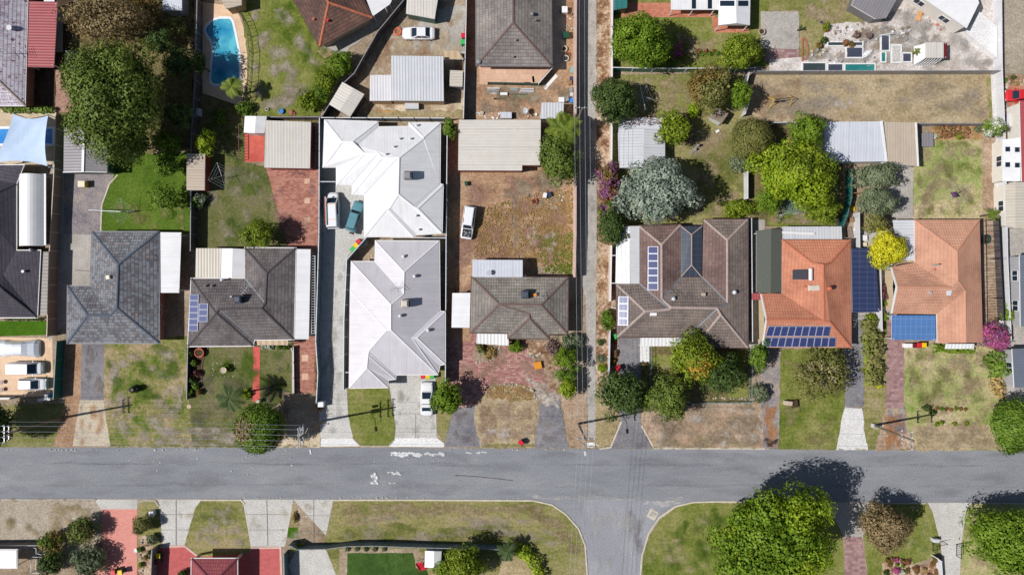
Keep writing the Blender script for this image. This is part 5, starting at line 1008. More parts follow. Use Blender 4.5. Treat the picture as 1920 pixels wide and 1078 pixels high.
# big brown house with courtyard pergola
h, R = house('tiled_house', 'big brown tiled house with glazed courtyard pergola and two panel strips', 'house',
    dict(a=(1199, 424), b=(1276, 422), c=(1276, 520), d=(1316, 520), e=(1320, 412), f=(1402, 412), g=(1402.5, 651.5), i=(1303, 651), j=(1287.5, 631), k=(1157.6, 632), l=(1156, 533), m=(1199, 533),
         A=(1240.7, 459), B=(1241, 561), D=(1255, 580), E=(1210, 584), F=(1259, 576.5), Gg=(1345, 577.7), Hh=(1351.6, 590), I=(1364, 568), J=(1364, 450)),
    ['a b A', 'a A B D m', 'l m D E', 'l E k', 'k E D F Gg j', 'b c B A', 'c d I Gg F B', 'd e J I', 'e f J', 'f g Hh Gg I J', 'j Gg Hh i', 'i Hh g', 'B F D'], 'tile_umber', 'wall_brick', 'ridge_pale', pitch=0.40, valley='valley_grey', gutter='gutter_brown', alt=('tile_rusty', {0, 1, 5, 7}))
roof(h, dict(a=(1277, 424, 2.75), b=(1297, 440, 3.3), c=(1317, 424, 2.75), d=(1315.5, 519, 2.8), e=(1297, 497, 3.3), f=(1277, 519, 2.8)), ['a b e f', 'b c d e', 'f e d', 'a b c'], 'poly_dark', cap='ridge_pale', gutter=None, name='pergola_roof', thick=.06, trim='trim_white', capw=.08)
patio(h, dict(a=(1156, 430, 2.5), b=(1181, 424, 3.0), c=(1199, 424, 2.6), d=(1199, 532, 2.6), e=(1181, 532, 3.0), f=(1154, 532, 2.5)), 'metal_white', faces=('a b e f', 'b c d e'))
patio(h, dict(a=(1201, 632.5, 2.35), b=(1286, 632, 2.35), c=(1277, 649, 2.2), d=(1200, 649, 2.2)), 'poly_white', 'porch_roof', uvdir=-math.pi / 2)
panel_grid(h, R, [(1214.5, 462), (1234.5, 462), (1234.5, 544), (1214, 544)], 1, 6, 1); panel_grid(h, R, [(1159.5, 555.5), (1178.5, 556), (1178, 610.5), (1158, 610)], 1, 4, 3, mat='solar_cell_pale')
for x, y in ((1262, 560), (1376, 548)): whirly(h, R, x, y, 'steel_white', .25)
m = MB(); p, n_ = on(R, 1318, 552); m.box((p.x, p.y, p.z - .3), (.45, .45, .8)); m.build('chimney', 'stone', h); m = MB(); p, n_ = on(R, 1225, 589); m.box((p.x, p.y, p.z - .1), (1.0, .5, .25), 0, 0, .05); m.build('skylight', 'p_white', h); antenna(h, R, 1251, 551, 1.2, -0.7, 1.6)
# orange terracotta house
def gable_house():
    name = 'orange terracotta tiled house with long double row of solar panels'
    pts = dict(a=(1466, 449.5), b=(1595, 449.5), c=(1597, 652), d=(1429, 651.6, 2.6), e=(1437, 599, 4.6), f=(1427, 550, 2.6), g=(1466, 550), A=(1523, 493), B=(1557, 493), T=(1544, 497), F=(1545, 601), E=(1556, 603), Gg=(1529, 600))
    h = thing('tiled_house', name, 'house', centre(list(pts.values())))
    R = roof(h, {k: (v if len(v) > 2 else (*v, {'a': 2.6, 'b': 2.6, 'c': 2.6, 'g': 2.6, 'A': 4.1, 'B': 4.1, 'T': 4.7, 'F': 4.72, 'E': 4.6, 'Gg': 4.62}[k])) for k, v in pts.items()},
        ['a b B A', 'b c E F T B', 'a A T F Gg g', 'f g Gg e', 'd e Gg F E c', 'A B T'], 'tile_terracotta', cap='ridge_terra', pitch=.36, gutter=None)
    L = R.loop; walls(h, R, 'wall_cream', .5)
    g = MB(); q = [P(1431, 650, 2.6), P(1428.5, 552, 2.6), P(1438.5, 599, 4.55)]
    for i in (0, 1):
        a, b = q[i], q[2]; g.bar(a + Vector((-.12, 0, -.06)), b + Vector((-.12, 0, -.06)), .16, .25)
    g.build('barge_board', 'trim_white', h)
    gable_fill(h, [p + Vector((.45, 0, -.12)) for p in q], 'render_white')
    return h, R
h, R = gable_house()
patio(h, dict(a=(1418, 433, 2.6), b=(1446, 429, 3.1), c=(1466, 430, 2.6), d=(1465, 548, 2.6), e=(1445, 550, 3.1), f=(1418, 548, 2.6)), 'shadecloth', faces=('a b e f', 'b c d e'))
patio(h, dict(a=(1467, 425, 2.35), b=(1578, 424.5, 2.35), c=(1579, 448.5, 2.5), d=(1467, 448.5, 2.5)), 'metal_zinc', uvdir=math.pi / 2)
m = MB(); m.box((*XY(1497, 437, 2.6), 2.5), (4.6, .3, .14), -.04); m.build('roof_duct', 'trim_white', h)
patio(h, dict(a=(1596, 466, 2.5), b=(1641, 465, 2.35), c=(1649, 585, 2.35), d=(1598, 586, 2.5)), 'poly_navy', 'carport_roof', uvdir=0.0)
m = MB(); m.box((*XY(1418, 556, 2.4), 2.3), (1.2, .95, .09)); m.build('awning', 'metal_red', h)
panel_grid(h, R, [(1441, 611), (1558.5, 611), (1555, 631), (1435, 631)], 9, 1, 4); panel_grid(h, R, [(1434.5, 632), (1568, 632), (1566, 651), (1429.5, 651)], 10, 1, 4)
p, n_ = on(R, 1500, 514, .25, 2); p2, _ = on(R, 1521, 514, .4, 2)
m = MB(); q = [on(R, x, y, .25, 2)[0] for x, y in ((1486, 506), (1514, 505), (1514, 524), (1486, 524))]; lo = [v - n_ * .1 for v in q]
m.face([q[0], q[3], q[2], q[1]]); [m.face([lo[k], q[k], q[(k + 1) % 4], lo[(k + 1) % 4]]) for k in range(4)]; w = m.build('solar_heater', 'solar_cell_dark', h); a = on(R, 1520, 503.5, .42, 2)[0]; b = on(R, 1520, 526, .42, 2)[0]; m = MB(); m.tube([a, b], .27, 12); m.build('tank', 'steel_white', w, smooth=False)
m = MB(); p, _ = on(R, 1526, 540, 0, 2); m.box((p.x, p.y, p.z - .2), (1.5, .85, .5), 0, 0, .08); m.build('skylight', 'cooler_beige', h); m = MB(); p, _ = on(R, 1555, 541, 0, 2); m.lathe((p.x, p.y, p.z - .2), [(.3, 0), (.32, .4), (.2, .55)], 10); m.build('roof_ventilator', 'terracotta', h); pipe_vent(h, R, 1508, 537, 'terracotta', .1, .25); antenna(h, R, 1601, 600, .9, 1.2, 2.0)
# salmon house on the right
def salmon_house():
    h = thing('tiled_house', 'salmon pink tiled house with blue carport and slatted side pergola', 'house', (*XY(1770, 530), 0))
    z = 2.6; pts = dict(a=(1715, 412, z), b=(1837, 412, z), c=(1843, 642, z), d=(1757.7, 643, z), e=(1756.5, 589, z), f=(1672.6, 588, z), g=(1682.5, 537, 4.5), i=(1672, 501, z), j=(1715, 492, z), A=(1795, 471, 4.75), B=(1796.5, 526, 4.75), D=(1784, 538, 4.55), E=(1810, 545, 4.1), F=(1811.5, 642.5, 4.1))
    R = roof(h, pts, ['a b A', 'a A B D j', 'i j D g', 'g D B E e f', 'e E F d', 'b c F E B A'], 'tile_salmon', cap='ridge_salmon', gutter=None, capw=.13)
    walls(h, R, 'wall_cream', .5)
    q = [P(1674, 587, z), P(1673.5, 502, z), P(1683.5, 537, 4.45)]; g = MB()
    for i in (0, 1): g.bar(q[i] + Vector((-.15, 0, -.06)), q[2] + Vector((-.15, 0, -.06)), .16, .25)
    g.build('barge_board', 'trim_white', h); gable_fill(h, [p + Vector((.45, 0, -.12)) for p in q], 'render_white')
    q = [P(1758.5, 642, z), P(1842.5, 641, z), P(1811.5, 641.5, 4.05)]; gable_fill(h, [p + Vector((0, .45, -.12)) for p in q], 'render_white')
    return h, R
h, R = salmon_house()
patio(h, dict(a=(1674, 412.5, 2.35), b=(1714, 412.5, 2.5), c=(1714, 488, 2.5), d=(1686, 488, 2.35)), 'metal_zinc', uvdir=0.0)
patio(h, dict(a=(1672, 591, 2.45), b=(1754, 591, 2.45), c=(1754, 638, 2.3), d=(1672, 637, 2.3)), 'poly_blue', 'carport_roof', uvdir=math.pi / 2)
patio(h, dict(a=(1774, 644.5, 2.3), b=(1827, 644.5, 2.3), c=(1826, 654, 2.1), d=(1772, 654, 2.1)), 'poly_white', 'window_awning', post=False, uvdir=-math.pi / 2)
m = MB(); p, n_ = on(R, 1780, 549); q = [on(R, x, y, .1)[0] for x, y in ((1776, 545), (1785, 545), (1783, 554), (1775, 554))]; m.face([q[0], q[3], q[2], q[1]]); [m.face([q[k] - n_ * .12, q[k], q[(k + 1) % 4], q[(k + 1) % 4] - n_ * .12]) for k in range(4)]; m.build('skylight', 'lamp_clear', h)
pipe_vent(h, R, 1742, 549, 'metal_bright', .14, .3); pipe_vent(h, R, 1746, 498, 'metal_bright', .07, 1.6); pipe_vent(h, R, 1751, 505, 'terracotta', .1, .2)
pg = thing('pergola', 'dark slatted pergola of many thin rafters beside salmon roof', 'pergola', (*XY(1856, 530), 0)); m0 = None
for i in range(22):
    y = 414 + i * 10.4; a, b = P(1842 + i * .24, y, 2.35), P(1872 + i * .56, y - 1, 2.35)
    if m0 is None: mm = MB(); mm.bar(a, b, .06, .08); m0 = mm.build('rafter', 'steel_black', pg); a0 = a
    else: copy_part(m0, pg, (a.x - a0.x, a.y - a0.y, 0))
m = MB(); m.bar(P(1873, 408, 2.25), P(1885, 640, 2.25), .08, .1); m.bar(P(1843.5, 412, 2.25), P(1847, 642, 2.25), .06, .1); m.build('beam', 'steel_black', pg); posts_under(pg, [(1873, 410, 2.25), (1876, 485, 2.25), (1880, 560, 2.25), (1884, 636, 2.25)], .05, 'steel_black')
# sheds right block
s, R = house('garden_shed', 'pale corrugated gable shed with fallen twigs on its back roof', 'shed', dict(a=(1160, 243, 2.2), b=(1208, 240, 2.6), c=(1247, 243, 2.2), d=(1247, 312, 2.2), e=(1206, 314, 2.6), f=(1162, 315, 2.2)), ['a b e f', 'b c d e'], 'metal_zinc', 'clad_white', None, gutter=None, inset=.12)
R2 = roof(s, dict(a=(1162, 221, 1.9), b=(1243, 221, 1.9), c=(1246, 243, 2.1), d=(1161, 243, 2.1)), ['abcd'], 'metal_blue', gutter=None, name='back_roof', thick=.08, uvdir=math.pi / 2); walls(s, R2, 'clad_white', .12, name='back_wall')
s, R = house('garage', 'double garage roof of bright zinc sheet at the end of straw field', 'garage', dict(a=(1546, 229, 2.9), b=(1652, 228, 2.9), c=(1661, 303, 2.6), d=(1576, 304, 2.6), e=(1546, 300, 2.62)), ['abcde'], 'metal_blue', 'clad_white', None, gutter='gutter_white', inset=.12, uvdir=math.pi / 2)
R2 = roof(s, dict(a=(1655, 229, 2.6), b=(1716, 230, 2.4), c=(1720, 312, 2.35), d=(1664, 306, 2.55)), ['abcd'], 'metal_tan', gutter='gutter_white', name='carport_roof', thick=.12, uvdir=math.pi / 2); walls(s, R2, 'clad_white', .15, name='carport_wall')
m = MB(); m.bar(P(1653, 227, 2.95), P(1662.5, 304, 2.68), .28, .1); m.bar(P(1717.5, 230, 2.45), P(1721.5, 312, 2.4), .22, .1); m.build('barge_board', 'trim_white', s)
s, R = house('dog_kennel', 'small brown-roofed cubby house with white front set askew on grass', 'cubby house', dict(a=(1345, 200, 1.5), b=(1366, 213, 1.7), c=(1353, 232, 1.7), d=(1331, 221, 1.4)), ['abcd'], 'timber_grey', 'clad_white', None, gutter=None, inset=.1, uvdir=.6)
s, R = house('garden_shed', 'teal metal shed beside the round bright green tree', 'shed', dict(a=(1151, -20, 2.4), b=(1177, -20, 2.2), c=(1176, 15, 2.2), d=(1151, 19, 2.4)), ['abcd'], 'metal_teal', 'fence_teal', None, gutter=None, inset=.1, uvdir=0.0)
h, R = house('metal_roof_house', 'white gabled verandah roof over orange brick paving', 'verandah', dict(a=(1349, -60, 2.6), b=(1378, -60, 3.3), c=(1408, -60, 2.6), d=(1406, 48, 2.5), e=(1381, 44, 3.2), f=(1347, 48, 2.5)), ['a b e f', 'b c d e', 'f e d'], 'metal_white', None, None, gutter=None, thick=.1)
R2 = roof(h, dict(a=(1258, -60, 2.7), b=(1347, -60, 2.7), c=(1347, 19, 2.4), d=(1258, 19, 2.4)), ['abcd'], 'metal_white', gutter='gutter_white', name='side_roof', thick=.1, uvdir=math.pi / 2)
for x0, x1, y0, y1 in ((1297, 1305, -6, 17), (1327, 1335, -6, 17), (1350, 1377, 2, 12), (1384, 1403, 2, 12)):
    m = MB(); q = [P(x, y, 3.05 if y0 > 0 and False else 0) for x, y in ((x0, y0), (x1, y0), (x1, y1), (x0, y1))]
    RR = R2 if x1 < 1345 else R; q = [on(RR, x, y, .03)[0] for x, y in ((x0, y0), (x1, y0), (x1, y1), (x0, y1))]; m.face([q[0], q[3], q[2], q[1]]); m.build('skylight', 'glass_dark', h)
posts_under(h, [(1262, 18, 2.4), (1300, 18, 2.4), (1340, 18, 2.4), (1350, 47, 2.5), (1403, 47, 2.5)])
s, R = house('garden_shed', 'grey tilted-roof shed in the pale concrete yard corner', 'shed', dict(a=(1612, -30, 2.3), b=(1688, -12, 2.3), c=(1662, 34, 2.1), d=(1642, 36, 2.1), e=(1597, 10, 2.1)), ['abcde'], 'metal_grey_roof', 'fence_grey', None, gutter=None, inset=.12, uvdir=1.1)
h, R = house('metal_roof_house', 'large plain white flat roof set diagonally in the concrete yard', 'building', dict(a=(1700, -24, 3), b=(1822, -34, 3.2), c=(1836, 6, 3.2), d=(1813, 53, 3)), ['abcd'], 'metal_white', 'render_white', None, gutter='gutter_white', inset=.2, uvdir=.6)
m = MB(); m.prism([XY(1836, 22, 1.0), XY(1869, 50, 1.0), XY(1869, 108, 1.0), XY(1812, 62, 1.0)], 0.02, 1.0); o = tag(m.build('platform', 'concrete_white', None, (*XY(1845, 60), 0)), 'white concrete platform beside the diagonal white roof', 'platform')
h, R = house('metal_roof_house', 'white annexe with dark skylights below the red roof edge', 'building', dict(a=(1880, 262, 2.4), b=(1913, 258, 2.6), c=(1913, 340, 2.6), d=(1880, 340, 2.4)), ['abcd'], 'metal_white', 'render_white', None, gutter='gutter_white', inset=.1, uvdir=0.0)
for x, y in ((1889, 280), (1889, 309), (1907, 281), (1907, 310)): m = MB(); q = [on(R, x + a, y + b, .04)[0] for a, b in ((-4, -4.5), (5, -4.5), (5, 4.5), (-4, 4.5))]; m.face([q[0], q[3], q[2], q[1]]); m.build('skylight', 'glass_dark', h)
m = MB(); R2 = roof(h, dict(a=(1912, 190, 2.9), b=(1990, 190, 3.4), c=(1990, 341, 3.4), d=(1916, 341, 2.9)), ['abcd'], 'metal_red', gutter='gutter_white', name='main_roof', thick=.15, uvdir=0.0); walls(h, R2, 'render_white', .2, name='main_wall')
h, R = house('metal_roof_house', 'cream roofed wing with white edge south of dark skylights', 'building', dict(a=(1884, 346, 2.6), b=(1904, 342, 2.9), c=(1990, 342, 2.9), d=(1990, 428, 2.9), e=(1904, 428, 2.9), f=(1886, 424, 2.6)), ['a b e f', 'b c d e'], 'metal_cream', 'render_white', None, gutter=None, inset=.15, uvdir=0.0)
h, R = house('metal_roof_house', 'steel grey roof strip at the right edge beside paved side yard', 'building', dict(a=(1912, 478, 2.8), b=(1990, 478, 3.4), c=(1990, 612, 3.4), d=(1914, 612, 2.8)), ['abcd'], 'metal_steel', 'render_grey', None, gutter='gutter_grey', inset=.2, uvdir=0.0)
h, R = house('metal_roof_house', 'low blue-grey metal roof corner south of magenta bougainvillea', 'building', dict(a=(1898, 654, 2.6), b=(1990, 652, 2.8), c=(1990, 727, 2.7), d=(1902, 727, 2.5)), ['abcd'], 'metal_steel', 'render_grey', None, gutter='gutter_grey', inset=.2, uvdir=0.0)
# south side
s, R = house('tiled_carport', 'maroon tiled carport roof over the rose brick forecourt', 'carport', dict(a=(359, 1047), b=(444.5, 1047), c=(444.5, 1190), d=(357, 1190), e=(400, 1092), f=(400, 1140)), ['a b e', 'b c f e', 'c d f', 'd a e f'], 'tile_maroon', None, 'ridge_maroon', eave=2.5, pitch=.42, gutter='gutter_white')
posts_under(s, [(362, 1051, 2.5), (441, 1051, 2.5)], .15, 'wall_cream', .25)
s, R = house('metal_roof_house', 'bright white flat patio roof in the lower left corner', 'patio', dict(a=(-90, 1031, 2.6), b=(31, 1031, 2.6), c=(31, 1064, 2.55), d=(-90, 1064, 2.55)), ['abcd'], 'metal_white', None, None, gutter='gutter_white', thick=.15, uvdir=0.0); posts_under(s, [(28, 1034, 2.5), (28, 1062, 2.5)])
s, R = house('garden_shed', 'small white gabled shed behind the corner wall by red slide', 'shed', dict(a=(797, 1032, 1.9), b=(814, 1033, 2.3), c=(828, 1033, 1.9), d=(826, 1064, 1.9), e=(813, 1064, 2.3), f=(796, 1063, 1.9)), ['a b e f', 'b c d e'], 'metal_white', 'clad_white', None, gutter=None, inset=.08)
# ------------------------------------------------------------------ pools
def pool(label, outline, mat, rim='p_white', rz=.07, rw=.35, cat='swimming pool', name='swimming_pool'):
    pts = ccw([XY(*p) for p in outline]); t = thing(name, label, cat, (pts[0][0], pts[0][1], 0))
    m = MB(); m.strip(pts, rw, 0.0, rz, closed=True); m.build('coping', rim, t); m = MB(); m.sheet(pts, rz - .02); m.build('water', mat, t); return t
t = pool('turquoise kidney-shaped pool with spa bulge inside curved black fence', [(384, 57), (387, 49), (394, 42), (402, 37), (412, 34), (420, 34), (432, 34), (437, 41), (442, 62), (446, 82), (450, 105), (451, 155), (440, 159), (425, 160), (402, 160), (396, 156), (394, 150), (394.5, 140), (395, 130), (396, 122), (397, 112), (398, 102), (398, 95), (397, 84), (394, 76), (388, 68)], 'water_pool')
t = pool('blue rectangular pool half hidden under a pale shade sail', R4(-160, 240, 101, 272), 'water_blue')
for lab, o, mat in (('long dark pond behind slab wall at the yard edge', R4(1503, 119, 1547, 135), 'water_murk'), ('short navy pond between murky and teal ponds', R4(1550, 121, 1579, 135), 'water_pond'), ('bright teal pond along the grey fence', R4(1582, 121, 1639, 135), 'water_teal'), ('dark sunken pond in front of spiky plants', R4(1585, 90, 1616, 110), 'water_pond'),
    ('navy rectangular pond under the crossing pipes', R4(1650, 68, 1666, 97), 'water_pond'), ('small teal pond south of navy pond', R4(1650, 99, 1659, 118), 'water_teal'), ('square navy pond beside feathery bright plant', R4(1690, 101, 1707, 118), 'water_pond'), ('long shaded trough pond beneath the white slab', R4(1550, 80, 1616, 88), 'water_murk'), ('white slab pond with pale cover', R4(1670, 86, 1688, 119), 'concrete')):
    pool(lab, o, mat, 'concrete_white', .3, .2, 'pond', 'fish_pond')
# shade sail
t = thing('shade_sail', 'pale blue tensioned shade sail stretched over the blue pool', 'shade sail', (*XY(55, 260), 0)); m = MB(); c = [P(25, 214, 3.2), P(90, 217, 2.8), P(89, 312, 3.4), P(-16, 307, 2.6)]
nn = 12; grid = []
for i in range(nn + 1):
    for j in range(nn + 1):
        u, v = i / nn, j / nn; pu = .5 + (u - .5) * (1 - .12 * 4 * v * (1 - v) * abs(2 * u - 1)); pv = .5 + (v - .5) * (1 - .16 * 4 * u * (1 - u) * abs(2 * v - 1))
        p = c[0] * (1 - pu) * (1 - pv) + c[1] * pu * (1 - pv) + c[2] * pu * pv + c[3] * (1 - pu) * pv; p.z -= .35 * 16 * u * (1 - u) * v * (1 - v); grid.append(p + Vector((0, 0, .05 * math.sin(14 * (u + v * .8)) * math.sin(math.pi * u) * math.sin(math.pi * v))))
for i in range(nn):
    for j in range(nn): a = i * (nn + 1) + j; m.face([grid[a], grid[a + 1], grid[a + nn + 2], grid[a + nn + 1]][::-1])
m.build('fabric', 'cloth_sail', t, smooth=True); posts_under(t, [(24, 213, 3.3), (91, 216, 2.9), (90, 313, 3.5), (-9, 304, 2.7)], .05, 'steel_white', 0)
# ------------------------------------------------------------------ trees, shrubs, hedges
def leaf_quads(rng, cen, nrm, size, elong=1.5):
    """one small bent-free rhombus per leaf clump"""
    n = len(cen)
    nrm = nrm / (np.linalg.norm(nrm, axis=1, keepdims=True) + 1e-9)
    r = rng.normal(size=(n, 3)); t = np.cross(nrm, r); t /= np.linalg.norm(t, axis=1, keepdims=True) + 1e-9
    b = np.cross(nrm, t); s = size[:, None]
    v = np.stack([cen + t * s * elong * .5, cen + b * s * .5, cen - t * s * elong * .5, cen - b * s * .5], 1)
    return v
def mesh_quads(name, v, mat, parent):
    o0 = ORG.get(parent.name, Vector()) if parent is not None else Vector()
    n = len(v); me = bpy.data.meshes.new(name)
    vv = (v.reshape(-1, 3) - np.array(o0)).astype(np.float32)
    me.vertices.add(n * 4); me.vertices.foreach_set('co', vv.ravel()); me.loops.add(n * 4); me.loops.foreach_set('vertex_index', np.arange(n * 4, dtype=np.int32))
    me.polygons.add(n); me.polygons.foreach_set('loop_start', np.arange(0, n * 4, 4, dtype=np.int32))
    mats = mat if isinstance(mat, (list, tuple)) else [mat]
    for m_ in mats: me.materials.append(M(m_))
    me.update(calc_edges=True)
    o = bpy.data.objects.new(name, me); COL.objects.link(o)
    if parent is not None: o.parent = parent; ORG[o.name] = o0
    return o
TSEED = [0]
def crown_pts(rng, c, rx, ry, rz, leaf, nclump, dens, sparse=0.0, low=-0.35, rot=0.0, spread=(0.45, 0.86), csize=(0.15, 0.36)):
    R = (rx * ry * rz) ** (1 / 3); out_c, out_n = [], []
    ph = rng.uniform(0, 6.28, 3); tidy = spread[1] - spread[0] < .2
    for i in range(nclump):
        if not tidy and rng.random() < .1: continue
        # spread clump directions evenly, a little jittered
        zz = 1 - (i + .5) / nclump * (1 - low); a = i * 2.39996 + rng.normal() * .35
        zz = np.clip(zz + rng.normal() * .1, low, 1); q = math.sqrt(max(0, 1 - zz * zz))
        d = np.array([q * math.cos(a), q * math.sin(a), zz]); k = rng.uniform(*spread); k *= 1 if tidy else 1 + .13 * math.sin(2 * a + ph[0]) + .1 * math.sin(3 * a + ph[1]) + .07 * math.sin(5 * a + ph[2]); cr = rng.uniform(*csize) * (1.15 - .25 * k)
        cc = d * k
        n = max(12, int(dens * 4 * math.pi * (cr * R) ** 2 / leaf ** 2 * (1 - sparse)))
        u = rng.normal(size=(n, 3)); u /= np.linalg.norm(u, axis=1, keepdims=True)
        keep = (u @ d > -0.55) & (u[:, 2] > -0.75); u = u[keep]
        rad = cr * (1 + rng.normal(size=len(u)) * .16)
        out_c.append(cc + u * rad[:, None]); out_n.append(u + d * .35 + rng.normal(size=u.shape) * .3)
    n = int(dens * 2.2 * R * R / leaf ** 2 * (1 - sparse))
    u = rng.normal(size=(n, 3)); u /= np.linalg.norm(u, axis=1, keepdims=True); u[:, 2] = np.abs(u[:, 2]) * .8
    out_c.append(u * rng.uniform(.35, .62, n)[:, None]); out_n.append(u + rng.normal(size=u.shape) * .6)
    cen = np.concatenate(out_c); nr = np.concatenate(out_n)
    cen[:, :2] *= 1 + 0  # plan stays as laid out
    cen = cen * np.array([rx, ry, rz]); ca, sa = math.cos(rot), math.sin(rot)
    x = cen[:, 0] * ca - cen[:, 1] * sa; y = cen[:, 0] * sa + cen[:, 1] * ca; cen[:, 0] = x; cen[:, 1] = y
    return cen + np.array(c), nr
def trunk(root, base, top, r, rng, limbs=4, reach=1.5, mat='bark'):
    m = MB(); b = Vector(base); t = Vector(top); mid = b.lerp(t, .5) + Vector((rng.normal() * .1, rng.normal() * .1, 0))
    m.tube([b - Vector((0, 0, .1)), mid, t], r, 8, r2=r * .45)
    for i in range(limbs):
        a = 6.283 * i / limbs + rng.normal() * .3; st = b.lerp(t, .55 + .1 * (i % 3)); e = st + Vector((math.cos(a) * reach, math.sin(a) * reach, reach * .8))
        m.tube([st, st.lerp(e, .5) + Vector((0, 0, .1 * reach)), e], r * .45, 6, r2=r * .12)
    return m.build('trunk', mat, root)
def tree(px, py, rpx, h, leaf, label, rypx=None, name='tree', cat='tree', n=None, size=None, dens=.95, rz=None, rot=0.0, sparse=0.0, sprays=7, group='trees in the gardens', low=-.35, bark='bark', **kw):
    TSEED[0] += 1; rng = np.random.default_rng(TSEED[0] * 13 + 5)
    rypx = rypx or rpx; rz_ = rz or min(h * .46, (rpx + rypx) / 2 * S * .95); h *= 1.24 if name == 'tree' else 1.0; zc = h - rz_
    k = S * (1 - zc / HC); rx, ry = rpx * k / .95, rypx * k / .95
    g = P(px, py, zc); root = thing(name, label, cat, (g.x, g.y, 0), group)
    R = (rx + ry) / 2; size = (size or min(.46, max(.17, .15 + R * .05))) * .6; n = int((n or min(60, max(9, 10 + R * 6))) * 1.45)
    cen, nr = crown_pts(rng, (g.x, g.y, zc), rx, ry, rz_, size, n, dens, sparse, low, rot, **kw)
    low_ok = cen[:, 2] > .05; cen, nr = cen[low_ok], nr[low_ok]
    nc = len(cen); u = rng.normal(size=(int(70 + R * R * 60), 3)); u /= np.linalg.norm(u, axis=1, keepdims=True); u *= rng.uniform(.2, .76, len(u))[:, None]; core = u * np.array([rx, ry, rz_]) + np.array([g.x, g.y, zc]); core = core[core[:, 2] > .1]
    if sparse > .3: core = core[:len(core) // 3]
    mats = leaf if isinstance(leaf, list) else [leaf]
    q = np.concatenate([leaf_quads(rng, cen, nr, size * rng.uniform(.6, 1.35, len(cen))), leaf_quads(rng, core, rng.normal(size=core.shape), size * rng.uniform(2.0, 3.2, len(core)), 1.2)])
    cen = np.concatenate([cen, core]); o = mesh_quads('crown', q, mats[:1], root)
    if len(mats) > 1:
        for mm in mats[1:]: o.data.materials.append(M(mm))
        # other-coloured flower or leaf sprays in patches of the crown
        cc = rng.uniform(-1, 1, size=(sprays, 3)) * np.array([rx, ry, rz_]) * .8 + np.array([g.x, g.y, zc + rz_ * .3]); d = np.min(np.linalg.norm(cen[:, None] - cc[None], axis=2) + rng.normal(size=(len(cen), sprays)) * R * .12, axis=1)
        mi = np.where(d < R * .42, rng.integers(1, len(mats), len(cen)), 0).astype(np.int32); o.data.polygons.foreach_set('material_index', mi)
    if h > 1.2: trunk(root, (g.x, g.y, 0), (g.x, g.y, zc + rz_ * .2), max(.05, h * .022), rng, 5, R * .5, bark)
    return root
def shrub(px, py, rpx, h, leaf, label, **kw):
    kw.setdefault('name', 'shrub'); kw.setdefault('cat', 'shrub'); kw.setdefault('group', 'shrubs in the gardens'); kw.setdefault('rz', h * .62)
    return tree(px, py, rpx, h, leaf, label, **kw)
def palm(px, py, rpx, h, label, mat='leaf_palm', fronds=16, droop=.5, group='palms', name='palm_tree', cat='palm', trunk_r=.14, stems=1):
    TSEED[0] += 1; rng = np.random.default_rng(TSEED[0] * 7 + 1); g = P(px, py, h); L = rpx * S * (1 - h / HC) * 1.1
    root = thing(name, label, cat, (g.x, g.y, 0), group); quads = []
    for s_ in range(stems):
        off = np.array([0, 0, 0.]) if stems == 1 else np.array([rng.normal() * L * .3, rng.normal() * L * .3, rng.uniform(-.6, .4)])
        for f in range(fronds):
            a = 6.283 * f / fronds + rng.normal() * .2; el = rng.uniform(.05, 1.0); ln = L * rng.uniform(.75, 1.1) * (.75 if stems > 1 else 1)
            d = np.array([math.cos(a), math.sin(a), 0]); sd = np.array([-d[1], d[0], 0]); k = 16; pv = None
            for i in range(k):
                t = (i + .5) / k; p = np.array([g.x, g.y, h]) + off + d * ln * t * (1 - .12 * el) + np.array([0, 0, ln * (el * .7 * t - droop * t * t * 1.1)])
                for sgn in (-1, 1):
                    w = ln * .26 * (math.sin(math.pi * min(1, t * .9 + .12)) ** .7); tip = p + sd * sgn * w + d * w * .55 - np.array([0, 0, w * .35]); hw = d * ln / k * .5
                    quads.append([p - hw, p + hw, tip + hw * .2, tip - hw * .2])
    mesh_quads('crown', np.array(quads), mat, root); m = MB()
    m.tube([(g.x, g.y, -.05), (g.x + .08, g.y, h * .5), (g.x, g.y, h)], trunk_r * 1.15, 8, r2=trunk_r * .8); m.build('trunk', 'bark', root); return root
def hedge(line, w, h, leaf, label, size=.26, dens=1.5, group=None, name='hedge', cat='hedge'):
    TSEED[0] += 1; rng = np.random.default_rng(TSEED[0] * 3 + 2); pts = [P(x, y, h * .6) for x, y in line]; root = thing(name, label, cat, (pts[0].x, pts[0].y, 0), group); C_, N_ = [], []
    for a, b in zip(pts, pts[1:]):
        l = (b - a).length; n = int(dens * l * (w + 2 * h) / size ** 2); t = rng.uniform(0, 1, n); ang = rng.uniform(-.15, math.pi + .15, n); wob = 1 + .18 * np.sin(t * l * 2.1 + rng.uniform(0, 6)) + rng.normal(size=n) * .09
        d = np.array((b - a) / l); sd = np.array([-d[1], d[0], 0]); base = np.array(a)[None] * (1 - t[:, None]) + np.array(b)[None] * t[:, None]; base[:, 2] = 0
        c = base + sd[None] * (np.cos(ang) * w / 2 * wob)[:, None] + np.array([0, 0, 1.])[None] * (h * (.15 + .85 * np.sin(np.clip(ang, 0, math.pi)) ** .6) * wob)[:, None]
        C_.append(c); N_.append(sd[None] * np.cos(ang)[:, None] + np.array([0, 0, 1.])[None] * (np.sin(ang) + .3)[:, None] + rng.normal(size=(n, 3)) * .45)
    c = np.concatenate(C_); mesh_quads('foliage', leaf_quads(rng, c, np.concatenate(N_), size * rng.uniform(.6, 1.3, len(c))), leaf, root)
    m = MB(); m.tube([(p.x, p.y, h * .3) for p in pts], .06, 5); m.build('stem', 'bark', root); return root
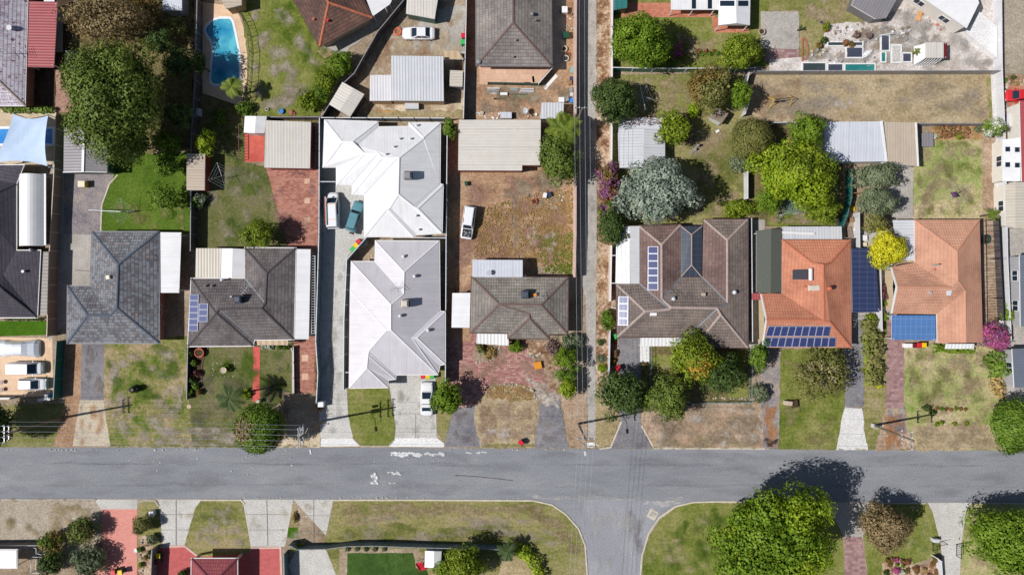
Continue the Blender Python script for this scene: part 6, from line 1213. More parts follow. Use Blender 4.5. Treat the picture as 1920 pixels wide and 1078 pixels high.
# top left
tree(204, 40, 70, 7.5, 'leaf_brown', 'sparse brownish tree with bare twigs at the top left', rypx=48, sparse=.45, n=46, size=.34)
tree(211, 185, 94, 10.5, 'leaf_forest', 'huge dark green tree towering over grey gabled shed', rypx=112, n=70, size=.4, rz=4.6, rot=.1, csize=(.14, .3))
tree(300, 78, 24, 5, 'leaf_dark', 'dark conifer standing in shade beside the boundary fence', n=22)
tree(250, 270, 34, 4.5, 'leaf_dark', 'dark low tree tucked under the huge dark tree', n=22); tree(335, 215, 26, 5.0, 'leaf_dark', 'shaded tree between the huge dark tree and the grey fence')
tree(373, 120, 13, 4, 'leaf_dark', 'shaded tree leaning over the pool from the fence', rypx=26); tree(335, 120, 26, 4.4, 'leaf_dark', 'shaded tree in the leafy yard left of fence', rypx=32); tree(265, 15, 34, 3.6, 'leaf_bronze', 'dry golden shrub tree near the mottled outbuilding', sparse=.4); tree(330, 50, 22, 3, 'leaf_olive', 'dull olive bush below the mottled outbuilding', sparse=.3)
tree(315, 268, 28, 3.6, 'leaf_bright', 'yellow-green bush at the corner of the lush lawn', rypx=18); tree(313, 310, 26, 3.2, 'leaf_green', 'green shrub on the lush lawn below yellow-green bush', rypx=22, sparse=.2); tree(312, 372, 33, 3.6, 'leaf_green', 'spreading green tree on the lush lawn', rypx=30, sparse=.35, n=26)
tree(387, 267, 19, 3.4, 'leaf_lime', 'round lime tree throwing shadow onto the dull lawn', rypx=25); shrub(371, 375, 18, 1.8, ['leaf_green', 'leaf_white'], 'variegated cream and green bush below the lean-to shed')
shrub(460, 205, 20, 1.6, 'leaf_green', 'leafy bush against the fence above white gabled shed', rypx=14); shrub(412, 222, 16, 1.3, 'leaf_green', 'low bush at the shaded fence corner'); palm(434, 163, 22, 3.6, 'palm beside the turquoise pool', fronds=18)
for x, y, r, h, l, lab in ((640, 122, 26, 3.4, 'leaf_bright', 'bright green bush by the diagonal fence near brown house'), (612, 150, 24, 3.0, 'leaf_mixed', 'mixed green bush in the middle of diagonal fence row'), (578, 190, 22, 2.6, 'leaf_mixed', 'lowest bush of the diagonal fence row above the grey garage'), (602, 178, 18, 2.2, 'leaf_green', 'small bush wedged between two larger fence bushes')): tree(x, y, r, h, l, lab, name='shrub', cat='shrub', group='shrubs in the gardens')
tree(486, 440, 33, 4.2, 'leaf_mixed', 'bushy round tree at the foot of dull lawn', rypx=29); tree(843, 240, 14, 3.6, 'leaf_green', 'slim green tree between white house and brick garage', rypx=20)
# street left
tree(-26, 797, 49, 6.0, 'leaf_dark', 'clipped round street tree at the left edge', n=60, spread=(.62, .7), csize=(.22, .3)); tree(487, 803, 49.5, 6.1, ['leaf_green', 'leaf_brown'], 'clipped round street tree overhanging the road', sprays=2, n=64, spread=(.62, .7), csize=(.22, .3), rz=2.9)
palm(430, 746, 29, 5.2, 'tall slender palm on front lawn', 'leaf_palmdark', 13, .75, trunk_r=.12); shrub(423, 690, 13, .9, 'leaf_bright', 'low clipped lime shrub round the bird bath', rypx=9); shrub(461, 738, 10, 1.0, 'leaf_lime', 'yellow-green shrub beside the red path', rypx=12)
for i, (x, y, r, l) in enumerate(((359, 662, 7, 'leaf_dark'), (364, 680, 7, 'leaf_green'), (370, 700, 7, 'leaf_purple'), (361, 712, 8, 'leaf_dark'), (367, 724, 7, 'leaf_green'), (374, 735, 7, 'leaf_bronze'), (358, 735, 7, 'leaf_green'))):
    shrub(x, y, r, 1.0, l, ['dark succulent nearest the slate-side fence top', 'green rosette next below dark succulent', 'purple leaved plant midway down the fence bed', 'dark spiky plant in the fence bed', 'green spiky plant low in the fence bed', 'bronze plant at the bed corner by the lawn', 'leafy plant at the lowest end of fence bed'][i], size=.22)
for i, x in enumerate((495, 506, 524, 536)): shrub(x, 651, 7, .7, 'leaf_white' if i < 2 else 'leaf_green', ['white flowering shrub nearest the red path', 'second white flowering shrub under tan awning', 'green shrub under the tan awning', 'green shrub at the far awning end'][i], rypx=5)
hedge([(594, 665), (592, 732)], .5, .9, 'leaf_rust', 'rusty low hedge along the grey fence beside brick drive'); shrub(601, 764, 6, .9, 'leaf_rust', 'reddish shrub beneath the white letterbox')
tree(838, 746, 31, 3.8, 'leaf_bright', 'feathery yellow-green tree on the driveway edge', size=.34, sparse=.1, n=34, spread=(.55, .9))
# middle
palm(1060, 238, 38, 4.6, 'clumping golden bamboo palm beside the lane wall', fronds=14, stems=6, droop=.6); tree(1047, 300, 42, 4.6, 'leaf_forest', 'dense green tree below the golden palm', rypx=46); tree(1046, 272, 28, 4.4, 'leaf_forest', 'smaller tree between palm and dense tree')
shrub(967, 649, 14, 1.5, 'leaf_bright', 'rounded green shrub at the front step'); shrub(902, 654, 11, 1.2, 'leaf_olive', 'scruffy shrub in the stony front bed'); shrub(919, 663, 13, .8, 'leaf_dry', 'dry grasses in the stony front bed'); shrub(1034, 652, 18, 1.2, 'leaf_twig', 'twiggy dead shrub by the front corner', sparse=.4); shrub(1072, 640, 26, 1.8, 'leaf_greygreen', 'grey-green shrub at the lane corner of the house', rypx=18, sparse=.2)
tree(1062, 672, 25, 3.2, 'leaf_bright', 'vivid green tree beside lane footpath', rypx=24); tree(1060, 703, 22, 2.4, 'leaf_green', 'duller green shrub below the vivid tree', rypx=14); tree(1064, 728, 20, 2.8, 'leaf_lime', 'yellow-lime bush at the lower end of lane shrubs', rypx=22)
for x, y, r, l, lab in ((1140, 330, 24, ['leaf_magenta', 'leaf_bronze'], 'magenta bougainvillea spilling over the lane wall'), (1142, 366, 24, ['leaf_rust', 'leaf_magenta'], 'rusty orange bush below the magenta bougainvillea'), (1138, 393, 20, ['leaf_green', 'leaf_magenta'], 'green bush with a few magenta sprays')): tree(x, y, r, 3.4, l, lab, rypx=r * .95, name='shrub', cat='shrub', group='shrubs in the gardens', size=.3)
tree(1146, 424, 32, 4.0, 'leaf_dark', 'dense dark bush at the end of lane wall planting', rypx=36); tree(1232, 358, 73, 7.4, 'leaf_grey', 'large silvery grey-green tree behind the big brown house', rypx=68, n=64, size=.4, rz=3.8, csize=(.12, .26))
shrub(1140, 598, 14, 1.8, 'leaf_green', 'green shrub at the lane fence beside white patio', rypx=24); tree(1150, 190, 37, 5.0, 'leaf_dark', 'rounded dark green tree over the lane wall', rypx=46, n=44); tree(1198, 76, 54, 6.8, 'leaf_bright', 'large round bright green tree beside teal fence', rypx=50, n=58)
shrub(1273, 97, 15, 1.7, ['leaf_green', 'leaf_pink'], 'flowering shrub in shadow of the round tree', rypx=17); tree(1264, 240, 36, 4.2, 'leaf_mixed', 'open yellow-green tree beside the twig-strewn shed', rypx=36, sparse=.25); shrub(1290, 248, 18, 2.6, 'leaf_twig', 'purplish bare twiggy shrub behind the open tree', sparse=.4, rypx=24)
tree(1383, 97, 38, 4.6, 'leaf_mixed', 'yellow-green tree at the corner of verandah paving', rypx=37); tree(1332, 168, 46, 5.0, ['leaf_olive', 'leaf_bronze'], 'olive and bronze tree in front of cubby house', rypx=40, n=40); tree(1386, 178, 22, 4.2, 'leaf_bright', 'bright upright tree between white fence panels', rypx=28); shrub(1300, 207, 13, 1.6, 'leaf_lime', 'lime shrub below the olive and bronze tree', rypx=18); shrub(1310, 140, 20, 2.0, 'leaf_olive', 'olive bush against the teal fence', rypx=14)
tree(1407, 262, 40, 4.6, 'leaf_olive', 'smooth olive domed tree beside the kennel', n=56, size=.27, spread=(.62, .72)); shrub(1388, 305, 22, 2.0, 'leaf_greygreen', 'grey twiggy shrub under the olive domed tree', sparse=.25); tree(1510, 245, 33, 5.4, 'leaf_bright', 'bright tree against the double garage corner', rypx=33)
tree(1488, 325, 76, 7.6, ['leaf_lime', 'leaf_mixed'], 'big sprawling lime green tree in the back yard', rypx=66, n=64, size=.38, csize=(.13, .28)); tree(1540, 395, 34, 4.4, 'leaf_mixed', 'darker green tree beside the green fence', rypx=28); tree(1440, 378, 24, 4.2, 'leaf_bright', 'leafy lower limb tree beside the climbing frame', rypx=22); shrub(1384, 391, 33, 2.6, 'leaf_mixed', 'wide mossy shrub behind the big brown house', rypx=21)
tree(1644, 330, 44, 3.8, 'leaf_greygreen', 'loose grey-green tree below the zinc double garage', rypx=27, sparse=.15, rot=.25); tree(1643, 380, 37, 4.4, 'leaf_greygreen', 'dense rounded grey-green tree in the side yard', rypx=28, n=44, size=.27); tree(1641, 418, 24, 3.6, 'leaf_olive', 'olive green bush above the yellow tree', rypx=21); tree(1662, 468, 36, 4.4, 'leaf_yellow', 'bright yellow tree over the blue carport', rypx=32, n=40)
for i in range(6): shrub(1310 + i * 7, 97 + (i % 2) * 4, 5, .5, 'leaf_green' if i % 2 else 'leaf_rust', ['reddish', 'leafy green', 'coppery', 'mid green', 'rust-tipped', 'trailing green'][i] + ' low bedding plant by the teal fence', group='bedding plants by the teal fence', size=.18)
# lane/house front trees
tree(1166, 738, 50, 5.2, 'leaf_dark', 'grey-olive spreading tree over the asphalt drive mouth', rypx=44, sparse=.12); tree(1252, 745, 38, 5.2, 'leaf_forest', 'upright mid green tree on the front fence', rypx=42, sparse=.08, n=44); tree(1212, 752, 20, 3.2, 'leaf_green', 'smaller green tree between two front trees')
tree(1300, 672, 50, 5.6, ['leaf_mixed', 'leaf_orange'], 'green tree with autumn orange branches at house front', rypx=46, sprays=1); tree(1352, 705, 42, 4.6, 'leaf_dark', 'dark tree in the shaded front garden', rypx=38, rz=2.2); shrub(1371, 708, 10, 1.3, 'leaf_lime', 'lime ball shrub near the front garden fence'); tree(1423, 668, 18, 3.4, 'leaf_green', 'leafy tree beside the orange house corner', rypx=30); shrub(1424, 738, 18, 2.2, 'leaf_greygreen', 'grey-green bush at the end of front fence', rypx=20)
for i, (x, y, r, l) in enumerate(((1150, 634, 7, 'leaf_green'), (1152, 664, 8, 'leaf_rust'), (1127, 672, 9, 'leaf_greygreen'), (1129, 690, 10, 'leaf_lime'), (1127, 642, 7, 'leaf_dark'), (1148, 678, 7, 'leaf_bronze'))): shrub(x, y, r, .8, l, ['green tuft at the top of white lane wall', 'rusty tuft beside asphalt drive', 'grey agave by the footpath', 'lime agave by the footpath', 'dark tuft by the footpath', 'bronze tuft beside asphalt drive'][i], size=.2)
def branchy(px, py):
    root = tree(px, py, 54, 4.2, 'leaf_olive', 'gnarled tree with pale bare limbs on front lawn', rypx=44, sparse=.5, n=34, size=.34, spread=(.72, .95), csize=(.2, .32), low=-.1)
    o = Vector(root.location); m = MB(); rng = random.Random(5)
    for a, l in ((2.6, 2.6), (.3, 2.6), (.8, 2.2), (-1.2, 2.0), (-1.9, 1.6), (3.3, 2.4), (1.7, 1.7), (-.4, 1.9)):
        e = o + Vector((math.cos(a) * l, math.sin(a) * l, 4.5)); mid = o + Vector((math.cos(a) * l * .5, math.sin(a) * l * .5, 4.05)) + Vector((rng.uniform(-.2, .2), rng.uniform(-.2, .2), 0))
        m.tube([o + Vector((0, 0, 2.6)), mid, e], .17, 6, r2=.07)
        for s_ in (-.5, .5): m.tube([mid, mid + Vector((math.cos(a + s_) * l * .5, math.sin(a + s_) * l * .5, .4))], .09, 5, r2=.04)
    m.build('limbs', 'bark_pale', root)
branchy(1537, 702)
hedge([(1632, 600), (1638, 650), (1640, 722)], 2.4, 1.6, 'leaf_olive', 'long grey-green hedge between two driveways', .3); hedge([(1626, 628), (1627, 675), (1632, 722)], .9, .9, 'leaf_lime', 'yellow-flowered low border along grey-green hedge', .24); shrub(1632, 597, 12, 1.3, 'leaf_mixed', 'clipped ball shrub at the carport corner'); shrub(1648, 722, 7, .8, 'leaf_yellow', 'yellow ball shrub at the hedge foot')
shrub(1652, 549, 11, 1.6, 'leaf_purple', 'dark purple shrub beside the navy carport', rypx=16); shrub(1656, 568, 8, .9, 'leaf_bright', 'green tuft below the purple shrub'); palm(1659, 593, 9, .8, 'spiky cordyline by the blue carport', 'leaf_palm', 12, .2, group='spiky plants', name='cordyline_plant', cat='plant')
hedge([(1752, 652), (1800, 655), (1822, 655)], 1.1, .9, 'leaf_bright', 'bright green low hedge under the white window awning', .24); tree(1866, 632, 30, 3.0, ['leaf_magenta', 'leaf_pink'], 'vivid magenta bougainvillea at the corner of pergola', rypx=26, size=.3); hedge([(1858, 660), (1876, 680), (1880, 705)], 2.6, 1.5, 'leaf_green', 'green hedge curving below the bougainvillea', .28); hedge([(1868, 705), (1876, 745)], 1.4, 1.0, 'leaf_dry', 'straw-yellow grasses below the curving hedge', .28); hedge([(1886, 568), (1888, 600)], 1.2, 1.6, 'leaf_bright', 'light green shrubs against the white side path', .26)
tree(1902, 798, 46, 4.6, 'leaf_green', 'dense clipped tree at the right road edge', rypx=52, n=60, spread=(.62, .72)); palm(1861, 402, 16, 2.6, 'young banana plant at the pale side path', 'leaf_palm', 9, .3, group='banana plants', name='banana_plant', cat='plant')
tree(1863, 240, 22, 3.2, ['leaf_bright', 'leaf_white'], 'frangipani with white flowers at the end of side path', rypx=20); hedge([(1760, 248), (1800, 244), (1815, 250)], 1.6, .8, 'leaf_rust', 'straggly brown shrubs along the back fence', .3); shrub(1800, 255, 9, .8, 'leaf_mixed', 'green shrub in straggly back bed'); shrub(1832, 243, 7, .7, 'leaf_greygreen', 'grey-green tuft at the end of back bed'); shrub(1752, 256, 6, .5, 'leaf_white', 'white flowering tuft by the lattice run')
for i, (x, y) in enumerate(((1748, 774), (1738, 765))): shrub(x, y, 7, 1.0, 'leaf_dark', ['dark rose bush on pale front lawn', 'smaller rose bush on pale front lawn'][i], size=.2)
for i in range(7): shrub(1756 + i * 9, 765 + (i * 5) % 4, 4, .4, ['leaf_rust', 'leaf_green', 'leaf_bronze'][i % 3], ['first', 'second', 'third', 'fourth', 'fifth', 'sixth', 'last'][i] + ' small rose in the lawn row from the dark rose bush', group='roses in a row on the lawn', size=.16)
for i, (x, y) in enumerate(((1757, 795), (1766, 792), (1790, 794), (1812, 794))): shrub(x, y, 5, .5, 'leaf_mixed', ['first', 'second', 'third', 'fourth'][i] + ' green tuft of the lower verge row from the light pole', group='tufts on the verge', size=.16)
# lower side
for x, y, r, ry, h, l, lab in ((99, 1016, 24, 28, 3.2, ['leaf_green', 'leaf_bronze'], 'dark bronze-tipped shrub at the lower left'), (154, 994, 27, 26, 3.4, ['leaf_forest', 'leaf_olive'], 'rounded dark olive shrub beside pink brick drive'), (95, 1054, 25, 26, 3.0, 'leaf_dark', 'dark green shrub below bronze-tipped shrub'), (166, 1052, 32, 34, 3.0, 'leaf_greygreen', 'soft grey-green domed shrub by pink brick drive'), (266, 984, 19, 17, 2.6, 'leaf_olive', 'olive shrub on the garden strip by concrete drive'), (284, 1012, 12, 12, 1.2, 'leaf_greygreen', 'low grey shrub on the garden strip')): tree(x, y, r, h, l, lab, rypx=ry, name='shrub', cat='shrub', group='shrubs in the gardens')
for i, (x, y) in enumerate(((262, 1030), (272, 1045), (265, 1058), (280, 1036))): shrub(x, y, 6, .6, ['leaf_green', 'leaf_dry', 'leaf_mixed', 'leaf_greygreen'][i], ['green', 'straw', 'mixed green', 'grey-green'][i] + ' tuft among stones of the garden strip', size=.16)
shrub(344, 1076, 10, 1.6, 'leaf_dark', 'dark shrub at the maroon carport corner'); shrub(555, 1024, 15, 1.2, 'leaf_mixed', 'leafy shrub at the end of grey corner wall', rypx=8); shrub(553, 970, 5, .7, 'leaf_dry', 'dry spiky plant between two concrete drives', rypx=10)
tree(868, 1058, 44, 4.4, 'leaf_mixed', 'tree group behind the corner wall next to white shed', rypx=36); tree(838, 1072, 26, 3.0, 'leaf_bright', 'lighter green tree beside the white shed', rypx=24); hedge([(948, 1024), (975, 1030), (998, 1048), (1012, 1080), (1016, 1100)], 1.7, 1.5, 'leaf_lime', 'curved yellow-lime hedge at the street corner', .28); palm(952, 1034, 22, 2.6, 'drooping dark yucca at the wall end', 'leaf_palmdark', 12, .8, group='spiky plants', name='yucca_plant', cat='plant')
for i in range(5): shrub(652 + i * 17, 1029, 5, .4, 'leaf_greygreen', ['first', 'second', 'third', 'fourth', 'fifth'][i] + ' small grey plant along the corner wall from concrete pad', group='plants along the corner wall', size=.16)
tree(1449, 1012, 116, 10.5, ['leaf_bright', 'leaf_lime'], 'enormous bright green street tree casting shadow over road', rypx=104, n=100, size=.42, rz=4.6, csize=(.12, .24), sprays=4); tree(1660, 990, 43, 5.6, 'leaf_brown', 'brownish street tree by the concrete drive', rypx=46, sparse=.1, n=44); tree(1905, 1012, 76, 7.0, 'leaf_bright', 'large green tree in the lower right corner', rypx=66, n=60, size=.4)
fl = [(1664, 1050, 5, 'leaf_bronze'), (1673, 1050, 5, 'leaf_rust'), (1680, 1049, 6, 'leaf_pink'), (1668, 1058, 5, 'leaf_bronze'), (1682, 1058, 4, 'leaf_mixed'), (1692, 1052, 5, 'leaf_rust'), (1702, 1053, 7, 'leaf_rust'), (1693, 1060, 4, 'leaf_green'), (1681, 1070, 8, 'leaf_pink'), (1691, 1072, 6, 'leaf_white'), (1701, 1070, 6, 'leaf_bronze'), (1717, 1067, 8, 'leaf_rust'), (1733, 1068, 5, 'leaf_dry'), (1748, 1057, 6, 'leaf_rust'), (1755, 1050, 6, 'leaf_bronze'), (1757, 1072, 7, 'leaf_rust'), (1662, 1073, 6, 'leaf_dark'), (1743, 1080, 6, 'leaf_rust')]
fn = ['bronze rosette at the upper left of flower bed', 'rusty plant next to pink flowers', 'pink flowers at the top of flower bed', 'bronze plant below the upper left rosette', 'yellow-green plant in the bed centre left', 'rusty plant by the bed notch', 'large rusty plant at the bed notch', 'small green plant under the notch', 'big magenta flower clump in the bed', 'white flower clump beside magenta clump', 'bronze plant right of white flowers', 'largest red-brown plant in middle of the bed', 'straw tuft in the middle of the bed', 'rusty plant towards the gate', 'bronze plant under the gate', 'rusty plant against white bed wall', 'dark plant at the lower left of bed', 'rusty plant low in the bed']
for (x, y, r, l), lab in zip(fl, fn): shrub(x, y, r, .6, l, lab, size=.15, group='flower bed plants', cat='plant', name='flower_plant')
# pond plants
shrub(1549, 51, 8, 1.2, 'leaf_mixed', 'round potted bush at the pond garden edge'); palm(1719, 97, 8, 1.2, 'feathery bright pond plant by the aviary', 'leaf_palm', 10, .4, group='spiky plants', name='feathery_plant', cat='plant')
for i, (x, y) in enumerate(((1537, 86), (1546, 76), (1585, 82), (1596, 84), (1606, 66), (1630, 68))): shrub(x, y, 7, .9, ['leaf_bronze', 'leaf_dark', 'leaf_rust', 'leaf_bronze', 'leaf_twig', 'leaf_twig'][i], ['bronze spiky plant at the pond path', 'dark spiky plant above the bronze one', 'rust plant over the sunken pond', 'bronze plant over the sunken pond', 'dry twigs by the pond pipes', 'dry twigs at the crossing pipes'][i], sparse=.3, size=.2)
palm(1502, 52, 5, 1.2, 'small spiky potted plant beside concrete pad', 'leaf_palmdark', 10, .2, group='spiky plants', name='spiky_plant', cat='plant')
for i, (x, y) in enumerate(((1885, 150), (1899, 146), (1880, 170), (1886, 190), (1880, 205), (1908, 156))): shrub(x, y, 4, .5, ['leaf_green', 'leaf_dark', 'leaf_bronze', 'leaf_bright', 'leaf_dark', 'leaf_dry'][i], ['green tuft', 'dark tuft', 'bronze tuft', 'bright tuft by red car', 'shaded tuft', 'straw tuft'][i] + ' in the rocky side garden', size=.16)
hedge([(1640, 96), (1640, 110)], .3, .2, 'leaf_green', 'scrap of greenery by the pond slabs', .14) if False else None
hedge([(8, 206), (60, 206), (100, 206)], .8, .9, 'leaf_green', 'low hedge strip above the blue pool', .24); hedge([(10, 598), (80, 598)], .5, .5, 'leaf_dark', 'clipped border plants under the charcoal house eave', .2)
# ------------------------------------------------------------------ fences and walls
GF = None
fence('boundary_fence', 'long grey sheet fence running down from the shaded yard between two lawns', [(371, -60), (366, 150), (359, 250), (357, 470)], 1.8, 'fence_dark', post='rail_grey', rail='rail_grey')
fence('boundary_fence', 'tan panel fence between blue pool and green-walled shed', [(105, 212), (101, 330), (93, 470), (88, 630)], 1.9, 'fence_tan', post='rail_tan', rail='rail_tan')
fence('boundary_fence', 'green-topped side fence between cream courtyard and slate house drive', [(106, 640), (100, 748)], 1.8, 'fence_teal', post='rail_green', rail='rail_green')
fence('courtyard_wall', 'pale rendered low wall along the foot of cream courtyard', [(-160, 748), (20, 747)], 1.2, 'render_grey', posts=False, coping='coping_white', cat='wall', w=.25); fence('courtyard_wall', 'short rendered wall pier by the cream courtyard corner', [(71, 750), (94, 748)], 1.4, 'render_white', posts=False, coping='coping_white', cat='wall', w=.3)
fence('boundary_fence', 'blue-grey sheet fence along the concrete driveway left side', [(599, 221), (598, 440), (592, 640), (596, 700), (593, 755)], 2.0, 'fence_bluegrey', post='fence_bluegrey', rail='rail_white')
fence('boundary_fence', 'blue-grey fence behind the brilliant white roof', [(599, 221), (836, 222)], 1.9, 'fence_bluegrey', post='fence_dark', rail='rail_white')
fence('boundary_fence', 'thin white-topped fence between white units and weedy yard', [(838.5, 244), (836.5, 440), (835, 720)], 2.0, 'fence_bluegrey', post='rail_white', rail='rail_white')
fence('boundary_fence', 'pale fence cutting diagonally round the lilac unit yard', [(688, 444), (650, 487), (645, 600), (644, 730)], 2.0, 'fence_bluegrey', post='rail_white', rail='rail_white'); fence('boundary_fence', 'narrow white fence strip between two white roofs', [(776, 446), (835, 446)], 1.9, 'fence_white', post='rail_white', rail='rail_white')
fence('boundary_fence', 'short grey return fence beside white hipped unit', [(602, 341), (631, 341)], 1.9, 'fence_bluegrey', post='rail_white', rail='rail_white'); fence('boundary_fence', 'fence stub between the lilac unit and driveway', [(645, 698), (656, 698)], 1.8, 'fence_bluegrey', post='rail_white', rail='rail_white')
fence('boundary_fence', 'dark asbestos fence running diagonally past brown house', [(766, -10), (708, 60), (664, 138), (640, 160), (604, 218)], 1.9, 'fence_dark', post='rail_grey', rail='rail_grey')
fence('boundary_fence', 'dark fence behind the grey garage', [(500, 220), (600, 220)], 1.6, 'fence_dark', post='rail_grey', rail='rail_grey'); fence('boundary_fence', 'white-railed fence between two dirt yards', [(876, -60), (872, 112), (869, 222)], 1.8, 'fence_dark', post='rail_white', rail='rail_white')
fence('boundary_wall', 'long pink-topped masonry wall along the lane footpath', [(1080, -60), (1079, 150), (1079, 440), (1077, 520)], 2.1, 'wall_limestone', cat='wall', posts=False, coping='coping_pink', w=.24); fence('boundary_wall', 'white wall on the leaf-strewn side of lane', [(1148, -60), (1147, 145)], 1.6, 'wall_limestone', cat='wall', posts=False, coping='coping_white', w=.22); fence('boundary_wall', 'white lane wall beside the twig-strewn shed', [(1147, 228), (1146, 308)], 1.6, 'wall_limestone', cat='wall', posts=False, coping='coping_white', w=.22); fence('boundary_wall', 'white lane wall beside panel-strip house', [(1146, 460), (1144, 565)], 1.6, 'wall_limestone', cat='wall', posts=False, coping='coping_white', w=.22); fence('boundary_fence', 'white-topped low fence at the foot of lane planting', [(1144, 620), (1142, 705)], 1.4, 'fence_white', post='rail_white', rail='rail_white')
for i, y in enumerate((479, 531, 577)): 
    m = MB(); m.bar(P(1146, y, 1.7), P(1156, y, 1.7), .12, .12); m.bar(P(1151, y, 1.7) - Vector((0, 0, 1.7)), P(1151, y, 1.7), .07, .07); tag(m.build('wall_strut', 'trim_white', None, P(1151, y)), ['white strut at patio top between lane wall and roof', 'white strut at the patio foot', 'white strut beside upper panel strip'][i], 'strut')
fence('boundary_fence', 'teal panel fence behind bedding plants', [(1150, 127), (1225, 129), (1415, 128)], 1.7, 'fence_teal', post='rail_white', rail='rail_white'); fence('boundary_fence', 'grey asbestos fence along the top of straw field', [(1415, 134), (1875, 133)], 1.7, 'fence_asbestos', post='rail_grey', rail='rail_grey')
fence('boundary_fence', 'white fence panel at the upper end of straw field', [(1405, 137), (1400, 156)], 1.7, 'fence_white', post='rail_white', rail='rail_white'); fence('boundary_fence', 'white fence panel by the cubby house', [(1405, 192), (1397, 214)], 1.7, 'fence_white', post='rail_white', rail='rail_white'); fence('boundary_fence', 'white-topped fence in front of lime tree back yard', [(1402, 322), (1402, 372)], 1.7, 'fence_white', post='rail_white', rail='rail_white')
fence('boundary_fence', 'pale aqua fence between the brown and orange houses', [(1409, 410), (1411, 640)], 1.8, 'fence_aqua', post='rail_white', rail='rail_white'); fence('boundary_fence', 'thin fence along the foot of straw field', [(1452, 230), (1546, 229)], 1.6, 'fence_asbestos', post='rail_white', rail='rail_white'); fence('boundary_fence', 'grey fence behind the straggly back bed', [(1722, 232), (1850, 232)], 1.6, 'fence_asbestos', post='rail_grey', rail='rail_grey')
fence('boundary_fence', 'curving dark green sheet fence in the side yard', [(1597, 318), (1597, 370), (1589, 404), (1580, 425)], 1.8, 'fence_teal', post='rail_green', rail='rail_green'); fence('boundary_fence', 'white plank fence by the yellow tree', [(1611, 400), (1612, 470)], 1.6, 'fence_white', post='rail_white', rail='rail_white'); fence('boundary_fence', 'white fence edge beside the navy carport', [(1651, 500), (1654, 620)], 1.6, 'fence_white', post='rail_white', rail='rail_white'); fence('boundary_fence', 'tan timber fence across the paved side yard', [(1597, 318), (1598, 362), (1616, 362)], 1.3, 'timber', post='timber', rail='timber')
fence('boundary_fence', 'white-topped fence at the right of straw field and side path', [(1877, -60), (1879, 130), (1885, 270), (1889, 480), (1896, 640)], 1.8, 'fence_white', post='rail_white', rail='rail_white'); fence('boundary_fence', 'dark slim fence along the pergola posts', [(1875, 408), (1882, 560), (1884, 600)], 1.5, 'fence_dark', post='steel_black', rail='steel_black')
fence('yard_fence', 'dark green corrugated fence at the paved terrace edge', [(915, 155), (1008, 157)], 1.1, 'fence_green', post='steel_green', rail='steel_green'); fence('yard_fence', 'white-railed fence slanting from the terrace to house corner', [(1010, 157), (1037, 126)], 1.2, 'fence_green', post='rail_white', rail='rail_white')
fence('corner_wall', 'grey panel wall round the street corner garden', [(543, 1022), (557, 1030), (612, 1029), (650, 1024), (700, 1023), (780, 1026), (945, 1030)], 1.8, 'fence_bluegrey', post='fence_bluegrey', rail='rail_grey'); fence('boundary_fence', 'grey panel fence beside the yellow bin', [(285, 1030), (282, 1100)], 1.8, 'fence_grey', post='rail_grey', rail='rail_grey'); fence('boundary_fence', 'blue-grey fence beside the concrete pad', [(532, 1040), (534, 1110)], 1.8, 'fence_bluegrey', post='rail_grey', rail='rail_grey'); fence('boundary_wall', 'dark fence in shadow at the lower left yard', [(-60, 1024), (75, 1022)], 1.6, 'fence_dark', post='rail_grey', rail='rail_grey')
fence('bed_wall', 'white-topped blue-shadowed wall along the flower bed', [(1757, 1046), (1765, 1052), (1769, 1110)], 1.3, 'fence_white', post='rail_white', rail='rail_white'); fence('boundary_fence', 'thin fence at the left side of bedded front lawn', [(550, 650), (551, 738)], .7, 'fence_dark', post='rail_brown', rail='rail_white'); fence('boundary_fence', 'grey side fence along slate house right side', [(352, 648), (350, 748)], 1.0, 'fence_dark', post='rail_grey', rail='rail_grey')
rail_fence('pool_fence', 'black curved pool safety fence', [(441, 14), (455, 36), (464, 64), (467, 95), (466, 125), (464, 150), (461, 180), (455, 200)], 1.3, 'steel_black', bars=.5); rail_fence('front_fence', 'aqua wire front fence round the shaded garden', [(1221, 650), (1221, 735), (1300, 757), (1410, 756), (1411, 655)], 1.1, 'fence_aqua', bars=.8); rail_fence('front_gate', 'black metal gate beside concrete drive', [(1758, 1038), (1758, 1024), (1777, 1020)], 1.3, 'steel_black', cat='gate', bars=.3); rail_fence('front_fence', 'black mesh fence and gate post at the large green tree', [(1803, 1047), (1803, 1026), (1822, 1022), (1850, 1022)], 1.3, 'steel_black', bars=.3)
rail_fence('pool_rail', 'white rail frame round the lower left courtyard', [(0, 1028), (67, 1027), (68, 1037), (78, 1040)], 1.1, 'steel_white', bars=.6); rail_fence('cage_frame', 'white square frame by the dark shrub', [(58, 1044), (78, 1044), (78, 1074), (58, 1074), (58, 1044)], 1.2, 'steel_white', bars=.9, cat='frame')
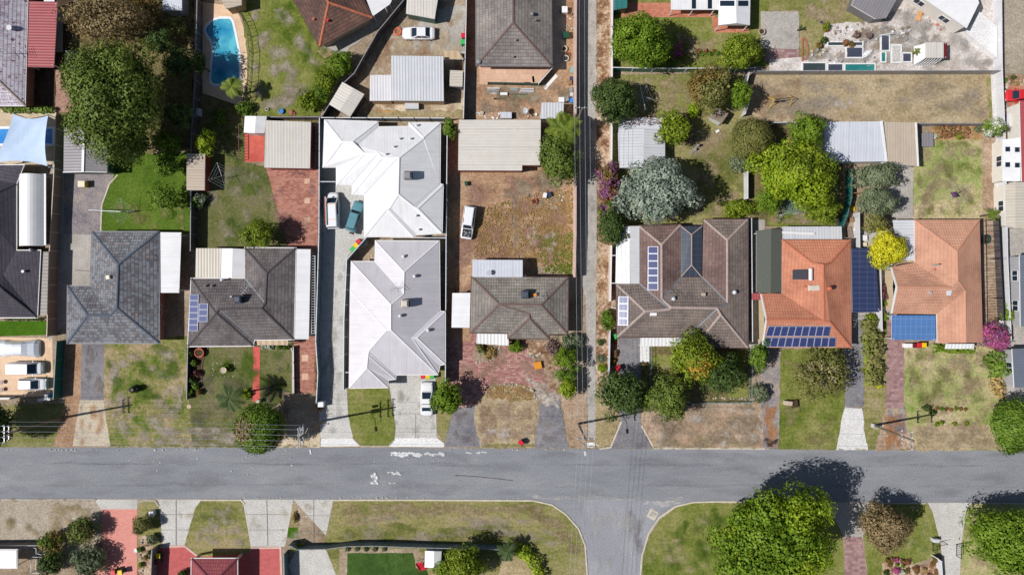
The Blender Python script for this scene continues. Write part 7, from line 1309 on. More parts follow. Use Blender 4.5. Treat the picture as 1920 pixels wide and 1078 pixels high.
# ------------------------------------------------------------------ vehicles
def loft(mb, secs, m=0):
    """closed loft through sections of equal point count"""
    for a, b in zip(secs, secs[1:]):
        n = len(a)
        for i in range(n): mb.face([a[i], b[i], b[(i + 1) % n], a[(i + 1) % n]], None, m)
    mb.face(secs[0], None, m); mb.face(secs[-1][::-1], None, m)
KINDS_ = dict(  # body stations (x of length, half width, deck height), cabin: rear foot, rear roof, front roof, front foot, belt height, roof height
    sedan=dict(L=4.75, W=1.8, st=[(0, .6, .74), (.015, .8, .86), (.08, .88, .98), (.24, .9, 1.0), (.5, .9, .96), (.72, .89, .93), (.9, .86, .82), (.97, .74, .7), (1, .55, .58)], cab=(.12, .27, .53, .72), belt=.95, top=1.44),
    hatch=dict(L=4.1, W=1.72, st=[(0, .66, .8), (.02, .82, .98), (.1, .86, 1.04), (.5, .86, 1.0), (.74, .85, .98), (.9, .82, .86), (.97, .7, .74), (1, .5, .6)], cab=(.03, .1, .54, .76), belt=1.0, top=1.5),
    van=dict(L=4.9, W=1.86, st=[(0, .84, 1.0), (.02, .9, 1.12), (.3, .93, 1.14), (.7, .93, 1.12), (.84, .91, 1.06), (.95, .84, .94), (1, .62, .74)], cab=(.02, .04, .68, .86), belt=1.1, top=1.95),
    wagon=dict(L=4.7, W=1.78, st=[(0, .82, .95), (.02, .88, 1.06), (.3, .89, 1.08), (.66, .89, 1.06), (.8, .88, 1.04), (.97, .84, .98), (1, .74, .84)], cab=(.02, .05, .6, .7), belt=1.06, top=1.82),
    pickup=dict(L=4.6, W=1.7, st=[(0, .8, .8), (.02, .84, .95), (.3, .85, .97), (.6, .85, .97), (.72, .85, .98), (.95, .82, .92), (1, .72, .74)], cab=(.06, .1, .6, .7), belt=.98, top=1.55))
def car(px, py, deg, kind, col, label, name='parked_car', cat='car', group='cars and vans parked on the block', scale=1.0, glass=True, bonnet=True):
    K = KINDS_[kind]; L, W = K['L'] * scale, K['W']; g = P(px, py, .9); root = thing(name, label, cat, (g.x, g.y, 0), group); root.rotation_euler = (0, 0, math.radians(deg)); ORG[root.name] = Vector()
    hw0 = max(s[1] for s in K['st']); secs = []
    for t, hw, zt in K['st']:
        x = (t - .5) * L; w = hw / hw0 * W / 2; zb = .3 if .03 < t < .97 else .4
        secs.append([Vector((x, y, z)) for y, z in ((-w * .9, zb), (-w, zb + .18), (-w, zt - .22), (-w * .93, zt - .06), (-w * .76, zt), (-w * .3, zt + .025), (w * .3, zt + .025), (w * .76, zt), (w * .93, zt - .06), (w, zt - .22), (w, zb + .18), (w * .9, zb))])
    m = MB(); loft(m, secs[::-1])
    rb, rr, fr, ff = [(t - .5) * L for t in K['cab']]; bz, tz = K['belt'] - .03, K['top']; wb, wt = W / 2 * .9, W / 2 * (.74 if kind != 'van' else .82)
    lowq = [(rb, -wb), (ff, -wb * .96), (ff, wb * .96), (rb, wb)]; top = [(rr, -wt), (fr, -wt * .97), (fr, wt * .97), (rr, wt)]
    lo = [Vector((x, y, bz)) for x, y in lowq]; mid = [Vector((x, y, tz - .07)) for x, y in top]; tp = [Vector((x * .97 + (rr + fr) / 2 * .03, y * .86, tz)) for x, y in top]
    for a, b in ((lo, mid), (mid, tp)):
        for i in range(4): m.face([a[i], a[(i + 1) % 4], b[(i + 1) % 4], b[i]])
    m.face(tp); m.build('body', col, root)
    def pane(nm, i, s0=.06, s1=.94, v0=.1, v1=.95):
        a, b, c, d = lo[i], lo[(i + 1) % 4], mid[(i + 1) % 4], mid[i]; n = (b - a).cross(d - a).normalized() * .012
        q = lambda u, v: (a * (1 - u) + b * u) * (1 - v) + (d * (1 - u) + c * u) * v + n
        k = MB(); k.face([q(s0, v0), q(s1, v0), q(s1, v1), q(s0, v1)]); return k.build(nm, 'glass_car', root)
    pane('windscreen', 1); pane('rear_window', 3)
    for i, (a0, a1) in ((0, (.05, .44)), (0, (.48, .88)), (2, (.12, .52)), (2, (.56, .95))):
        if kind == 'van' and a0 in (.05, .56): continue
        pane('side_window', i, a0, a1)
    for x in (-.31, .32):
        for y in (-1, 1):
            t = MB(); t.tube([(x * L, y * (W / 2 - .2), .31), (x * L, y * (W / 2 + .005), .31)], .31, 14); wv = t.build('wheel', 'rubber', root); t = MB(); t.tube([(x * L, y * (W / 2 - .1), .31), (x * L, y * (W / 2 + .015), .31)], .19, 10); t.build('rim', 'metal_bright', wv)
    for y in (-1, 1):
        t = MB(); t.box((.465 * L, y * W * .34, .58), (.16, .36, .16), y * -.2); t.build('headlight', 'lamp_clear', root); t = MB(); t.box((-.487 * L, y * W * .37, .66), (.1, .26, .18)); t.build('tail_light', 'lamp_red', root)
        t = MB(); t.box((ff - .12 * L * .9, y * (W / 2 + .07), bz + .0), (.1, .18, .13), 0, 0, .015); t.build('mirror', col, root)
    t = MB(); t.box((.492 * L, 0, .36), (.12, W * .8, .16), 0, 0, .02); t.box((-.49 * L, 0, .38), (.12, W * .84, .16), 0, 0, .02); t.build('bumper', 'p_light_grey' if col != 'car_red' else 'car_red', root)
    ex = MB()
    if kind in ('sedan', 'hatch'): ex.bar((K['cab'][3] * L - L / 2 + .02, -W * .33, bz + .055), (K['cab'][3] * L - L / 2 + .02, W * .33, bz + .055), .05, .02); ex.build('wiper_cowl', 'p_black', root)
    return root, L, W, bz, tz
car(784.5, 62, 180, 'sedan', 'car_white', 'white sedan facing left on bare dirt near the green shed'); r, L, W, bz, tz = car(800, 748, 90, 'sedan', 'car_white', 'white sedan with roof bars on the concrete drive', scale=1.02)
for x in (-.35, .45): m = MB(); m.bar((x - .3, -.62, tz + .06), (x - .3, .62, tz + .06), .07, .05); m.build('roof_bar', 'p_black', r)
r, L, W, bz, tz = car(624, 395, 92, 'van', 'car_white', 'white van carrying long pipe racks on its roof', 'parked_van', 'van', scale=1.08)
for y, c in ((.78, 'terracotta'), (.66, 'p_light_grey')): m = MB(); m.tube([(-2.2, y, tz + .14), (1.9, y, tz + .14)], .07, 7); m.build('roof_pipe', c, r)
for x in (-1.4, .8): m = MB(); m.bar((x, -.8, tz + .06), (x, .95, tz + .06), .06, .05); m.build('rack_bar', 'p_orange', r)
r, L, W, bz, tz = car(665, 406, 72, 'pickup', 'car_teal', 'teal boxy four-wheel drive parked at an angle beside white roof', scale=.98); m = MB(); m.tube([(-L / 2 - .06, -.35, .95), (-L / 2 - .3, -.35, .95)], .36, 14); m.build('spare_wheel', 'rubber', r); m = MB(); m.bar((-.4, -.66, tz + .03), (-.4, .66, tz + .03), .05, .04); m.build('roof_seam', 'car_teal', r)
r, L, W, bz, tz = car(878, 417, 262, 'wagon', 'car_white', 'white wrecked wagon with its engine bay laid open', scale=1.02); m = MB(); m.box((.33 * L, 0, bz + .03), (1.15, 1.3, .02)); e = m.build('engine_bay', 'p_black', r); rg = random.Random(2); m = MB()
for i in range(16): m.box((.33 * L + rg.uniform(-.45, .45), rg.uniform(-.5, .5), bz + .05), (rg.uniform(.08, .3), rg.uniform(.08, .25), rg.uniform(.03, .1)), rg.uniform(0, 3))
m.build('engine', 'metal_grey', e); m = MB(); m.bar((-.4, -.72, tz + .04), (.2, -.72, tz + .04), .05, .04); m.build('gutter_rail', 'p_grey', r)
car(48.5, 690.5, 0, 'van', 'car_white', 'white van between the covered car and small hatchback', 'parked_van', 'van', scale=.98); car(60, 720.5, 0, 'hatch', 'car_white', 'small white hatchback nearest the courtyard wall', scale=.98); car(1909, 179, 180, 'hatch', 'car_red', 'red car half under the red roofed building', scale=.9)
t = thing('covered_car', 'car draped in a pale blue cover on cream paving', 'covered car', P(33, 653)); t.rotation_euler = (0, 0, 0); ORG[t.name] = Vector(); m = MB(); secs = []
for x, hw, z in ((-3.4, .75, .35), (-3.0, .95, .7), (-1.6, 1.0, .95), (-.9, .9, 1.25), (.2, .88, 1.5), (1.5, .92, 1.48), (2.2, 1.0, 1.15), (3.0, 1.05, .95), (3.5, .95, .6)):
    secs.append([Vector((x, y, zz)) for y, zz in ((-hw * 1.3, .03), (-hw * 1.1, z * .6), (-hw * .78, z * .94), (-hw * .35, z), (hw * .35, z), (hw * .78, z * .94), (hw * 1.1, z * .6), (hw * 1.3, .03))])
loft(m, secs[::-1]); m.build('cover', 'car_cover', t)
m = MB(); w_ = (-3.1, -1.1)
for x in (-2.2, 1.9):
    for y in (-1, 1): k = MB(); k.tube([(x, y * .8, .3), (x, y * 1.06, .3)], .3, 12); k.build('wheel', 'rubber', t)
# ------------------------------------------------------------------ wheelie bins: one of each colour, then copies
def bin_(px, py, col, rz, label):
    g = P(px, py, 1.0); key = 'bin' + col
    if key in LABELS: return copy_tree(LABELS[key], (g.x, g.y, 0), rz, label)
    r = thing('wheelie_bin', label, 'wheelie bin', (g.x, g.y, 0), 'wheelie bins'); ORG[r.name] = Vector(); m = MB()
    a = [Vector((x * .24, y * .24, .08)) for x, y in ((-1, -1), (1, -1), (1, 1), (-1, 1))]; b = [Vector((x * .3, y * .31 + .02, .98)) for x, y in ((-1, -1), (1, -1), (1, 1), (-1, 1))]; loft(m, [b, a]); m.build('body', 'p_dark_green', r)
    m = MB(); m.box((0, .0, .99), (.68, .74, .1), 0, 0, .05); m.build('lid', col, r); m = MB(); m.bar((-.28, -.4, .98), (.28, -.4, .98), .05, .05); m.build('handle', 'p_dark_green', r)
    for x in (-.27, .27): m = MB(); m.tube([(x, -.27, .12), (x + .06, -.27, .12)], .12, 10); m.build('wheel', 'rubber', r)
    r.rotation_euler = (0, 0, rz); LABELS[key] = r
for t_ in ((869, 67, 'p_red', .1, 'red-lidded bin above green one by the dirt yard fence'), (868, 79, 'p_green', .1, 'green-lidded bin below red one by the dirt yard fence'), (672, 453, 'p_red', 2.2, 'red-lidded bin nearest the white roof in diagonal trio'), (667.5, 460, 'p_yellow', 2.2, 'yellow-lidded bin in the middle of diagonal trio'), (661.5, 467, 'p_green', 2.2, 'green-lidded bin at the driveway end of diagonal trio'), (793, 704.5, 'p_red', 0, 'red-lidded bin left of trio under lilac roof'), (802, 705, 'p_yellow', 0, 'yellow-lidded bin in the trio under lilac roof'), (810, 705, 'p_green', 0, 'green-lidded bin at the end of trio under lilac roof'), (977, 830, 'p_red', .7, 'lone red-lidded bin at the road verge'), (1159.5, 690, 'p_red', .2, 'red-lidded bin on the asphalt drive beside spreading tree'), (1156, 630, 'p_green', .3, 'green-lidded bin at the lane corner of panel-strip house'), (1724.5, 647, 'p_red', 0, 'red-lidded bin under the blue carport edge'), (1733, 647, 'p_yellow', 0, 'yellow-lidded bin beside red one at the blue carport'), (212, 1073, 'p_red', .2, 'red-lidded bin at the bottom of pink brick drive'), (225, 1073, 'p_yellow', .2, 'yellow-lidded bin at the bottom of pink brick drive'), (296, 1042, 'p_yellow', .1, 'yellow-lidded bin behind grey panel fence'), (294, 1052, 'p_dark_red', .1, 'dark red bin behind grey panel fence')): bin_(*t_)
# ------------------------------------------------------------------ power poles and wires
def pole(px, py, h, label, arms=((.3, 2.4, 0),), lamp=None, rz=math.pi / 2, ins=6):
    g = P(px, py); r = thing('power_pole', label, 'power pole', (g.x, g.y, 0), 'power poles'); m = MB(); m.tube([(g.x, g.y, -.2), (g.x, g.y, h)], .19, 10, r2=.12); m.build('shaft', 'pole_wood', r); d0 = None
    for dz, w, off in arms:
        d = Vector((math.cos(rz + off), math.sin(rz + off), 0)); o = Vector((-d.y, d.x, 0)) * .17; c = Vector((g.x, g.y, h - dz)) + o; m = MB(); m.bar(c - d * w / 2, c + d * w / 2, .1, .12); a = m.build('crossarm', 'metal_grey', r)
        for i in range(4):
            q = c + d * w * (i / 3 - .5) * .92; m = MB(); m.lathe((q.x, q.y, q.z + .06), [(.05, 0), (.09, .06), (.06, .12), (.09, .17), (.03, .24)], 8); m.build('insulator', 'insulator', a)
    if lamp:
        dx, dy, z = lamp; e = Vector((g.x + dx, g.y + dy, z)); m = MB(); m.tube([(g.x, g.y, z - .5), ((g.x + e.x) / 2, (g.y + e.y) / 2, z), e], .035, 6); a = m.build('lamp_arm', 'metal_grey', r); m = MB(); m.box((e.x, e.y, z - .08), (.7, .32, .16), math.atan2(dy, dx), 0, .05); m.build('lamp_head', 'p_light_grey', a)
    return r
pole(117, 783, 11.5, 'timber power pole in shadow of the left street tree', ((.3, 2.4, 0), (1.1, 2.0, 0))); r = pole(608, 788, 11.8, 'power pole with transformer gear beside the driveway mouth', ((.2, 2.6, 0), (1.0, 2.6, 0), (2.3, 2.2, 0)), (.4, -2.6, 8.2)); g = Vector(r.location); m = MB(); m.cyl((g.x - .45, g.y - .1, 8.6), .32, 1.0, 12); m.cyl((g.x - .45, g.y + .6, 8.6), .2, .7, 10); m.build('transformer', 'cooler_grey', r)
for dx, dy in ((-.2, -1.9), (.5, .9), (-.2, 1.4)): m = MB(); m.tube([(g.x, g.y, 9.4), (g.x + dx, g.y + dy, 9.6)], .035, 5); m.build('bracket', 'metal_grey', r)
pole(1084, 794, 10.8, 'power pole leaning over the footpath end of lane', ((.3, 2.4, -math.pi / 2), (1.2, 2.2, 0)), (.2, -2.4, 8.0)); r = pole(1637, 797, 10.2, 'power pole on the verge near the clay drive patch', ((.3, 2.4, 0), (2.6, 1.8, 0))); g = Vector(r.location); m = MB(); m.box((g.x + .25, g.y - .1, .02), (1.25, .6, .55), -.25, 0, .06); m.build('foot_guard', 'p_light_grey', r); pole(1078, 239, 10.5, 'power pole beside lane wall and golden palm', ((.3, 2.2, -math.pi / 2),))
def wires(a, b, za, zb, offs_, rz, label, group, mat='wire', r=.022, sag=.5):
    A, B = P(*a), P(*b); d = Vector((math.cos(rz), math.sin(rz), 0))
    for o in offs_:
        p, q = A + d * o + Vector((0, 0, za + .25)), B + d * o + Vector((0, 0, zb + .25)); m = MB(); m.tube([p.lerp(q, t / 8) - Vector((0, 0, sag * 4 * (t / 8) * (1 - t / 8))) for t in range(9)], r, 4); w = m.build('power_line', mat, None, (p.x, p.y, 0)); tag(w, label, 'power line', group)
for a, b, za, zb, lab in (((-330, 780), (117, 783), 11.2, 11.2, 'overhead wire running off the left edge beside the road'), ((117, 783), (608, 788), 11.2, 11.6, 'overhead wire strung along the left part of road'), ((608, 788), (1084, 794), 11.6, 10.5, 'overhead wire between transformer pole and lane pole'), ((1084, 794), (1637, 797), 10.5, 9.9, 'overhead wire along the right part of road'), ((1637, 797), (2190, 800), 9.9, 10, 'overhead wire running off the right edge')):
    mid = a[0] > 600; wires(a, b, za, zb, (-1.1, -.37, .37, 1.1) if not mid else (-.8, .8), math.pi / 2, lab, lab + 's', 'wire' if not mid else 'wire_dark', .015 if not mid else .011)
wires((117, 783), (608, 788), 10.4, 10.8, (-1.6, 1.5), math.pi / 2, 'lower overhead wire along the left part of road', 'lower street wires', r=.011)
for a, b, za, zb, lab in (((1078, -300), (1078, 239), 10.4, 10.2, 'overhead wire above the top of lane'), ((1078, 239), (1084, 794), 10.2, 10.5, 'overhead wire strung along the lane'), ((1084, 794), (1052, 1300), 10.5, 10.3, 'overhead wire crossing the road to the side street')): wires(a, b, za, zb, (-1.0, -.35, .35, 1.0), 0, lab, lab + 's', r=.017)
# ------------------------------------------------------------------ garden and yard things
def T_(name, label, cat, px, py, z=0, group=None, rz=0.0):
    g = P(px, py, z); r = thing(name, label, cat, (g.x, g.y, 0), group); r.rotation_euler = (0, 0, rz); ORG[r.name] = Vector(); return r
def hoist(px, py, rad, label, rz=.3, mat='metal_grey'):
    r = T_('clothes_hoist', label, 'clothes hoist', px, py, 1.9, 'rotary clothes hoists', rz); m = MB(); m.tube([(0, 0, 0), (0, 0, 2.0)], .035, 6); m.build('post', mat, r); m = MB()
    for k in range(4): a = k * math.pi / 2; m.tube([(0, 0, 1.75), (rad * math.cos(a), rad * math.sin(a), 2.0)], .022, 5)
    m.build('arm', mat, r); m = MB()
    for f in (.5, .75, 1.0):
        for k in range(4): a, b = k * math.pi / 2, (k + 1) * math.pi / 2; m.bar((rad * f * math.cos(a), rad * f * math.sin(a), 1.78 + .22 * f), (rad * f * math.cos(b), rad * f * math.sin(b), 1.78 + .22 * f), .011, .011)
    m.build('line', 'wire', r); return r
hoist(415, 330, 2.0, 'rotary clothes hoist on the dull lawn by the lean-to shed'); hoist(228, 396, 1.9, 'rotary clothes hoist on the lush lawn', 0.05); r = hoist(1797, 361, 1.7, 'rotary clothes hoist with purple towel on pale lawn', .6); m = MB(); m.box((-.55, .0, 1.2), (.06, .9, .75)); m.box((-.3, .1, 1.35), (.5, .04, .6)); m.build('towel', 'p_purple', r); hoist(1205, 180, 1.5, 'rotary clothes hoist beside the dark lane tree', 1.2, 'steel_white'); hoist(135, 109, 1.3, 'clothes hoist arm in the dark yard beside the huge tree', .7)
def post_line(px0, py0, px1, py1, z, label, name='clothes_line', mat='steel_white', cat='clothes line'):
    a, b = P(px0, py0, z), P(px1, py1, z); r = thing(name, label, cat, (a.x, a.y, 0)); m = MB(); m.bar(a, b, .09, .09); m.build('beam', mat, r); posts_under(r, [(px0, py0, z), (px1, py1, z)], .035, mat, 0)
post_line(166, 394, 226, 397, 2.0, 'long white clothes line bar across concrete curb and lawn'); post_line(1199, 155, 1210, 205, 2.0, 'white clothes line frame slanting beside dark lane tree'); post_line(1652, 66, 1675, 63, 1.0, 'pipe crossing above the pond slabs', 'pond_pipe', 'steel_white', 'pipe')
def crate(px, py, w, d, h, rz, mat, label, cat='box', name='storage_box', lid=None, group=None):
    r = T_(name, label, cat, px, py, h, group, rz); m = MB(); m.box((0, 0, 0), (w, d, h * .86), 0, 0, .03); m.build('body', mat, r); m = MB(); m.box((0, 0, h * .86), (w + .06, d + .06, h * .14), 0, 0, .04); m.build('lid', lid or mat, r); return r
for a in ((152, 345, 1.0, .9, 1.0, .0, 'p_yellow', 'small yellow-topped box in the shadow beside the shed', 'box', 'storage_box', 'p_cream'), (601, 758, .8, .8, 1.2, 0, 'p_white', 'white letterbox pillar at the end of blue-grey fence', 'letterbox', 'letterbox_pillar'), (483, 753, .5, .5, .9, 0, 'p_cream', 'cream letterbox at the foot of red path', 'letterbox', 'letterbox_pillar'), (1479, 756, 1.1, .6, .9, -.1, 'stone', 'pale curved letterbox on the front lawn', 'letterbox', 'letterbox_pillar'), (1490, 757, 1.0, 1.0, .6, .1, 'timber', 'brown planter beside the pale letterbox', 'planter', 'planter_box', 'soil_dark'), (1757, 1014, .8, .5, .9, 0, 'p_light_grey', 'white letterbox beside concrete drive', 'letterbox', 'letterbox_pillar'), (86, 743, .5, .5, 1.3, 0, 'p_blue', 'blue letterbox at the courtyard corner', 'letterbox', 'letterbox_pillar', 'lamp_clear'), (283, 963, .7, .7, .8, 0, 'p_light_grey', 'pale letterbox on the rounded garden strip', 'letterbox', 'letterbox_pillar'), (949, 216, 1.6, .9, .9, 0, 'metal_blue', 'grey-blue cabinet lying against the brick garage', 'cabinet', 'metal_cabinet'), (1053, 187, .8, .7, .9, 0, 'p_white', 'white fridge beside the light grey lean-to', 'fridge', 'old_fridge'), (1062, 186, .7, .6, .7, .3, 'p_grey', 'grey box next to the white fridge', 'box'), (1074, 188, .9, .7, .5, .2, 'p_blue', 'bright blue tub by the lane wall', 'tub', 'plastic_tub'), (1059, 18, .8, .9, .9, 0, 'p_cream', 'cream crate beside grey house side path', 'box', 'storage_box', 'p_white'), (1062, 65, .8, .9, .8, .1, 'p_dark_green', 'dark green water tub along the side path', 'tub', 'plastic_tub'), (1069, 155, .5, .6, .5, 0, 'timber', 'small timber crate by the lane wall', 'crate', 'timber_crate'), (1071, 168, .4, .7, .6, 0, 'p_grey', 'grey appliance shell by the lane wall', 'box'), (1072, 177, .4, .5, .5, 0, 'p_light_grey', 'pale appliance shell below grey one', 'box'), (1009, 685, 1.0, 1.0, .55, .2, 'p_orange', 'orange pallet with dark holes on red forecourt', 'pallet', 'timber_pallet', 'p_orange'), (874, 344, .4, .6, .7, .2, 'p_dark_green', 'small dark green bin on the weedy yard edge', 'bin', 'garden_bin'), (1022, 366, .5, .7, .8, -.2, 'p_white', 'white drum lying near the yard rubbish', 'drum', 'white_drum'), (1456, 372, .4, .4, .9, 0, 'p_light_grey', 'pale bin beside the lime tree trunk', 'bin', 'garden_bin'), (1704, 648, 1.1, .6, .8, 0, 'p_white', 'white trailer tub under the blue carport', 'tub', 'plastic_tub'), (1717, 648, .6, .6, .9, 0, 'p_dark_red', 'dark red bin beside the white trailer tub', 'bin', 'garden_bin'), (1898, 540, .7, .7, .5, 0, 'p_cream', 'cream box on grey side yard paving', 'box'), (1911, 588, .4, .4, .4, 0, 'p_red', 'small red tub on grey side yard paving', 'tub', 'plastic_tub'), (1907, 532, .3, .3, .4, 0, 'p_pink', 'small pink pot on grey side yard paving', 'pot', 'plant_pot'), (1346, 246, .5, .3, .3, .5, 'p_white', 'small white tray on the ground near the olive tree', 'tray', 'white_tray'), (945, 176, 1.0, .35, .4, 0, 'p_white', 'white tray standing over the dark beam', 'tray', 'white_tray'), (1598, 412, .5, .7, .6, .3, 'timber', 'timber box by the green fence', 'box'), (1594, 436, .7, 1.6, .35, .2, 'timber_grey', 'grey timber tray in the side yard', 'tray', 'timber_tray'), (1622, 446, .7, .8, .6, 0, 'p_white', 'white tub below the olive green bush', 'tub', 'plastic_tub'), (1621, 458, .7, .5, .5, 0, 'p_cream', 'cream tub below the white tub', 'tub', 'plastic_tub'), (1740, 262, 1.6, 2.0, .7, 0, 'metal_grey_roof', 'low lattice-roofed hen run beside the tan carport', 'hen run', 'hen_run')): crate(*a)
bx = crate(1899, 232, 1.4, .8, .8, 0, 'p_light_grey', 'lilac and white storage unit by the red roof', 'box', 'storage_box', 'p_light_grey'); crate(1904, 246, .9, .9, .5, .3, 'p_white', 'round-cornered white tub in the rocky side garden', 'tub', 'plastic_tub'); crate(1893, 222, .6, 1.4, .7, 0, 'p_purple', 'purple slatted chair in the rocky side garden', 'chair', 'garden_chair', 'p_light_grey')
def board(px, py, w, d, rz, mat, label, z=.12, n=4, cat='boards', name='stacked_boards'):
    r = T_(name, label, cat, px, py, z, None, rz); rg = random.Random(int(px * 7 + py)); 
    for i in range(n): m = MB(); m.box((rg.uniform(-.08, .08), d * (i / max(1, n - 1) - .5) * .7 if n > 1 else 0, z * .5 * (i % 2)), (w * rg.uniform(.85, 1), d / max(1, n) * .9, .06), rg.uniform(-.03, .03)); m.build('board', mat if isinstance(mat, str) else mat[i % len(mat)], r)
    return r
board(925, 169, 1.9, .8, 0, ('p_light_grey', 'stone_grey', 'p_light_grey'), 'stack of pale grey sheets below the green fence', .3, 4); board(964, 169, 1.2, .7, 0, ('fence_aqua', 'p_grey'), 'bluish sheets in the middle of the sheet stacks', .3, 3); board(988, 170, 2.1, .7, 0, ('p_grey', 'p_light_grey'), 'grey sheets at the corner end of sheet stacks', .3, 4); board(934, 175, 2.5, .2, 0, 'p_white', 'long white board below the pale sheets', .1, 1); board(975, 179, 2.4, .4, .0, ('p_green', 'fence_green'), 'green boards lying on the dirt yard', .1, 2); board(938, 185, 2.1, .3, 0, 'p_black', 'dark beam lying on the dirt yard', .2, 1); board(1033, 152, 3.2, .5, .85, 'p_white', 'long white board propped along the slanting fence', .5, 1); board(1001, 149, .35, 1.0, .15, 'p_grey', 'grey mat on the paved terrace', .05, 1, 'mat', 'door_mat'); board(988, 155.5, 1.0, .15, 0, 'p_black', 'dark plank at the terrace edge', .06, 1); board(1072, 139, .6, 1.9, -.1, ('p_navy', 'fence_aqua'), 'leaning window sheets against the lane wall', .5, 2); board(1076, 200, .4, 1.4, 0, 'p_teal', 'teal sheet against the lane wall', .5, 1); board(725, 210, 2.4, .12, 0, 'p_orange', 'orange plank below the workshop', .06, 1); board(1722, 43, .7, 3.0, -.25, 'timber_orange', 'orange timber panel leaning in the pale yard', .5, 2); board(1707, 46, .3, 2.0, -.12, ('timber_grey',), 'grey timber edge beside the orange panel', .2, 1); board(1757, 62, .2, 1.3, -.2, 'timber_grey', 'grey plank above the white aviary', .06, 1); board(1448, 410, .5, 2.0, 0, ('p_light_grey', 'timber'), 'planks along the side of lime tree yard', .2, 3); board(1437, 412, .5, 1.8, 0, 'p_tan', 'tan sheet at the end of aqua fence', .06, 1); board(1585, 408, .5, 1.6, .25, 'p_light_grey', 'pale slab beside the green fence foot', .08, 2); board(1054, 98, .4, .7, 0, 'p_white', 'white scrap by the side path', .3, 2)
rg = random.Random(9)
def heap(px, py, n, spread, mats, label, smax=.4, name='junk_heap', cat='junk heap', pieces='scrap'):
    r = T_(name, label, cat, px, py)
    for i in range(n): m = MB(); s = rg.uniform(.15, smax); x, y = rg.gauss(0, spread), rg.gauss(0, spread * .7); m.box((x, y, 0), (s, s * rg.uniform(.4, 1), rg.uniform(.08, .35)), rg.uniform(0, 3), 0, rg.uniform(0, s * .15)); m.build(pieces, rg.choice(mats), r)
    return r
heap(901, 215, 7, .45, ['p_white', 'p_light_grey', 'stone'], 'white bags heaped at the garage corner', .6, 'rubbish_bags', 'rubbish bags', 'bag'); heap(925, 220, 8, .6, ['p_white', 'p_light_grey'], 'white sacks along the garage back wall', .6, 'rubbish_bags', 'rubbish bags', 'bag'); heap(990, 218, 12, .9, ['stone_grey', 'p_white', 'timber', 'p_black'], 'scrap heap under the satellite dish'); heap(1066, 30, 14, .6, ['p_white', 'p_light_grey', 'timber', 'p_grey'], 'scrap strewn beside grey house side path'); heap(1068, 56, 10, .5, ['p_white', 'stone', 'p_light_grey'], 'white offcuts beside the green water tub'); heap(1053, 367, 6, .5, ['p_white', 'p_cream'], 'white sacks by the dense green tree', .6, 'rubbish_bags', 'rubbish bags', 'bag'); heap(1004, 366, 8, .7, ['timber', 'p_grey', 'terracotta'], 'scrap around the yard barrow'); heap(1003, 738, 6, .5, ['stone', 'p_black', 'stone_grey'], 'rocks and a dark pot at the mound edge', .4, 'rock_pile', 'rocks', 'rock')
heap(760, 14, 6, .4, ['p_white', 'stone'], 'pale rubbish beside the green walled shed'); heap(1890, 215, 8, .6, ['p_navy', 'p_white', 'p_grey'], 'clutter by the red roof edge'); heap(1604, 345, 6, .6, ['p_light_grey', 'p_navy', 'p_white'], 'clutter beneath the garage corner'); heap(1610, 428, 8, .7, ['p_white', 'p_red', 'p_grey'], 'clutter in the narrow side yard'); heap(1665, 510, 5, .5, ['p_white', 'p_grey'], 'clutter between navy carport and salmon gable'); heap(1571, 415, 5, .3, ['p_red', 'p_white', 'stone'], 'garden toys by the green fence foot', .3)
for x_, y_, l_ in ((1566, 62, 'upper left'), (1600, 58, 'upper middle'), (1622, 78, 'middle'), (1645, 50, 'path side'), (1672, 74, 'pipe side'), (1570, 108, 'lower left'), (1625, 122, 'wall side'), (1694, 60, 'orange panel side'), (1530, 100, 'far left')): heap(x_, y_, 11, .75, ['stone_grey', 'p_white', 'p_light_grey', 'stone', 'p_grey', 'timber_grey'], 'grey and white equipment heap at the ' + l_ + ' of pond yard', .55)
for x_, y_, l_ in ((1752, 20, 'upper'), (1766, 32, 'middle'), (1780, 43, 'lower')): heap(x_ - 4, y_ + 6, 8, .6, ['stone_grey', 'p_white', 'terracotta', 'p_grey', 'p_navy'], l_ + ' junk heap along the edge of diagonal white roof', .6)
def rocks(line, n, label, smax=.5, mats=('stone', 'stone_grey')):
    pts = [P(*p) for p in line]; r = thing('garden_rocks', label, 'rocks', pts[0])
    for i in range(n):
        t = i / max(1, n - 1) * (len(pts) - 1); k = min(int(t), len(pts) - 2); p = pts[k].lerp(pts[k + 1], t - k); s = rg.uniform(.2, smax); m = MB(); m.lathe((p.x + rg.uniform(-.1, .1), p.y + rg.uniform(-.1, .1), -.05), [(s * .5, 0), (s * .55, s * .25), (s * .3, s * .5), (s * .05, s * .55)], 7); m.build('rock', rg.choice(mats), r)
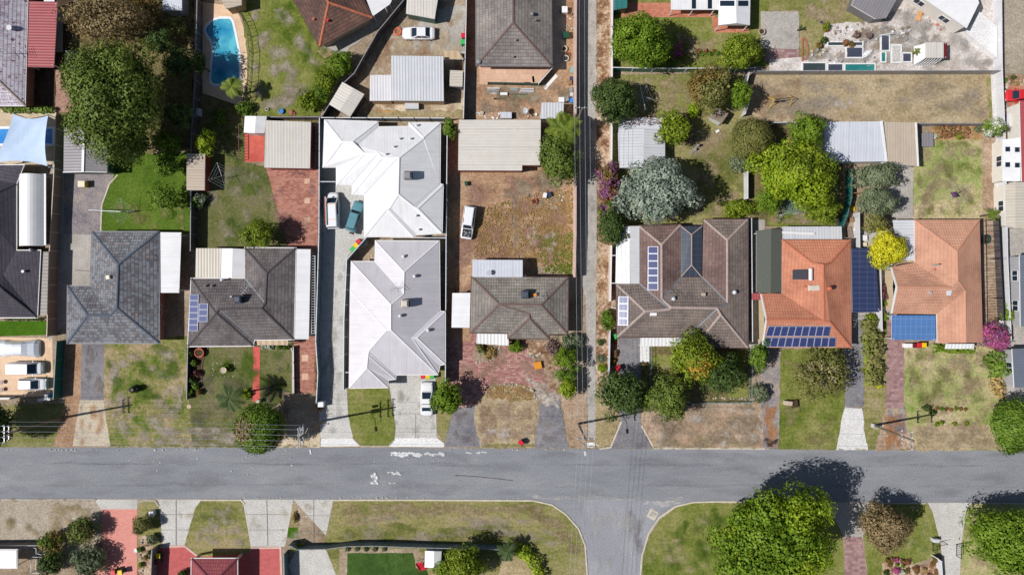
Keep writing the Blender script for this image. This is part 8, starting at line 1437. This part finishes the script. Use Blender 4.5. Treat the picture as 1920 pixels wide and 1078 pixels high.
rocks([(938, 648), (930, 664), (920, 676), (895, 680)], 16, 'row of pale rocks edging the stony front bed'); rocks([(912, 738), (935, 722), (965, 719), (995, 730), (1003, 745)], 18, 'ring of rocks round the straw mound', .45); rocks([(980, 663), (1000, 668), (1012, 664)], 9, 'line of stones below front step'); rocks([(268, 1012), (262, 1036), (270, 1062), (264, 1074)], 14, 'pale stones scattered in the garden strip', .5); rocks([(1430, 752), (1426, 757)], 3, 'stones at the end of front fence'); rocks([(400, 680), (400, 705), (440, 705), (441, 680), (400, 680)], 22, 'square ring of stones round the clipped lime shrub', .22); rocks([(1338, 746), (1408, 748)], 14, 'rocks along the inside of front fence', .4); rocks([(126, 990), (120, 1002)], 3, 'two rocks above the dark shrubs'); rocks([(1882, 148), (1890, 160), (1884, 180), (1892, 192), (1884, 212)], 14, 'rocks of the side garden by red car', .6); rocks([(548, 212), (552, 214)], 2, 'reddish boulder behind the grey garage', .9, ('stone_red',)); rocks([(1450, 88), (1440, 92), (1448, 105)], 3, 'stones beside concrete pad'); rocks([(1308, 246), (1318, 250)], 3, 'stones by the bare patch')
for a in ((746, 60, 8, 'pinkish tractor tyre in front of the white sedan', 'terracotta'), ):
    r = T_('tractor_tyre', a[3], 'tyre', a[0], a[1]); m = MB(); m.lathe((0, 0, 0), [(.55, 0), (.66, .08), (.66, .2), (.5, .28), (.32, .2), (.3, .02)], 16); m.build('tread', a[4], r); m = MB(); m.cyl((0, 0, .02), .3, .12, 12); m.build('core', 'timber', r)
for i, (x, y, s, c, lab) in enumerate(((1058, 92, .45, 'p_cream', 'cream drum by the side path'), (1061, 110, .45, 'p_light_grey', 'pale drum lower along the side path'), (1064, 102, .35, 'terracotta', 'terracotta pot between two drums'), (375, 661, .7, 'terracotta', 'large round terracotta bowl in the fence bed'), (360, 705, .25, 'p_yellow', 'small yellow pot in the fence bed'), (1002, 378, .45, 'terracotta', 'terracotta pot on the yard rubbish'), (527, 209, .4, 'p_blue', 'blue round lid near the boulder'), (1541, 42, .3, 'stone_grey', 'dark pipe stub on pale grass'), (1428, 60, .5, 'stone', 'round stone pot beside verandah paving'), (1846, 449, .7, 'steel_green', 'dark round water butt under the pergola'), (1599, 391, .35, 'p_yellow', 'yellow ball by the green fence'), (1551, 56, .35, 'p_red', 'red pot under the round bush'), (1416, 1063, .3, 'stone', 'stone pot beneath the enormous tree'), (254, 1032, .3, 'p_white', 'white lamp at the pink brick drive edge'), (500, 205, .25, 'p_white', 'white bucket on the grassy yard'))):
    r = T_('round_pot', lab, 'pot', x, y, .3); m = MB(); m.lathe((0, 0, 0), [(s * .7, 0), (s * .95, s * .5), (s, s * .9), (s * .85, s * .95), (s * .8, s * .75), (s * .1, s * .7)], 14); m.build('bowl', c, r); m = MB(); m.cyl((0, 0, s * .72), s * .7, .03, 12); m.build('fill', 'soil_dark' if i not in (6, 10, 13) else c, r)
# statues, sign posts, toys
r = T_('bird_bath', 'stone bird bath on the clipped lime shrub bed', 'bird bath', 419, 694, .9); m = MB(); m.lathe((0, 0, 0), [(.3, 0), (.14, .15), (.12, .75), (.2, .82)], 10); m.build('pedestal', 'stone_grey', r); m = MB(); m.lathe((0, 0, .82), [(.2, 0), (.45, .1), (.47, .16), (.3, .1), (.05, .08)], 14); m.build('basin', 'stone', r)
r = T_('tree_stump', 'dark burnt stump on patchy front lawn', 'stump', 253, 729, .5); m = MB(); m.lathe((0, 0, 0), [(.7, 0), (.5, .3), (.45, 1.3), (.3, 1.5), (.1, 1.45)], 9); m.build('bole', 'p_black', r)
for a in (.3, 1.7, 3.4, 4.6): m = MB(); m.tube([(0, 0, .9), (math.cos(a) * .8, math.sin(a) * .6, 1.2)], .12, 6, r2=.04); m.build('limb_stub', 'bark', r)
for i, (x, y, h, rz) in enumerate(((1309, 273, .9, 1.0), (1305, 280, .6, .8))):
    r = T_('standing_statue', ['taller grey stone statue on the bare patch', 'smaller grey stone statue on the bare patch'][i], 'statue', x, y, .5, None, rz); m = MB(); m.lathe((0, 0, 0), [(.3, 0), (.32, .12), (.2, .16), (.24, h * .6), (.14, h * .85), (.17, h), (.05, h + .15)], 10); m.build('figure', 'stone_grey', r); m = MB(); m.box((-.5, 0, 0), (.75, .3, .3), 0, 0, .06); m.build('plinth', 'stone_grey', r)
r = T_('satellite_dish', 'old satellite dish standing behind the brick garage', 'satellite dish', 984, 208, 1.2); m = MB(); m.lathe((0, 0, 1.0), [(.05, 0), (.3, .06), (.45, .2), (.43, .22), (.28, .1), (.04, .05)], 14); m.build('reflector', 'p_light_grey', r); m = MB(); m.tube([(0, 0, 0), (0, 0, 1.05)], .04, 6); m.tube([(0, 0, 1.05), (.1, .1, 1.5)], .02, 5); m.build('mount', 'metal_grey', r)
r = T_('swing_frame', 'yellow legged swing frame on the straw field', 'swing', 1459, 192, 0, None, .1)
for x in (-1.5, 1.5):
    for y in (-.9, .9): m = MB(); m.tube([(x, y, 0), (x * .85, 0, 2.0)], .045, 6); m.build('leg', 'p_yellow', r)
m = MB(); m.bar((-1.3, 0, 2.0), (1.3, 0, 2.0), .07, .07); m.build('top_bar', 'steel_black', r); m = MB(); m.bar((-1.7, -.9, .05), (1.7, -.9, .05), .05, .05); m.bar((-1.7, .9, .05), (1.7, .9, .05), .05, .05); m.build('ground_bar', 'p_black', r)
for x in (-.5, .4): m = MB(); m.box((x, 0, .45), (.5, .22, .05)); m.build('seat', 'p_black', r); m = MB(); m.bar((x - .2, 0, .48), (x - .2, 0, 2.0), .02, .02); m.bar((x + .2, 0, .48), (x + .2, 0, 2.0), .02, .02); m.build('chain', 'metal_grey', r)
r = T_('climbing_frame', 'blue-grey netted climbing frame under the lime tree', 'climbing frame', 1490, 384, 1.0, None, .12); m = MB()
for x in (-2.2, 0, 2.2): m.tube([(x, -1.3, 0), (x, -1.3, 1.9)], .05, 6); m.tube([(x, 1.3, 0), (x, 1.3, 1.9)], .05, 6)
m.build('post', 'steel_white', r); m = MB(); [m.bar((-2.2 + i * .22, -1.3, 1.85), (-2.2 + i * .22, 1.3, 1.85), .03, .03) for i in range(21)]; [m.bar((-2.2, -1.3 + i * .26, 1.87), (2.2, -1.3 + i * .26, 1.87), .03, .03) for i in range(11)]; m.build('netting', 'fence_aqua', r)
for i, (x, y, rz) in enumerate(((1459, 398, 1.5), (1463, 408, 1.4))):
    r = T_('bicycle', ['bicycle leaning near the lime tree', 'second bicycle beside the first'][i], 'bicycle', x, y, .5, 'bicycles by the lime tree', rz)
    for xx in (-.5, .5):
        m = MB(); [m.bar((xx + .33 * math.cos(a * .524), 0, .34 + .33 * math.sin(a * .524)), (xx + .33 * math.cos((a + 1) * .524), 0, .34 + .33 * math.sin((a + 1) * .524)), .05, .05) for a in range(12)]; m.build('wheel', 'rubber', r)
    m = MB(); [m.tube([a, b], .025, 5) for a, b in (((-.5, 0, .34), (-.1, 0, .34)), ((-.5, 0, .34), (-.2, 0, .78)), ((-.1, 0, .34), (-.22, 0, .9)), ((-.1, 0, .34), (.36, 0, .8)), ((-.2, 0, .78), (.36, 0, .8)), ((.5, 0, .34), (.34, 0, 1.0)))]; m.build('frame', 'p_grey', r); m = MB(); m.box((-.22, 0, .9), (.26, .14, .06)); m.build('saddle', 'p_black', r); m = MB(); m.bar((.34, -.28, 1.0), (.34, .28, 1.0), .04, .04); m.build('handlebar', 'p_light_grey', r)
r = T_('play_slide', 'red play slide against the white corner shed', 'slide', 788, 1055, .6, None, -1.3); m = MB(); q = [(-.35, 1.3), (-.1, 1.25), (.5, .6), (1.0, .2), (1.25, .15)]
for (a, b), (c, d) in zip(q, q[1:]): m.face([(a, -.45, b), (c, -.45, d), (c, .45, d), (a, .45, b)]); m.face([(a, -.45, b - .05), (a, .45, b - .05), (c, .45, d - .05), (c, -.45, d - .05)])
m.build('chute', 'p_red', r)
for s_ in (-1, 1): m = MB(); m.tube([(a, s_ * .47, b + .1) for a, b in q], .06, 6); m.build('side_rail', 'p_red', r); m = MB(); m.bar((-.3, s_ * .4, 0), (-.3, s_ * .4, 1.25), .06, .06); m.build('leg', 'p_light_grey', r)
r = T_('aviary', 'white-roofed aviary cart with slatted side in the pale yard', 'aviary', 1748, 98, 1.2); m = MB()
for x in (-1.5, 1.5):
    for y in (-1.0, 1.0): m.box((x, y, 0), (.08, .08, 1.9))
m.build('frame', 'p_white', r); m = MB(); m.box((-.15, 0, 1.9), (2.7, 2.3, .1), 0, 0, .05); m.build('roof', 'metal_dull', r); m = MB(); m.box((1.4, 0, 1.75), (.7, 2.2, .08)); m.build('side_tray', 'p_dark_red', r); m = MB(); [m.bar((-1.4 + i * .4, -1.05, 1.85), (-1.7 + i * .4, -1.6, .1), .07, .07) for i in range(7)]; m.build('slat', 'p_white', r); m = MB(); m.face([(-1.45, -1.1, 1.85), (-2.1, -1.6, .3), (-2.1, 1.1, .3), (-1.45, 1.0, 1.85)]); m.face([(-1.45, 1.0, 1.83), (-2.1, 1.1, .28), (-2.1, -1.6, .28), (-1.45, -1.1, 1.83)]); m.build('side_panel', 'p_white', r)
r = T_('wheelbarrow', 'blue-grey barrow lying on weedy dirt', 'wheelbarrow', 1027, 366, .4, None, .4); m = MB(); m.box((0, 0, .25), (.9, .6, .3), 0, 0, -.06); m.build('tray', 'p_navy', r); m = MB(); m.tube([(.65, -.05, .2), (.65, .05, .2)], .2, 10); m.build('wheel', 'rubber', r); m = MB(); m.bar((-1.0, -.25, .5), (.6, -.08, .22), .04, .04); m.bar((-1.0, .25, .5), (.6, .08, .22), .04, .04); m.build('handle', 'timber', r)
r = T_('rowing_boat', 'white upturned dinghy beside the shaded trough pond', 'dinghy', 1628, 100, .3, None, .6); m = MB(); secs = [[Vector((x, y * w, z * k)) for y, z in ((-1, 0), (-.7, .3), (0, .45), (.7, .3), (1, 0))] for x, w, k in ((-.8, .25, .6), (-.4, .42, 1), (.2, .42, 1), (.7, .25, .8), (1.0, .03, .3))]; loft(m, secs[::-1]); m.build('hull', 'p_white', r); m = MB(); m.bar((-.75, 0, .36), (.9, 0, .3), .05, .06); m.build('keel', 'p_grey', r)
for i, (x, y) in enumerate(((1, 717), (1, 731))): r = T_('garden_stool', ['upper dark red stool on the cream courtyard', 'lower dark red stool on the cream courtyard'][i], 'stool', x, y, .5); m = MB(); m.cyl((0, 0, .42), .3, .07, 14); m.build('seat', 'p_dark_red', r); [(lambda k: (k.tube([(.18 * math.cos(a), .18 * math.sin(a), .42), (.25 * math.cos(a), .25 * math.sin(a), 0)], .025, 5), k.build('leg', 'steel_black', r)))(MB()) for a in (0, 1.57, 3.14, 4.71)]
r = T_('drain_cover', 'square concrete drain cover at the side street corner', 'drain cover', 1224, 964, 0, None, -.5); m = MB(); m.box((0, 0, .0), (1.35, 1.35, .05), 0, 0, .04); m.build('surround', 'kerb', r); m = MB(); m.box((0, 0, .05), (.8, .8, .015)); m.build('lid', 'concrete_old', r)
t = T_('trellis', 'rusty lattice fence with plants beside the white garden shed', 'trellis', 456, 268); m = MB(); [m.bar((-.2, -2.6 + i * .42, .1), (-.2, -2.6 + i * .42, 1.2), .05, .05) for i in range(13)]; m.bar((-.2, -2.6, 1.15), (-.2, 2.5, 1.15), .06, .06); m.build('lattice', 'rail_brown', t); r = T_('rock_slab', 'red brick sunken bed edge curving beside concrete pad', 'edging', 1508, 90); m = MB(); m.strip([(0, 1.3), (.35, .6), (.5, -.4), (.35, -1.5), (-.3, -1.9), (-.35, 1.3)], .18, 0, .2, closed=True); m.build('brickwork', 'stone_red', r)
t = T_('park_bench', 'slatted grey bench by the twiggy front shrub', 'bench', 1288, 763, .4, None, .1); m = MB(); [m.box((0, -.2 + i * .14, .42), (1.1, .1, .04)) for i in range(4)]; m.build('seat', 'timber_grey', t); m = MB(); m.box((0, .32, .5), (1.1, .05, .4)); m.build('backrest', 'timber_grey', t); [(lambda k: (k.box((x, y, 0), (.06, .06, .42)), k.build('leg', 'steel_black', t)))(MB()) for x in (-.5, .5) for y in (-.2, .3)]
t = T_('tarpaulin', 'buff tarpaulin scrap lying on the dull verge', 'scrap', 355, 762); m = MB(); m.lathe((0, 0, 0), [(.4, 0), (.36, .05), (.2, .09), (.02, .07)], 9); m.build('sheet', 'p_tan', t)
t = T_('spa_equipment', 'pale blue pump box against the fence below the pool', 'pump box', 367, 210, .8); m = MB(); m.box((0, 0, 0), (1.2, 1.1, .9), 0, 0, .05); m.build('housing', 'p_light_grey', t); m = MB(); m.tube([(-.2, .5, .2), (-.2, 1.5, .2), (.3, 2.0, .2)], .06, 6); m.build('pipe', 'p_white', t)
# scattered stones, leaf litter and weeds that nobody could count
def scatter(name, poly, n, smin, smax, mat, seed, z=.05, tall=.4):
    r = random.Random(seed); pts = [XY(*p) for p in poly]; x0, x1 = min(p[0] for p in pts), max(p[0] for p in pts); y0, y1 = min(p[1] for p in pts), max(p[1] for p in pts); m = MB(); k = 0
    while k < n:
        x, y = r.uniform(x0, x1), r.uniform(y0, y1)
        if not inside(x, y, pts): continue
        k += 1; s = r.uniform(smin, smax); a = r.uniform(0, 6.3); q = [(x + s * math.cos(a + t), y + s * math.sin(a + t) * .7) for t in (0, 1.6, 3.1, 4.7)]; c = (x, y, z + s * tall)
        for i in range(4): m.face([(*q[i], z - .01), (*q[(i + 1) % 4], z - .01), c])
    o = m.build(name, mat); o['kind'] = 'stuff'; return o
for i, (nm, poly_, n, a, b, mt, tl) in enumerate((('leaf_litter', R4(1119, -40, 1146, 150), 420, .05, .16, 'leaf_rust', .3), ('leaf_litter', R4(1119, 450, 1143, 620), 260, .05, .14, 'leaf_dry', .3), ('rubble', R4(1119, -40, 1146, 620), 260, .04, .12, 'stone', .5), ('weeds', [(892, 410), (920, 385), (962, 375), (962, 480), (888, 484)], 900, .07, .24, 'leaf_dry', 1.0), ('weeds', [(972, 372), (1010, 362), (1074, 352), (1074, 505), (972, 484)], 1300, .07, .24, 'leaf_dry', 1.0), ('weeds', [(1010, 480), (1030, 440), (1074, 440), (1074, 515), (1020, 510)], 600, .07, .22, 'leaf_mixed', .9), ('weeds', [(905, 740), (922, 724), (960, 719), (992, 726), (1006, 748), (960, 752)], 420, .06, .2, 'leaf_dry', .9), ('leaf_litter', [(893, 760), (1003, 760), (1003, 835), (901, 835)], 260, .04, .12, 'leaf_rust', .3), ('rubble', R4(895, 165, 1075, 222), 260, .04, .14, 'stone', .5), ('rubble', R4(690, 20, 870, 215), 240, .04, .12, 'stone', .5), ('rubble', R4(845, 330, 1050, 380), 160, .04, .13, 'stone', .5), ('weeds', R4(140, 5, 355, 90), 700, .06, .2, 'leaf_dry', .6), ('weeds', R4(1745, 238, 1840, 260), 260, .05, .16, 'leaf_rust', .7), ('leaf_litter', R4(1203, 760, 1430, 836), 200, .03, .09, 'leaf_twig', .3), ('rubble', R4(1878, 142, 1915, 255), 160, .05, .18, 'stone', .5), ('leaf_litter', R4(1162, 222, 1240, 242), 220, .05, .16, 'leaf_twig', .3), ('leaf_litter', R4(545, 745, 600, 825), 120, .04, .1, 'kerb', .3), ('rubble', R4(1545, 30, 1860, 130), 260, .03, .1, 'stone_grey', .4))):
    scatter(nm, poly_, n, a, b, mt, 40 + i, 2.3 if nm == 'leaf_litter' and poly_[0] == (1162, 222) else .05, tl)
# ------------------------------------------------------------------ camera and light
cam = bpy.data.cameras.new('camera'); co = bpy.data.objects.new('camera', cam); COL.objects.link(co)
co.location = (0, 0, HC); cam.sensor_width = 36; cam.lens = 24.0; cam.sensor_fit = 'HORIZONTAL'; cam.clip_end = 3000; SC.camera = co
EL, AZ = math.radians(48), math.radians(10.6)
sun = bpy.data.lights.new('sun', 'SUN'); so = bpy.data.objects.new('sun', sun); COL.objects.link(so)
sun.energy = 4.6; sun.angle = math.radians(0.5); sun.color = (1.0, 0.97, 0.935)
so.rotation_euler = Vector((math.cos(AZ) * math.cos(EL), math.sin(AZ) * math.cos(EL), -math.sin(EL))).to_track_quat('-Z', 'Y').to_euler(); so.location = (0, 0, 60)
w = bpy.data.worlds.new('World'); SC.world = w; w.use_nodes = True; nt = w.node_tree; nt.nodes.clear()
sk = nt.nodes.new('ShaderNodeTexSky'); sk.sky_type = 'NISHITA'; sk.sun_disc = False; sk.sun_elevation = EL; sk.sun_rotation = math.radians(259.4)
bg = nt.nodes.new('ShaderNodeBackground'); bg.inputs[1].default_value = 0.052; ow = nt.nodes.new('ShaderNodeOutputWorld')
nt.links.new(sk.outputs[0], bg.inputs[0]); nt.links.new(bg.outputs[0], ow.inputs[0])
vs = SC.view_settings; vs.view_transform = 'Standard'; vs.look = 'None'; vs.gamma = 1.0; vs.exposure = 0.08; vs.use_curve_mapping = False
SC.cycles.max_bounces = 5; SC.cycles.diffuse_bounces = 3; SC.cycles.transparent_max_bounces = 24
